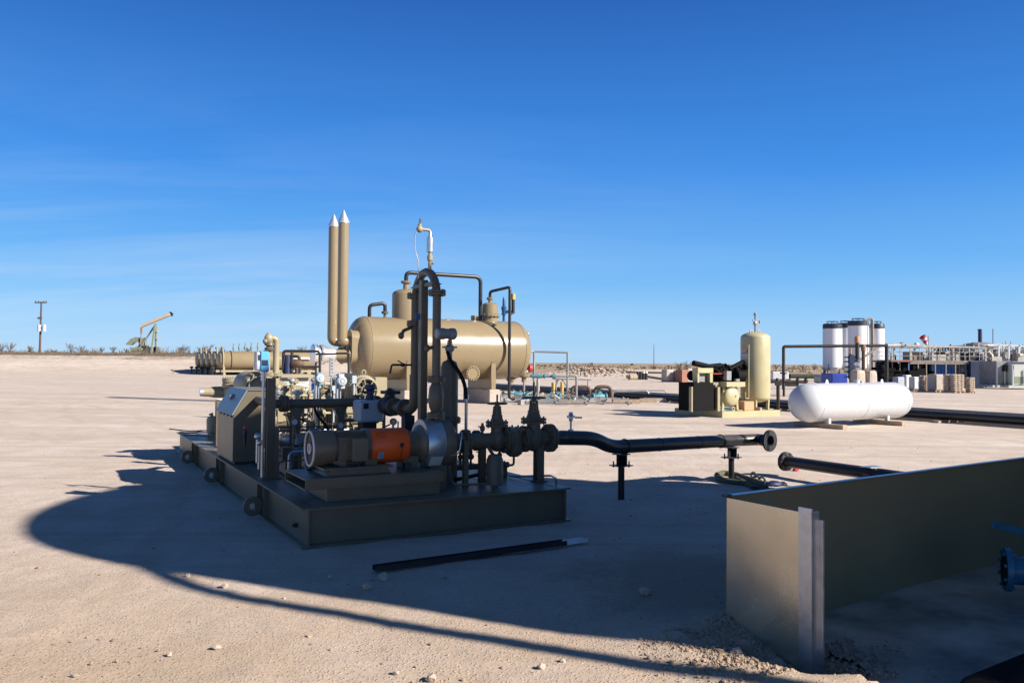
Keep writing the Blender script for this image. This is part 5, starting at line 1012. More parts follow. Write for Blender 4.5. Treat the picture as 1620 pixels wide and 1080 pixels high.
# text plate wrapped on the tank
def arcplate(mb, a0, a1, z0, z1, R_, n_=8):
    P = []; 
    for k in range(n_+1): a = rad(a0+(a1-a0)*k/n_); P += [(rx_+R_*math.cos(a),ry_+R_*math.sin(a),z0),(rx_+R_*math.cos(a),ry_+R_*math.sin(a),z1)]
    mb.add(P,[(2*k,2*k+2,2*k+3,2*k+1) for k in range(n_)],True)
zl = lambda py: A_.on(1180,py,y=0.45).z
a0p,a1p = 162,196
m = MB(); arcplate(m,a0p,a1p,zl(557),zl(551.5),0.504); sg = m.build('red_sign', RED, t)
m = MB(); arcplate(m,a0p+2,a1p-6,zl(550),zl(545),0.504); m.build('orange_symbol', YELW, t)
m = MB(); arcplate(m,a0p,a1p,zl(567),zl(558),0.504); sg2 = m.build('grey_sign', GREYM, t)
m = MB()
for k in range(3): arcplate(m,a0p+2,a1p-2,zl(566.3-k*2.6),zl(565.2-k*2.6),0.507)
m.build('sign_lines', PINKP, sg2)
def stroke(x0,y0,x1,y1):
    """one straight stroke of lettering laid on the tank, x and y in 0..1"""
    for k in range(6):
        xa,ya,xb,yb = x0+(x1-x0)*k/6,y0+(y1-y0)*k/6,x0+(x1-x0)*(k+1)/6,y0+(y1-y0)*(k+1)/6
        def P(x,y): a = rad(a0p+3+(a1p-a0p-6)*x); z_ = zl(556.6)+(zl(552)-zl(556.6))*y; return V(rx_+0.508*math.cos(a),ry_+0.508*math.sin(a),z_)
        m.bar(P(xa,ya),P(xb,yb),0.022,0.006)
m = MB()
for s_ in ((0.02,0,0.16,1),(0.16,1,0.30,0),(0.08,.4,0.24,.4),(0.44,0,0.44,1),(0.60,0,0.60,1),(0.60,1,0.86,1),(0.86,1,0.86,.5),(0.60,.5,0.86,.5),(0.72,.5,0.92,0)): stroke(*s_)
m.build('letters', PINKP, sg)
m = MB(); px_ = A_.on(1184.5,600,y=0.22).x; m.tube([(px_,0.22,A_.on(1184,545,y=.22).z),(px_,0.22,A_.on(1184,630,y=.22).z),(px_-0.15,0.22,A_.on(1184,630,y=.22).z),(px_-0.15,0.22,A_.on(1184,620,y=.22).z)],0.018,8); m.build('gauge_pipe', CREAM, t)
m = MB(); m.tube([(rx_+0.5,ry_,1.9),(rx_+0.62,ry_,1.9),(rx_+0.62,ry_,1.75),(rx_+0.5,ry_,1.72)],0.014,6,bend=0.08); m.tube([(rx_+0.5,ry_,0.95),(rx_+0.62,ry_,0.95),(rx_+0.62,ry_,0.8),(rx_+0.5,ry_,0.78)],0.014,6,bend=0.08); m.build('side_tube', CREAM, t)
# horizontal tank (axis front to back), machinery table, hood, cabinet
hx = A_.on(1158,627,y=0.25).x; hz_ = A_.on(1158,627,y=0.25).z; m = MB(); m.lathe((hx,0.15,hz_),(0,1,0),[(0.12-0.12*math.sin(a) ,0.32*math.cos(a)) for a in [math.pi/2*k/8 for k in range(8,-1,-1)]]+[(1.7,0.32),(1.8,0.2),(1.82,0)],44); m.build('horizontal_tank', CREAM, t)
m = MB(); m.cyl((hx+0.08,0.13,hz_+0.02),(hx+0.08,0.2,hz_+0.02),0.03,n=10); m.build('sight_plug', GREYM, t)
m = MB()
for sx in (-1,1): m.prism([(hx+sx*0.33-0.04,0.32,AH),(hx+sx*0.33+0.04,0.32,AH),(hx+sx*0.26+0.04,0.32,1.05),(hx+sx*0.26-0.04,0.32,1.05)],(0,0.05,0)); m.box((hx+sx*0.36,0.30,AH+0.012),(0.2,0.14,0.02))
m.build('tank_leg', CREAM, t)
tz_ = A_.on(1150,604,y=0.2).z; m = MB(); xL = -0.02; m.bb((hx-0.33,0.15,tz_-0.16),(hx+0.50,0.9,tz_)); m.build('machine_table', CREAM, t)
m = MB(); m.bb((-0.16,0.45,tz_-0.2),(hx-0.2,1.5,tz_-0.02)); m.build('rear_table', SANDP, t)
cx0,cx1 = A_.on(1098,620,y=0.25).x,A_.on(1129,620,y=0.25).x
m = MB(); m.bb((cx0,0.26,AH+0.02),(cx1,1.0,tz_-0.02)); m.bb((cx1,0.40,AH+0.06),(cx1+0.22,1.0,tz_-0.1)); m.build('black_cabinet', MBLACK, t)
m = MB(); m.bb((cx0-0.08,0.28,AH),(cx0-0.02,0.4,tz_-0.15)); m.build('frame_leg', SANDP, t); m = MB(); m.bb((cx1+0.225,0.3,AH),(cx1+0.33,0.5,tz_-0.17)); m.build('frame_leg', SANDP, t)
m = MB(); m.box((cx0+0.06,0.29,0.98),(0.10,0.01,0.07)); m.box((cx1-0.02,0.29,0.55),(0.03,0.01,0.22)); m.build('cabinet_handle', GALV, t)
hx0,hx1 = A_.on(1104,590,y=0.35).x,A_.on(1128,590,y=0.35).x; zh = A_.on(1115,582,y=0.35).z
m = MB(); m.bb((hx0,0.34,zh-0.16),(hx1,0.62,zh)); m.bb((hx0,0.36,tz_-0.05),(hx0+0.07,0.6,zh-0.16)); m.bb((hx1-0.12,0.36,tz_-0.05),(hx1,0.6,zh-0.16)); m.build('belt_guard', CREAM, t)
m = MB(); m.bb((hx0+0.13,0.50,tz_+0.02),(hx1-0.16,0.6,zh-0.17)); m.build('grille', GREYM, t)
# black machinery: two motors, cylinder heads, coolers
m = MB(); ml = A_.on(1089,594,y=0.8); m.lathe((ml.x,0.8,ml.z),(1,0,0),[(0,0),(0.02,0.10),(0.10,0.17),(0.5,0.17),(0.5,0)],24); m.build('black_motor', MBLACK, t); m = MB(); mr_ = A_.on(1172,594,y=0.4); m.lathe((mr_.x-0.25,0.4,mr_.z),(1,0,0),[(0,0),(0,0.19),(0.35,0.19),(0.40,0.12),(0.40,0)],24); m.build('black_motor', MBLACK, t)
rk = random.Random(8); m = MB()
for k in range(150):
    px = rk.uniform(1128,1182); py = rk.uniform(579,602); q_ = A_.on(px,py,y=rk.uniform(0.6,1.5))
    if rk.random()<.5: m.ell(q_,(rk.uniform(.05,.12),rk.uniform(.05,.1),rk.uniform(.05,.1)),10,6)
    else: m.cyl(q_,q_+V(rk.uniform(-.25,.25),rk.uniform(-.2,.2),rk.uniform(-.1,.12)),rk.uniform(.03,.075),n=10)
a_ = A_.on(1131,602,y=0.75); b_ = A_.on(1178,583,y=0.75); m.bb(a_,b_+V(0,0.8,0))
for (xa,ya,xb,yb) in ((1097,574,1122,580),(1122,580,1140,578),(1152,585,1175,573),(1160,588,1182,578)): m.cyl(A_.on(xa,ya,y=0.8),A_.on(xb,yb,y=0.8),0.09,n=12)
m.build('compressor_pump', MBLACK, t)
m = MB(); m.bar(A_.on(1128,591,y=0.38),A_.on(1146,591,y=0.38),0.025); m.build('red_stripe', RED, t)
m = MB(); q_ = A_.on(1151,594,y=0.3); m.box(q_,(0.20,0.15,0.30)); m.box(A_.on(1166,601,y=0.2),(0.15,0.1,0.08)); m.build('control_box', GREYM, t)
b_ = A_.on(1183,650,y=0.25); m = MB(); m.bb((b_.x-0.22,0.18,AH+0.002),(b_.x+0.22,0.6,AH+0.30)); single(m,'cardboard_box',CARD,'cardboard box standing under the cream receiver','box',A_,bev=0.006)

# ---------------------------------------------------------------- white propane tank
Pf = Frame((8.64,22.9,0), 33); t = thing('propane_tank', 'long white propane tank with rounded ends resting on timber sleepers', 'tank', Pf, (1.45,0,0))
pr_,pz_ = 0.535,0.70
m = MB(); prof = [(-0.55+pr_-pr_*math.sin(a)-pr_*0.98, pr_*math.cos(a)) for a in [math.pi/2*k/14 for k in range(14,-1,-1)]]; prof = [(-0.55-pr_*math.sin(a), pr_*math.cos(a)) for a in [math.pi/2*k/14 for k in range(14,-1,-1)]]+[(3.44+pr_*math.sin(a), pr_*math.cos(a)) for a in [math.pi/2*k/14 for k in range(0,15)]]
m.lathe((0,0,pz_),(1,0,0),prof,72); m.build('tank_shell', WHITE, t)
m = MB()
for x_ in (-0.55,1.45,3.44): m.ring((x_,0,pz_),(1,0,0),pr_+0.0005,0.006,64,6)
m.build('weld_seam', WHITE, t)
for px in (1312,1405):
    x_ = Pf.on(px,664,y=-0.3).x; m = MB()
    for sy in (-1,1): m.bb((x_-0.05,sy*0.27-0.05,0.13),(x_+0.05,sy*0.27+0.05,0.30))
    m.bb((x_-0.05,-0.24,0.18),(x_+0.05,0.24,0.22)); m.build('foot', WHITE, t)
for px in (1308,1395):
    x_ = Pf.on(px,605,y=0).x; m = MB(); m.prism([(x_-0.09,-0.01,pz_+pr_-0.02),(x_+0.09,-0.01,pz_+pr_-0.02),(x_+0.03,-0.01,pz_+pr_+0.10),(x_-0.03,-0.01,pz_+pr_+0.10)],(0,0.02,0)); m.build('lifting_lug', WHITE, t)
x_ = Pf.on(1355,605,y=0).x; m = MB(); m.cyl((x_,0,pz_+pr_-0.03),(x_,0,pz_+pr_+0.08),0.09,n=18); m.cyl((x_+0.25,0,pz_+pr_-0.03),(x_+0.25,0,pz_+pr_+0.05),0.05,n=12); m.build('valve_dome', WHITE, t)
for px,lab in ((1312,'weathered timber sleeper under the left foot of the white tank'),(1405,'weathered timber sleeper under the right foot of the white tank')):
    x_ = Pf.on(px,664,y=-0.3).x; m = MB(); m.bb((x_-0.11,-0.80,0.0),(x_+0.09,0.8,0.125)); single(m,'timber_sleeper',WOOD,lab,'sleeper',Pf,'sleepers under the white tank',bev=0.01)

# ---------------------------------------------------------------- bundle of black pipelines across the pad
La,Lb = Vector((-6.5,47.3,0)),Vector((20.5,17.4,0)); ld = (Lb-La).normalized(); ln = Vector((-ld.y,ld.x,0)); ln = ln if ln.y>0 else -ln
La,Lb = G(800,618),G(1500,669); ld = (Lb-La).normalized(); ln = Vector((-ld.y,ld.x,0)); ln = ln if ln.y>0 else -ln
La = La-ld*4; Lb = Lb+ld*7
names = ['nearest of the long black pipelines crossing the pad','second long black pipeline from the front of the bundle','third long black pipeline from the front of the bundle','farthest of the long black pipelines crossing the pad']
for k in range(4):
    o_ = ln*(0.2+k*0.42); r_ = 0.135; m = MB(); m.cyl(La+o_+V(0,0,0.07+r_),Lb+o_+V(0,0,0.07+r_),r_,n=14); single(m,'long_pipeline',BLACKP,names[k],'pipeline',group='black pipelines crossing the pad')
ORD = ['first','second','third','fourth','fifth','sixth','seventh','eighth','ninth','tenth','eleventh','twelfth','thirteenth','fourteenth','fifteenth']
tot = (Lb-La).length; k = 0; sp = []
while 2+k*3.4 < tot: sp.append(La+ld*(2+k*3.4)); k += 1
for i,q_ in enumerate(sp):
    m = MB(); m.box((q_.x+ln.x*0.7,q_.y+ln.y*0.7,0.03),(2.0,0.22,0.07),math.degrees(math.atan2(ln.y,ln.x)))
    single(m,'pipe_bearer',CONC if i%3 else WOOD,f'{ORD[i]} bearer block from the left under the black pipelines','bearer',group='bearers spaced under the black pipelines')

# ---------------------------------------------------------------- laid-out pipework yard behind the vessel
def gz(px,py): return G(px,py)
def frame_portal(name, label, pts, r_, mat, cat='frame', legs=(), group=None):
    t = thing(name,label,cat,WF,(pts[0].x,pts[0].y,0),group)
    m = MB(); m.tube(pts,r_,8,bend=0.1); m.build('top_rail', mat, t)
    for q_ in legs: m = MB(); m.cyl((q_.x,q_.y,0),(q_.x,q_.y,q_.z),r_*1.1,n=8); m.box((q_.x,q_.y,0.01),(0.2,0.2,0.02)); m.build('leg', mat, t)
    return t
Y0 = 42
frame_portal('pipe_portal','tall thin portal of dark pipe standing right of the tan vessel',[W(800,555.5,Y0-0.8),W(845,556,Y0),W(898,557.5,Y0)],0.05,GREYM,legs=[W(845,556,Y0),W(898,557.5,Y0)])
frame_portal('pipe_portal','lower portal pipe with a teal valve midway',[W(826,595,40),W(912,595,40),W(912,597,40)],0.05,GREYM,legs=[W(829,595,40),W(851,595,40),W(912,595.5,40)])
q_ = W(856,595,40); m = MB(); m.lathe(q_-V(0.45,0,0),(1,0,0),[(0,0.05),(0,0.12),(0.04,0.12),(0.04,0.08),(0.3,0.1),(0.6,0.08),(0.6,0.12),(0.64,0.12),(0.64,0.05)],12); m.cyl(q_+V(0.15,0,0),q_+V(0.7,0,0),0.06,n=10); m.cyl(q_+V(0.55,0,0),q_+V(0.7,0,0),0.14,n=10); single(m,'inline_valve',TEAL,'slim teal inline valve on the lower portal pipe','valve')
for px,py0,py1,w_,lab in ((851,601,625,.09,'yellow ochre post left, under the portal valve'),(875,605,626,.09,'yellow ochre post in the middle of the pipe yard'),(889,604,625,.09,'yellow ochre post right of the middle one'),):
    g_ = G(px,py1+1); m = MB(); m.cyl((g_.x,g_.y,0),(g_.x,g_.y,W(px,py0,g_.y).z),w_,n=12); m.box((g_.x,g_.y,0.01),(0.3,0.3,0.02)); single(m,'guard_post',YELW,lab,'post',group='ochre posts in the pipe yard')
m = MB(); g0 = G(886,627); Yb = g0.y; ap = W(886,600,Yb)
for dx in (-0.35,0.55): m.bar((ap.x+dx*0.2,Yb,ap.z),(ap.x+dx*1.3,Yb,0),0.05)
m.bar((ap.x-0.3,Yb,ap.z),(ap.x+0.5,Yb,ap.z),0.05); m.bar((ap.x-0.45,Yb,ap.z*0.25),(ap.x+0.7,Yb,ap.z*0.25),0.04)
for dx in (-0.35,0.55): m.bar((ap.x+dx*0.2,Yb+0.8,ap.z),(ap.x+dx*1.3,Yb+0.8,0),0.05)
m.bar((ap.x,Yb,ap.z),(ap.x,Yb+0.8,ap.z),0.05); single(m,'pipe_stand',GREYM,'grey splayed trestle stand between ochre posts','stand')
m = MB(); g0 = W(875,598.5,44); m.cyl(g0,W(935,600.5,44),0.03,n=8); 
for px in (880,930): q_ = W(px,600,44); m.cyl((q_.x,q_.y,0),q_,0.03,n=8)
single(m,'thin_rail',GREYM,'very thin rail on two legs far behind the ochre posts','rail')
def goose(px0,pxt,px1,py0,pyt,py1,r_,mat,lab):
    g_ = G((px0+px1)/2,max(py0,py1)); Y = g_.y; pts = [W(px0,py0,Y),W(px0,pyt,Y),W(px1,pyt,Y),W(px1,py1,Y)]
    m = MB(); m.tube(pts,r_,10,bend=0.28); m.flange(pts[0]+V(0,0,0.1),(0,0,1),r_*1.8,0.03,6,14); m.flange(pts[3]+V(0,0,0.1),(0,0,1),r_*1.8,0.03,6,14)
    single(m,'bent_pipe',mat,lab,'pipe',group='U-shaped pipes in the pipe yard')
goose(905,0,933,624,611.5,628,.085,RUSTB,'brown U-shaped pipe, leftmost of the bent pipes')
goose(941,0,967,631,611.5,633,.085,RUSTB,'brown U-shaped pipe beside the big teal valve')
goose(968,0,1026,633,618.5,632,.07,GREYM,'long low grey U-shaped pipe')
goose(1010,0,1025,628,620,632,.06,GREYM,'small grey U-shaped pipe standing at the right')
goose(987,0,1054,631,617.5,629,.03,GREYM,'thin long pipe arch reaching furthest right')
def teal_valve(px,py,s,rz,label,parent=None):
    g_ = G(px,py); t = thing('teal_valve',label,'valve',Frame((g_.x,g_.y,0),rz),(0,0,0),'teal valves laid out in the pipe yard')
    m = MB(); m.lathe((-0.35*s,0,0.2*s),(1,0,0),[(0,0.05*s),(0,0.18*s),(0.05*s,0.18*s),(0.05*s,0.1*s),(0.35*s,0.17*s),(0.65*s,0.1*s),(0.65*s,0.18*s),(0.7*s,0.18*s),(0.7*s,0.05*s)],14); m.build('body', TEAL, t)
    m = MB(); m.cyl((0,0,0.25*s),(0,0,0.50*s),0.07*s,n=10); m.box((0,0,0.38*s),(0.22*s,0.22*s,0.05*s)); m.build('bonnet', TEAL, t)
    m = MB(); m.ring((0,0,0.55*s),(0.2,0,1),0.17*s,0.02*s,14,6); m.build('handwheel', BLACK, t)
teal_valve(948,634,1.0,20,'teal valve in front of the black pipelines, furthest right')
tvs = [(822,628,.9,10,'teal valve just right of the tall black downpipe'),(833,632,.9,60,'teal valve nearest the front among the left cluster'),(845,630,.7,-20,'small teal valve left of the first ochre post'),(872,629,.8,15,'teal valve at the foot of the middle ochre post'),(880,631,.9,-30,'teal valve in front of the trestle stand'),(812,624,.7,40,'teal valve partly hidden behind the black downpipe'),(904,633,.6,0,'small teal valve under the leftmost brown bend'),(921,634,.7,30,'teal valve between the two brown bends'),(936,632,.8,-40,'teal valve just left of the largest teal one')]
for a_ in tvs: teal_valve(a_[0],a_[1],a_[2]*.78,a_[3],a_[4])
rl = random.Random(21)
lays = [(795,1000,639.5),(800,905,636),(860,990,633.5),(810,960,637.8),(905,995,636.2),(790,860,632),(830,930,641),(795,850,626)]
words = ['longest','upper left','right hand','second longest','short right','short left','nearest','farthest']
for (xa,xb,py),w_ in zip(lays,words):
    a_ = G(xa,py); b_ = G(xb,py+ (xb-xa)*0.012); m = MB(); m.cyl(a_+V(0,0,.12),b_+V(0,0,.12),rl.uniform(.035,.06),n=8)
    for f_ in (0.03,0.5,0.97): m.cyl(a_.lerp(b_,f_)+V(-.03,0,.12),a_.lerp(b_,f_)+V(.03,0,.12),0.10,n=10)
    single(m,'laid_pipe',GREYM,w_+' grey flanged pipe lying in the pipe yard','pipe',group='grey pipes lying in the yard')
m = MB()
for k in range(70):
    px = rl.uniform(792,960); py = rl.uniform(624,640); g_ = G(px,py)
    c_ = rl.random()
    if c_ < .4: m.cyl(g_+V(0,0,.1),g_+V(rl.uniform(-.4,.4),rl.uniform(-.3,.3),rl.uniform(.05,.3)),rl.uniform(.03,.07),n=8)
    elif c_ < .7: m.box(g_+V(0,0,.1),(rl.uniform(.1,.4),rl.uniform(.1,.3),rl.uniform(.08,.25)),rl.uniform(0,90))
    else: m.flange(g_+V(0,0,.12),(rl.uniform(-1,1),1,0),rl.uniform(.1,.16),.03,6,12)
single(m,'pipe_fittings',GREYM,'jumble of small grey pipe fittings strewn on the ground among teal valves','fittings',kind='stuff')
for px,py,w_,lab in ((907,639.5,1.1,'grey timber block left, in front of the laid pipes'),(953,637.5,1.1,'grey timber block under the largest teal valve'),(991,638,1.2,'grey timber block at the right end of the laid pipes'),(1024,636.5,.7,'short dark block beneath the grey bent pipe'),(1046,636,1.6,'long pale plank right of the pipe yard')):
    g_ = G(px,py); m = MB(); m.box((g_.x,g_.y,.09),(w_,.25,.18)); single(m,'timber_block',WOOD if 'pale' not in lab else CONC,lab,'timber',group='timber blocks in the pipe yard')
for px in (935,962):
    g_ = G(px,640); m = MB(); m.prism([(g_.x-.2,g_.y,0),(g_.x+.2,g_.y,0),(g_.x+.12,g_.y,.25),(g_.x-.02,g_.y,.25)],(0,.4,0)); single(m,'concrete_block',CONC,'pale concrete wedge in front of the laid pipes, '+('left one' if px<950 else 'right one'),'block',group='concrete wedges')
# rails behind the skid, left of the treater
Yr = 24
t = frame_portal('handrail','dark pipe handrail frame behind the compressor, left of the burners',[W(448,600,Yr),W(448,555,Yr),W(506,555.5,Yr),W(506,600,Yr)],0.04,BLACK,'handrail',legs=[W(462,555,Yr)])
m = MB(); m.tube([W(448,563.5,Yr),W(474,563.5,Yr),W(474,590,Yr)],0.045,8,bend=.1); m.cyl(W(448,580,Yr),W(506,580,Yr),0.03,n=8); m.cyl(W(500,572,Yr),(W(500,572,Yr).x,Yr,0),0.03,n=8); m.build('mid_rail', BLACK, t)
m = MB(); q_ = W(455,575,Yr); m.cyl((q_.x,q_.y,0),q_+V(0,0,.25),0.09,n=10); m.build('blue_post', DKBLUE, t)
m = MB(); q_ = W(470,575,Yr); m.ell(q_,(.22,.12,.12)); m.cyl((q_.x,q_.y,0),q_,0.06,n=8); m.bar(q_-V(.3,0,-.1),q_+V(.35,0,.1),.06); m.build('rusty_valve', RUSTB, t)
t = frame_portal('handrail','thin dark rail frame under the flame arrestors',[W(500,560,22),W(552,558.5,22),W(552,592,22)],0.03,BLACK,'handrail',legs=[W(552,559,22)])
# ---------------------------------------------------------------- far left: tan bullets in a row
Bf = Frame((G(343,593).x+0.4,G(343,593).y,0), 29); bl = 11.0
def bullet():
    t = thing('horizontal_vessel','x','vessel',Bf,(0,0,0),'row of tan horizontal vessels'); R_ = 1.08; zc = 1.75
    m = MB(); m.lathe((0,0,zc),(1,0,0),[(-0.45*math.sin(a),R_*math.cos(a)) for a in [math.pi/2*k/8 for k in range(8,-1,-1)]]+[(bl+0.45*math.sin(a),R_*math.cos(a)) for a in [math.pi/2*k/8 for k in range(9)]],40); m.build('shell', TAN, t)
    m = MB(); m.bb((-0.6,-0.8,0.35),(bl+1.5,-0.65,0.6)); m.bb((-0.6,0.65,0.35),(bl+1.5,0.8,0.6))
    for x_ in (0.2,3.6,7.2,bl): m.bb((x_,-0.9,0),(x_+0.25,0.9,0.34)); m.bb((x_+0.05,-0.8,0.6),(x_+0.2,0.8,1.0))
    m.build('support_frame', SANDP, t)
    m = MB(); m.tube([(0.15,-R_-0.08,0.4),(0.15,-R_-0.08,zc+0.4),(0.15,-0.5,zc+R_+0.3),(0.15,0,zc+R_+0.5),(0.15,0.3,zc+R_+0.3)],0.09,8,bend=.3); m.build('inlet_pipe', SANDP, t)
    m = MB(); m.ring((1.1,0,zc),(1,0,0),R_+0.03,0.05,32,6); m.build('band', BLACK, t)
    m = MB(); m.cyl((-0.9,-0.4,0),(-0.9,-0.4,0.8),.08,n=8); m.ell((-0.9,-0.4,.8),(.25,.15,.15)); m.tube([(-0.9,-0.4,.5),(-0.2,-0.4,.5)],.07,8); m.build('drain_valve', BLACK, t)
    m = MB(); m.cyl((4.3,0,zc+R_-.05),(4.3,0,zc+R_+1.1),.07,n=8); m.ell((4.3,0,zc+R_+.5),(.14,.14,.35)); m.build('relief_valve', GREENP, t)
    return t
b0 = bullet(); ords = ['nearest','second','third','fourth','fifth and farthest']
for i in range(5):
    o = b0 if i==0 else copy_tree(b0); o.matrix_world = Bf.m @ Matrix.Translation((-0.22*i,2.7*i,0)); o['label'] = f'{ords[i]} tan horizontal vessel of the row by the left bank'
# pump jack
Yp = 135.0
def PJ(px,py): return W(px,py,Yp)
base = PJ(245,557); gzp = H(base.x,Yp); t = thing('pump_jack','pump jack with faded orange beam tilted up to the right, on the horizon','pump jack',WF,(base.x,Yp,gzp))
m = MB(); m.bar(PJ(224,515.5),PJ(269,497),0.62,0.45); m.build('walking_beam', BEAMP, t)
m = MB(); m.prism([PJ(266,495),PJ(269,493),PJ(272.5,496),PJ(271,500),PJ(268,499)],(0,.5,0)); m.build('horse_head', DARKB, t)
m = MB()
for dy in (-0.9,0.9): m.bar(PJ(246,513)+V(0,dy*.2,0),V(PJ(253,0).x,Yp+dy,gzp-.2),.26)
m.bar(PJ(247,512)+V(0,0,0),V(PJ(230,0).x,Yp,gzp+.8),.22)
for k in (524,534,544): a_ = PJ(246+(k-513)*.17,k); m.bar(a_+V(-.2,-.5,0),a_+V(.2,.5,0),.12)
m.build('samson_post', GREENP, t)
m = MB(); m.bar(PJ(224,518),PJ(223.5,527),.3); m.bar(PJ(223.5,527),PJ(222,545),.14); m.build('pitman_arm', STEELW, t)
m = MB(); m.prism([PJ(198,545),PJ(206,536),PJ(214,533),PJ(220,534),PJ(222,541),PJ(213,541),PJ(207,546)],(0,.6,0)); m.prism([PJ(219,534),PJ(226,534),PJ(228,550),PJ(219,549)],(0,1.2,0)); m.prism([PJ(204,549),PJ(209,556),PJ(228,556),PJ(230,549),PJ(222,545),PJ(212,550)],(0,.8,0)); m.bb(PJ(205,557)+V(0,0,-.3),PJ(256,555)+V(0,1.5,0)); m.bb(PJ(226,555),PJ(236,547)+V(0,1.2,0)); m.build('crank_and_counterweight', GREENP, t)
m = MB(); 
for px in (238,244,249): a_ = PJ(px,554); m.box(a_,(.9,.8,1.1)); 
m.build('engine', GREYM, t)
# utility pole
Yu = 130.0; q0 = W(63,553,Yu); q1 = W(65.5,477,Yu); t = thing('utility_pole','wooden utility pole with crossarm and two white transformer cans','pole',WF,(q0.x,Yu,H(q0.x,Yu)))
m = MB(); m.cyl((q0.x,Yu,H(q0.x,Yu)-.2),q1,.17,.12,n=12); m.build('pole', POLE, t)
m = MB(); m.bar(W(55,478.5,Yu),W(74,478.5,Yu),.14,.2); m.bar(W(60,503,Yu),W(66,503,Yu),.3,.3)
for px in (56,61,69,73): m.cyl(W(px,478,Yu),W(px,475.5,Yu),.06,n=6)
m.build('crossarm', POLE, t)
for px in (63.5,71.5): m = MB(); a_ = W(px,524,Yu)+V(0,-.3,0); b_ = W(px,514,Yu)+V(0,-.3,0); m.lathe(a_,(0,0,1),[(0,0),(0,.27),((b_-a_).z,.27),((b_-a_).z+.08,.1),((b_-a_).z+.08,0)],14); m.build('transformer', WHITE, t)
m = MB(); m.bar(W(62,519,Yu),W(73,519,Yu),.1); m.build('bracket', POLE, t)
for px,pt,Yd,lab in ((1034.5,545,330,'distant bare pole on the horizon between rubble and wrapped crates'),(1571,520,110,'thin mast standing above the rig roof at far right')):
    g_ = W(px,560,Yd); m = MB(); m.cyl((g_.x,Yd,-.5),(g_.x,Yd,W(px,pt,Yd).z),.16 if Yd>200 else .06,.1 if Yd>200 else .05,n=8); single(m,'mast',POLE,lab,'pole')

# ---------------------------------------------------------------- dry brush along the horizon
rb = random.Random(17)
def bush(mb, c, h, w, n_, th):
    for k in range(n_):
        a = rb.uniform(0,6.28); L = h*rb.uniform(.55,1.0); sp = rb.uniform(.1,1.0)*w
        p_ = Vector(c); q_ = p_+Vector((math.cos(a)*sp*.35,math.sin(a)*sp*.35,L*.45)); r_ = p_+Vector((math.cos(a)*sp,math.sin(a)*sp,L))
        mb.tube([p_,q_,r_],[th,th*.6,th*.25],3)
        for j in range(4):
            b_ = q_.lerp(r_,rb.uniform(.0,.8)); a2 = a+rb.uniform(-1.4,1.4); l2 = L*rb.uniform(.2,.42)
            e2 = b_+Vector((math.cos(a2)*l2*.8,math.sin(a2)*l2*.8,l2*.65)); mb.tube([b_,e2],[th*.45,th*.15],3)
            e3 = e2.lerp(b_,.4)+Vector((rb.uniform(-1,1)*l2*.4,rb.uniform(-1,1)*l2*.4,l2*.35)); mb.tube([e2.lerp(b_,.4),e3],[th*.3,th*.12],3)
shr = [(3,556,13,150,'bare mesquite cut by the left edge'),(15,556,15,150,'bare mesquite left of the utility pole'),(48,557,9,150,'low bare bush just left of the utility pole'),(112,557,14,160,'broad dense bare bush right of the utility pole'),(128,557,11,165,'bare bush at the right side of the broad one'),(160,558,9,170,'small bare bush midway to the pump jack'),(178,558,10,160,'bare bush left of the pump jack'),(285,559,10,150,'bare bush right of the pump jack legs'),(290,559,14,140,'taller bare mesquite above the bank, right of the pump jack'),(318,560,10,150,'bare bush behind the first horizontal vessel'),(329,560,14,145,'bare mesquite rising behind the vessel row'),(352,561,9,160,'low bush behind the middle of the vessel row'),(392,562,11,150,'bare bush left of the blue instrument'),(478,563,13,150,'bare bush behind the pipe handrail'),(862,573,5,300,'distant bush above the rubble'),(1075,577,13,190,'bare mesquite left of the air compressor'),(1087,577,15,185,'taller bare mesquite touching the air compressor'),(1228,577,9,260,'far bush beside the black gantry post'),(1270,578,9,240,'far bush left of the silos'),(1288,578,11,235,'far bush nearest the silos')]
for px,py,hp,Yd,lab in shr:
    g_ = W(px,py,Yd); gh = H(g_.x,Yd); h = hp*Yd/FPX; m = MB(); bush(m,(g_.x,Yd,gh-.2),h+.3,h*.75,16,.05)
    single(m,'bare_shrub',TWIG,lab,'shrub',group='bare shrubs on the horizon')
m = MB()
for k in range(1500):
    Yd = rb.uniform(124,420)*rb.choice((1,1,1.8)); X = rb.uniform(-.66,.66)*Yd
    if -24 > X and Yd < 108: continue
    h = rb.uniform(.12,.42)*(1+ (rb.random()**6)*1.8)*(1+Yd/500); z_ = H(X,Yd)
    for j in range(7):
        a = rb.uniform(0,6.28); s_ = h*rb.uniform(.3,1.1); p_ = Vector((X+rb.uniform(-.5,.5)*h*2,Yd,z_-.05)); e2 = p_+Vector((math.cos(a)*s_,math.sin(a)*s_,h*rb.uniform(.4,1)))
        mb_w = .05+.00022*Yd; m.add([p_+V(-mb_w*2,0,0),p_+V(mb_w*2,0,0),e2+V(mb_w*.6,0,0),e2-V(mb_w*.6,0,0)],[(0,1,2,3)])
for k in range(5200):                                         # weeds along the crest of the bank
    X = rb.uniform(-80,-16); Yd = rb.uniform(113.5,124); h = rb.uniform(.08,.34)*(1+(rb.random()**8)*2.8)*(.55+.9*max(0,.5+mn.noise((X*.13,3,3)))); z_ = H(X,Yd)
    for j in range(3):
        p_ = Vector((X+rb.uniform(-.3,.3),Yd,z_-.05)); e2 = p_+Vector((rb.uniform(-.4,.4)*h,rb.uniform(-.4,.4)*h,h)); m.add([p_+V(-.035,0,0),p_+V(.035,0,0),e2+V(.012,0,0),e2-V(.012,0,0)],[(0,1,2,3)])
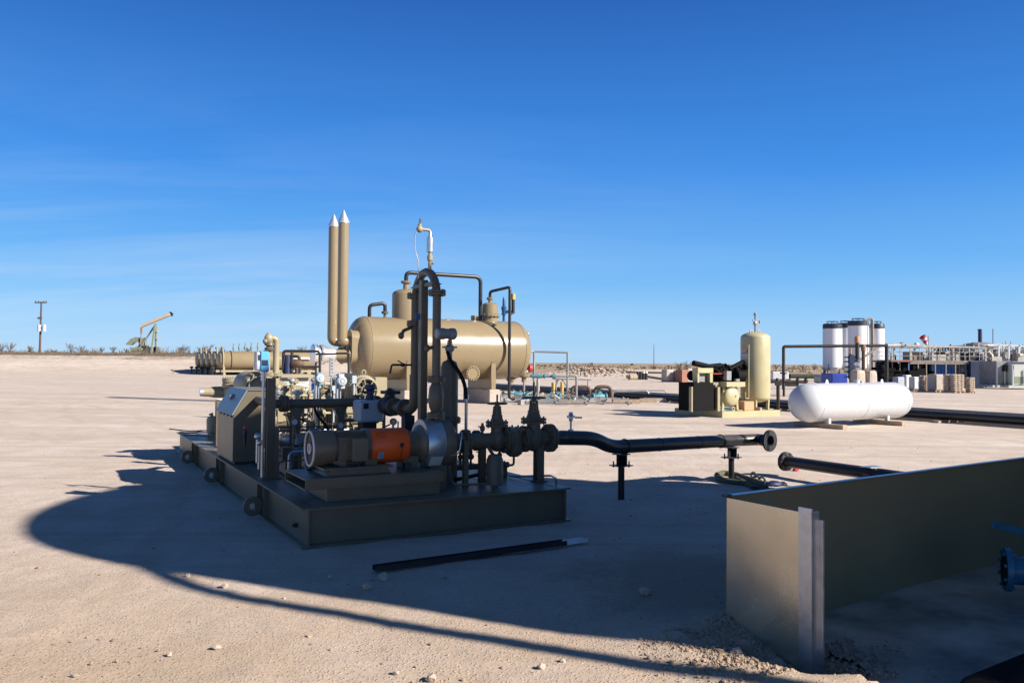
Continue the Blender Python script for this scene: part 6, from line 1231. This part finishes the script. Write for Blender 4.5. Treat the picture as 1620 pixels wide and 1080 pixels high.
tag(m.build('dry_brush', paint('dry_brush_twigs',(0.19,0.145,0.10),0.9,var=.35,scale=.3)), 'dry brown brush and weeds beyond the pad up to the horizon', 'brush', kind='stuff')
# rubble bank
m = MB(); rr = random.Random(4)
for k in range(900):
    px = rr.triangular(838,1012,930); g_ = G(px,576.5,0.0); Yd = rr.uniform(97,107); X = W(px,590,Yd).x; u_ = (px-838)/174; hm = 0.62*math.sin(min(1,max(0,u_))*math.pi)**.6*(.35 if px<902 else 1)
    r_ = rr.uniform(.08,.27)*(.7 if px<902 else 1); m.stone((X,Yd,H(X,Yd)*.7+rr.random()*hm*(1-abs(Yd-102)/7)),r_,rr)
tag(m.build('rubble', RUBB), 'bank of broken pale limestone rubble right of the tan vessel', 'rubble', kind='stuff')
# crates, black pile, wrapped loads
def pbox(mb, x0, y0, x1, y1, Y, dep, an=0):
    a_ = W(x0,y1,Y); b_ = W(x1,y0,Y); mb.bb((a_.x,Y,a_.z),(b_.x,Y+dep,b_.z)); return mb
def rounded_load(name, px0, px1, py0, py1, mat, label, cat, group=None, dep=None, an=29, base=True):
    g_ = G((px0+px1)/2,py1); Y = g_.y; w_ = (px1-px0)/FPX*Y; h_ = W((px0+px1)/2,py0,Y).z; a = rad(an); s_ = w_/(abs(math.cos(a))+abs(math.sin(a))*.9); d_ = s_*.9
    m = MB(); nn_ = 6; P = []; F_ = []
    for iz,(z_,k) in enumerate(((0.12,.97),(h_*.5,1.0),(h_*.86,.98),(h_*.97,.86),(h_,.6))):
        for i in range(16):
            an_ = 2*math.pi*i/16; c_,q_ = math.cos(an_),math.sin(an_); e_2 = 5; rr_ = 1/((abs(c_)**e_2+abs(q_)**e_2)**(1/e_2))
            x_,y_ = c_*rr_*s_/2*k, q_*rr_*d_/2*k; P.append((x_+.02*mn.noise((x_*3,y_*3,z_*2)),y_,z_+.03*mn.noise((x_*2,y_*2,7))))
    for iz in range(4):
        for i in range(16): j=(i+1)%16; F_.append((iz*16+i,iz*16+j,(iz+1)*16+j,(iz+1)*16+i))
    F_.append(tuple(range(4*16,5*16))); m.add(P,F_)
    fr = Frame((g_.x,g_.y+d_*.6,0),an); t = thing(name,label,cat,fr,(0,0,0),group); m.build('load', mat, t)
    m = MB(); 
    for k in (-1,0,1): m.bb((-s_*.48,k*d_*.4-.05,0),(s_*.48,k*d_*.4+.05,.09))
    m.bb((-s_*.49,-d_*.48,.09),(s_*.49,d_*.48,.118)); m.build('pallet', WOOD, t); return t
rounded_load('wrapped_load',1047,1069,584,604.5,CONC,'pale wrapped load, largest of the group left of the air compressor','load')
m = MB(); g_ = G(1080,605); Y = g_.y
a_ = W(1076,584.5,Y); m.box((W(1081,600,Y).x,Y+.6,a_.z/2),(.75,.9,a_.z),29); single(m,'brown_crate',BRICK,'tall reddish brown crate stack beside the wrapped load','crate')
m = MB(); m.box((W(1072,600,Y+1.2).x,Y+1.5,.55),(.8,.7,1.1),29); single(m,'grey_crate',GREYM,'grey box wedged between wrapped load and brown crate','crate')
m = MB(); m.box((W(1093,600,Y+1.0).x,Y+1.4,.65),(1.0,.7,1.3),29); single(m,'pale_crate',CONC,'pale box right of the brown crate, behind the compressor','crate')
g_ = G(1016,601); Y = g_.y; t = thing('battery_rack','black rack of drums with pale lids in front of the rubble','rack',WF,(g_.x,Y,0))
for k in range(4): m = MB(); x_ = W(1010+k*4.4,595,Y).x; m.lathe((x_,Y+.3,0),(0,0,1),[(0,0),(0,.15),(.85,.15),(.85,0)],12); m.build('drum', BLACK, t); m = MB(); m.cyl((x_,Y+.3,.70),(x_,Y+.3,.88),.155,n=12); m.build('lid', WHITEM if k>1 else BLACK, t)
m = MB(); m.cyl(W(990,588.5,Y+1),W(1047,589.5,Y+1),.09,n=8); m.cyl(W(1020,595,Y+.6),W(1047,599,Y+.6),.12,n=8); m.build('pipe', BLACK, t)
g_ = G(1000,601); m = MB(); m.cyl(g_+V(-.3,0,.3),g_+V(.5,.3,.3),.3,n=16); m.cyl(g_+V(-.5,0,.35),g_+V(.2,.6,.35),.2,n=12); single(m,'log',WOOD,'short pale log lying left of the black drums','log')

# ---------------------------------------------------------------- black gantry with flare tips behind the propane tank
Yg = 58.0; gw = lambda px,py,Y=Yg: W(px,py,Y)
t = thing('pipe_gantry','wide brown-black pipe gantry on two posts in front of the silos','gantry',WF,(gw(1320,600).x,Yg,0))
m = MB(); m.tube([(gw(1239.5,600).x,Yg,0),gw(1239.5,548),gw(1402,546.5)],.11,14,bend=.15); m.build('frame_pipe', DARKB, t)
m = MB(); m.cyl((gw(1402.5,600).x,Yg,0),gw(1402.5,547),.13,n=14); m.build('post', DARKB, t)
m = MB(); m.cyl(gw(1402,546.5),gw(1425,546,Yg+1),.15,n=12); m.cyl(gw(1425,546,Yg+1),gw(1429,546,Yg+1),.22,n=12); m.build('insulated_end', GREYM, t)
m = MB(); m.cyl(gw(1229,600)*1,gw(1229,600)+V(0,0,.1),.05,n=6); m.ring(gw(1239.5,590),(0,0,1),.2,.06,12,6); m.build('collar', DARKB, t)
for px,pt,pb,rr_,lab,mm in ((1356,540,569,.13,'tall dark flare tip with orange cap on the gantry',DARKB),(1366,553,610,.12,'reddish pipe post with cap just right of the flare tip',BRICK)):
    m = MB(); a_ = gw(px,pt,Yg-1); b_ = gw(px,pb,Yg-1); tt = thing('flare_post',lab,'pipe post',WF,(a_.x,a_.y,0)); z_b = b_.z if pb<600 else 0
    m.cyl((a_.x,a_.y,z_b),a_,rr_,n=12); 
    if pb<600: m.cyl((a_.x,a_.y,b_.z),(gw(1347,570,Yg-1).x,a_.y,b_.z),rr_*.8,n=10)
    m.build('pipe', DARKB if pb<600 else RUSTB, tt); m = MB(); m.lathe(a_-V(0,0,.1),(0,0,1),[(0,rr_),(0,rr_*1.35),(.35,rr_*1.4),(.45,rr_),(.45,0)],12); m.build('cap', ORCAP if pb<600 else BRICK, tt)
t = thing('wellhead_valves','dark blue-black stack of valves left of the flare tip','valve stack',WF,(gw(1347,600).x,Yg-1,0))
m = MB(); x_ = gw(1347,600,Yg-1).x; m.cyl((x_,Yg-1,0),gw(1346,560,Yg-1),.14,n=12)
for py in (565,572,580,588,596): q_ = gw(1347,py,Yg-1); m.box(q_,(.34,.3,.3)); m.bar(q_-V(.5,0,0),q_+V(.55,0,0),.1)
m.build('valves', DKBLUE, t); m = MB(); q_ = gw(1345.5,562,Yg-1); m.cyl(q_,q_+V(0,0,.5),.09,n=8); m.build('orange_cap', ORCAP, t)
t = thing('ground_manifold','low black pipe manifold left of the white tank','manifold',WF,(gw(1245,605).x,45,0))
m = MB(); m.cyl(W(1218,603,45),W(1275,604,45),.09,n=10)
for px in (1230,1240,1262,1275): q_ = W(px,602,45); m.cyl((q_.x,45,0),q_+V(0,0,.1),.07,n=8); m.ell(q_,(.13,.12,.14),10,6)
m.bb(W(1246,611,46),W(1262,604,46)+V(0,.5,0)); m.build('pipes', DARKB, t)
q_ = G(1231,654); m = MB(); zt_ = W(1231,606,q_.y).z; m.cyl((q_.x,q_.y,0),(q_.x,q_.y,zt_),.06,n=12); m.bar((q_.x-.1,q_.y,zt_),(q_.x+.1,q_.y,zt_),.16); single(m,'short_post',DARKB,'short brown post between cream compressor and white tank','post')

# ---------------------------------------------------------------- silos
Ys = 120.0
def silo(px,pt,w_px,Y,label,bottom=590,dark=8):
    c = W(px,560,Y); R_ = w_px/2/FPX*Y; zt_ = W(px,pt,Y).z; t = thing('silo',label,'silo',WF,(c.x,Y,H(c.x,Y)),'white silos with dark tops')
    dk = dark/FPX*Y; zc_ = W(px,581,Y).z
    m = MB(); m.lathe((c.x,Y,0),(0,0,1),[(max(.1,zc_-1.7),.25),(zc_,R_),(zt_-dk,R_)],40); m.build('silo_shell', SILO, t)
    m = MB(); m.lathe((c.x,Y,0),(0,0,1),[(zt_-dk,R_+.01),(zt_-.15,R_+.01),(zt_,R_*.9),(zt_+.02,0)],40); m.build('dark_top', BLKBLUE, t)
    for k in range(4): m = MB(); an = math.pi/4+k*math.pi/2; m.bar((c.x+R_*.9*math.cos(an),Y+R_*.9*math.sin(an),-.2),(c.x+R_*.9*math.cos(an),Y+R_*.9*math.sin(an),zc_+.5),.3); m.build('leg', STEELW, t)
    m = MB(); m.ring((c.x,Y,zt_+.32),(0,0,1),R_*.6,.04,16,5)
    for k in range(6): an = k*math.pi/3; m.cyl((c.x+R_*.6*math.cos(an),Y+R_*.6*math.sin(an),zt_),(c.x+R_*.6*math.cos(an),Y+R_*.6*math.sin(an),zt_+.32),.03,n=6)
    m.build('top_rail', DARKB, t); return t
silo(1317,512,29,Ys,'leftmost white silo with dark top'); silo(1338,511,26,Ys+4,'second white silo, mostly hidden behind the tallest'); s3 = silo(1357.5,507.5,31,Ys-4,'tallest white silo in front of the others'); silo(1387.5,512,22,Ys,'rightmost white silo with dark top')
m = MB(); x_ = W(1375,560,Ys-7).x
for dx in (-.25,.25): m.bar((x_+dx,Ys-7,0),(x_+dx,Ys-7,W(1375,504,Ys-7).z),.09)
for k in range(26): m.bar((x_-.25,Ys-7,.4+k*.27*1.0),(x_+.25,Ys-7,.4+k*.27),.06)
m.tube([(x_+.5,Ys-7,0),(x_+.5,Ys-7,W(1380,503,Ys-7).z),(x_-.6,Ys-7,W(1372,507,Ys-7).z)],.16,10,bend=.4); m.bar((x_+1.2,Ys-8,4.5),(x_-3.0,Ys-8,1.5),.25); single(m,'ladder_and_fill_pipe',STEELW,'tall ladder and dark fill pipe running up between silos','ladder')
# boxes and wrapped loads around
m = MB(); g_ = G(1328,616); pbox(m,1316,591,1341,606,62,2.2); single(m,'blue_crate',ROYAL,'royal blue covered crate above the white tank','crate',bev=.06)
rounded_load('wrapped_load',1350,1373,585,618,PALLET,'pale wrapped sack load behind the valve stack','load',an=20); rounded_load('wrapped_load',1369,1392,586,618,CONC,'greyish wrapped load behind the red pipe post','load',an=25)
for x0,x1,y0,y1,Y,mm,lab in ((1222,1248,588,600,75,WHITEM,'white lidded totes left of the gantry post'),(1250,1300,592,597,90,DGREEN,'dark green covered pipe stack left of the silos'),(1298,1315,594,606,70,GREYM,'grey box left of the royal blue crate'),(1250,1292,599,606,80,CONC,'pale long box under the green stack')):
    m = MB(); pbox(m,x0,y0,x1,y1,Y,1.6); b_ = W(x0,y1,Y); m.bb((b_.x+.1,Y+.1,0),(W(x1,y1,Y).x-.1,Y+1.4,b_.z-.002)) if b_.z>.01 else None; single(m,'storage_box',mm,lab,'box',bev=.08)

# ---------------------------------------------------------------- oilfield rig platform, trailers, sacks at far right
Yk = 66.0; k_ = lambda px,py,Y=Yk: W(px,py,Y)
t = thing('rig_platform','long raised steel work platform with rails and roof frame behind the sack pallets','platform',WF,(k_(1480,600).x,Yk,0))
dz = k_(1480,570).z; x0,x1 = k_(1408,570).x,k_(1562,570).x
m = MB(); m.bb((x0,Yk,dz-.15),(x1,Yk+3.2,dz)); m.bb((k_(1440,570).x,Yk+.02,dz-.30),(x1,Yk+.12,dz-.16)); m.build('deck', STEELW, t)
m = MB(); m.bb((k_(1405,560).x,Yk-.5,dz-.12),(k_(1442,560).x,Yk+2,dz+.02)); m.build('red_deck', BRICK, t)
for px in (1412,1424,1438,1453,1466,1480,1497,1512,1528,1545,1560):
    x_ = k_(px,590).x
    for dy in (.05,3.0): m = MB(); m.bar((x_,Yk+dy,0),(x_,Yk+dy,dz-.15),.08); m.build('leg', STEELW if px!=1438 else MIDBLUE, t)
m = MB()
for hgt in (.35,.7,1.05): m.cyl((x0,Yk,dz+hgt),(x1,Yk,dz+hgt),.017,n=5); m.cyl((x0,Yk+3.2,dz+hgt),(x1,Yk+3.2,dz+hgt),.017,n=5)
kx = x0
while kx <= x1: m.cyl((kx,Yk,dz),(kx,Yk,dz+1.05),.028,n=5); m.cyl((kx,Yk+3.2,dz),(kx,Yk+3.2,dz+1.05),.02,n=5); kx += .8
m.build('railing', PALES, t)
rz_ = k_(1500,550).z; m = MB(); xr0,xr1 = k_(1434,550).x,k_(1562,550).x
for dy in (.1,3.0): m.bar((xr0,Yk+dy,k_(1434,546).z),(xr1,Yk+dy,k_(1562,550.5).z),.16)
for f_ in [k/8 for k in range(9)]: x_ = xr0+(xr1-xr0)*f_; z_ = k_(1434,546).z+(k_(1562,550.5).z-k_(1434,546).z)*f_; m.bar((x_,Yk+.1,z_),(x_,Yk+3.0,z_),.1)
for px in (1442,1476,1509,1560): x_ = k_(px,560).x; m.bar((x_,Yk+.1,dz),(x_,Yk+.1,rz_),.13); m.bar((x_,Yk+3.0,dz),(x_,Yk+3.0,rz_),.13)
m.build('roof_frame', PALES, t)
m = MB(); a_ = k_(1450,545,Yk+1); m.ell((a_.x,a_.y,k_(1452,545).z),(.22,.22,.2)); m.build('floodlight', WHITEM, t)
m = MB(); pbox(m,1442,556,1460,571,Yk+.5,1.5); m.build('cabin', STEELW, t)
rk2 = random.Random(31)
def cluster(name,label,x0,x1,y0,y1,Y,dep,n_,mat,cat):
    m = MB()
    for k in range(n_):
        px = rk2.uniform(x0,x1); py = rk2.uniform(y0,y1); q_ = W(px,py,Y+rk2.uniform(0,dep)); c_ = rk2.random()
        if c_<.35: m.box(q_,(rk2.uniform(.3,1.1),rk2.uniform(.3,.9),rk2.uniform(.25,.8)))
        elif c_<.6: m.cyl(q_,q_+V(rk2.uniform(-.9,.9),rk2.uniform(-.3,.3),rk2.uniform(-.2,.2)),rk2.uniform(.06,.28),n=10)
        elif c_<.8: m.ell(q_,(rk2.uniform(.2,.5),.3,rk2.uniform(.2,.45)),12,7)
        else: m.bar(q_,q_+V(0,0,rk2.uniform(.5,1.2)),.09)
    single(m,name,mat,label,cat)
cluster('engine_units','row of black engines standing on the upper deck',1486,1562,559,571,Yk+.4,2.4,70,BLACK,'engine')
cluster('pump_machinery','dark machinery filling the space under the left of the platform',1412,1474,576,606,Yk+.3,2.5,130,MBLACK,'machinery')
cluster('valve_machinery','tangled dark pipes and valves under the right of the platform',1512,1562,576,610,Yk+.2,2,110,GREYM,'machinery')
cluster('tank_fittings','brown and tan fittings crowded on deck by the roofed rig',1462,1560,561,574,Yk+.3,2,60,PALES,'machinery')
t = thing('blue_container','bright blue corrugated container under the platform',  'container',WF,(k_(1490,600).x,Yk+.5,0))
m = MB(); a_ = k_(1474,598,Yk+.6); b_ = k_(1511,578,Yk+.6); xa_,xb_ = a_.x,b_.x; nrib = 14
for k in range(nrib): xx = xa_+(xb_-xa_)*k/nrib; m.bb((xx,Yk+.6+(k%2)*.07,.1),(xx+(xb_-xa_)/nrib,Yk+2.4,b_.z))
m.build('side_wall', MIDBLUE, t); m = MB(); m.bb((xa_-.05,Yk+.5,b_.z),(xb_+.05,Yk+2.5,b_.z+.12)); m.build('roof', MIDBLUE, t)
t = thing('blue_tank_trailer','dark blue tank body standing between the machinery and grey trailers','tank',WF,(k_(1560,600).x,Yk,0))
m = MB(); ya = Yk-.3; m.prism([k_(1536,611,ya)+V(0,0,.2),k_(1576,611,ya)+V(0,0,.2),k_(1576,580,ya),k_(1566,571,ya),k_(1536,571,ya)],(0,2.2,0)); m.build('tank_body', DKBLUE, t)
m = MB(); m.cyl(k_(1551,571,ya+.5),k_(1551,560,ya+.5),.2,n=12); m.build('hatch', DKBLUE, t)
# roofed rig at the far right
Yq = 76.0; kq = lambda px,py: W(px,py,Yq)
t = thing('roofed_rig','white framed roofed rig with dark engines above the grey trailers','rig',WF,(kq(1590,600).x,Yq,0))
m = MB(); zr0,zr1 = kq(1562,544.5).z,kq(1640,549).z; xa_,xb_ = kq(1562,550).x,kq(1660,550).x
for dy in (0,3.5): m.bar((xa_,Yq+dy,zr0),(xb_,Yq+dy,zr1),.13)
for px in (1565,1580,1596,1612,1630): x_ = kq(px,560).x; m.bar((x_,Yq,0),(x_,Yq,zr0-.06),.13); m.bar((x_,Yq+3.5,0),(x_,Yq+3.5,zr0-.06),.13)
m.bar((xa_,Yq,kq(1562,573).z),(xb_,Yq,kq(1562,573).z),.2); m.build('white_frame', WHITEM, t)
m = MB(); m.ell(kq(1550,547),(1.5,1.2,.35),16,8); m.bb(kq(1530,549),kq(1564,546)+V(0,3,0)); m.build('dark_roof', GREYM, t)
m = MB(); m.bb(V(xa_,Yq+1,kq(0,573).z),V(xb_,Yq+3.3,kq(0,573).z+.15)); 
for px in (1574,1588,1605,1622): m.ell(kq(px,560)+V(0,1.5,0),(.45,.5,.45),14,8); m.box(kq(px+4,567)+V(0,1.5,0),(.9,.8,.5)); m.cyl(kq(px+2,552)+V(0,1.5,0),kq(px+2,562)+V(0,1.5,0),.12)
m.build('engine', BLACK, t)
m = MB(); a_ = kq(1550.5,545); m.cyl(a_,kq(1550.5,521),.17,n=12); m.bar(kq(1547,521.5),kq(1552,521),.12); m.build('exhaust_stack', DKBLUE, t)
cluster('rig_machinery','black engines, pipes and reels packed under the white framed roof',1560,1645,559,572,Yq+.3,3,90,GREYM,'machinery')
cluster('pipe_rack','tangle of brown pipes and braces under the rig roof',1562,1640,556,572,Yq-.1,2.5,60,PALES,'machinery')
cluster('yard_clutter','dark clutter of hoses and valves on the ground left of the platform',1395,1416,578,608,Yk-.5,2.5,60,MBLACK,'machinery')
# grey trailers
Yt = 62.0; kt = lambda px,py,Y=Yt: W(px,py,Y)
def trailer(px0,px1,pt,label,Y,win):
    a_ = kt(px0,612,Y); b_ = kt(px1,pt,Y); t = thing('equipment_trailer',label,'trailer',WF,((a_.x+b_.x)/2,Y,0))
    m = MB(); m.bb((a_.x,Y,.32),(b_.x,Y+2.3,b_.z)); m.build('body', GREYM if win else GREYL, t, bev=.05)
    m = MB(); m.bb((a_.x-.4,Y-.25,.12),(b_.x+.4,Y+2.4,.30)); m.build('skid_base', GREYL, t)
    m = MB(); m.bb((a_.x+.1,Y-.02,.45),(b_.x-.15,Y-.003,.45+(b_.z-.45)*.42)); m.build('lower_panel', GREENP, t)
    for k in (0,.5,1): m = MB(); xx = a_.x+(b_.x-a_.x)*k; m.bar((xx,Y-.12,.3),(xx,Y-.12,b_.z*.72),.07); m.build('guard_rail', WHITEM, t)
    if win: m = MB(); m.bb((a_.x+.45,Y-.03,b_.z*.62),(a_.x+1.1,Y-.004,b_.z*.84)); m.bb((a_.x+.55,Y-.2,b_.z*.64),(a_.x+.75,Y-.03,b_.z*.86)); m.build('air_unit', BLACK, t)
    else: m = MB(); m.bb((a_.x+.15,Y-.03,b_.z*.45),(b_.x-.2,Y-.005,b_.z*.88)); m.build('side_door', GREYL, t); m = MB(); m.bb((a_.x,Y-.05,b_.z*.93),(b_.x+.05,Y-.003,b_.z-.02)); m.build('eave', DKBLUE, t)
trailer(1576,1600,571,'grey equipment trailer with small air unit',Yt+.6,True); trailer(1601,1640,572,'pale trailer with side door cut by the right edge',Yt,False)
# sack pallets
def sacks(px0,px1,pt,pb,mat,label,an,rows=7,group='pallets of sacks in front of the platform'):
    g_ = G((px0+px1)/2,pb); Y = g_.y; w_ = (px1-px0)/FPX*Y; h_ = W(px0,pt,Y).z; s_ = w_/(math.cos(rad(an))+.8*math.sin(rad(an))); fr = Frame((g_.x,g_.y+s_*.4,0),an)
    t = thing('sack_pallet',label,'pallet',fr,(0,0,0),group); m = MB()
    for r_ in range(rows):
        z0 = .13+(h_-.13)*r_/rows; dzz = (h_-.13)/rows
        for ix in range(3):
            for iy in range(2): m.ell((-s_/3+ix*s_/3+rk2.uniform(-.02,.02),(-.2+iy*.4)*s_,z0+dzz/2),(s_/5.4,s_*.225,dzz*.60),10,6)
    m.build('sacks', mat, t); m = MB(); m.bb((-s_*.5,-s_*.42,.09),(s_*.5,s_*.42,.125)); m.bb((-s_*.5,-s_*.42,0),(-s_*.4,s_*.42,.09)); m.bb((s_*.4,-s_*.42,0),(s_*.5,s_*.42,.09)); m.bb((-.05,-s_*.42,0),(.05,s_*.42,.09)); m.build('pallet', WOOD, t)
    if mat is not PALLET: m = MB(); m.box((0,0,(h_+.13)/2),(s_*.99,s_*.92,h_-.13)); m.build('stretch_wrap', mat, t, bev=.05)
sacks(1416,1432,596,617,GREYBOX,'grey wrapped tote at the left end of the pallet row',15); sacks(1430,1443,593,617,WHITEM,'pale blue-white tote second from the left of the row',15); sacks(1442,1458,596,618,WHITEM,'white tote with pink mark in the pallet row',15)
sacks(1456,1474,594,619,PALLET,'tan sack pallet left of the draped white one',20); sacks(1473,1497,592,620,CONC,'sack pallet draped with pale sheet in mid row',20); sacks(1497,1532,592,621.5,PALLET,'largest tan sack pallet, front of the row',29,8); sacks(1530,1545,597,621.5,PALLET,'last tan sack pallet at the right end of the row',25)
# windsock
Yw = 70.0; q_ = W(1465,545,Yw); t = thing('windsock','red and white windsock hanging above the platform roof','windsock',WF,(q_.x,Yw,0))
m = MB(); m.cyl((q_.x+.2,Yw,0),(q_.x+.2,Yw,W(1465,531,Yw).z),.04,n=8); m.build('pole', GREYM, t)
a_ = W(1459,531.5,Yw); b_ = W(1466,545,Yw); d_ = b_-a_; L = d_.length
for k in range(4): m = MB(); m.lathe(a_+d_*(k/4),d_,[(0,.30-.045*k),(L/4,.30-.045*(k+1))],14); m.build('sock_band', RED if k%2==0 else WHITEM, t)
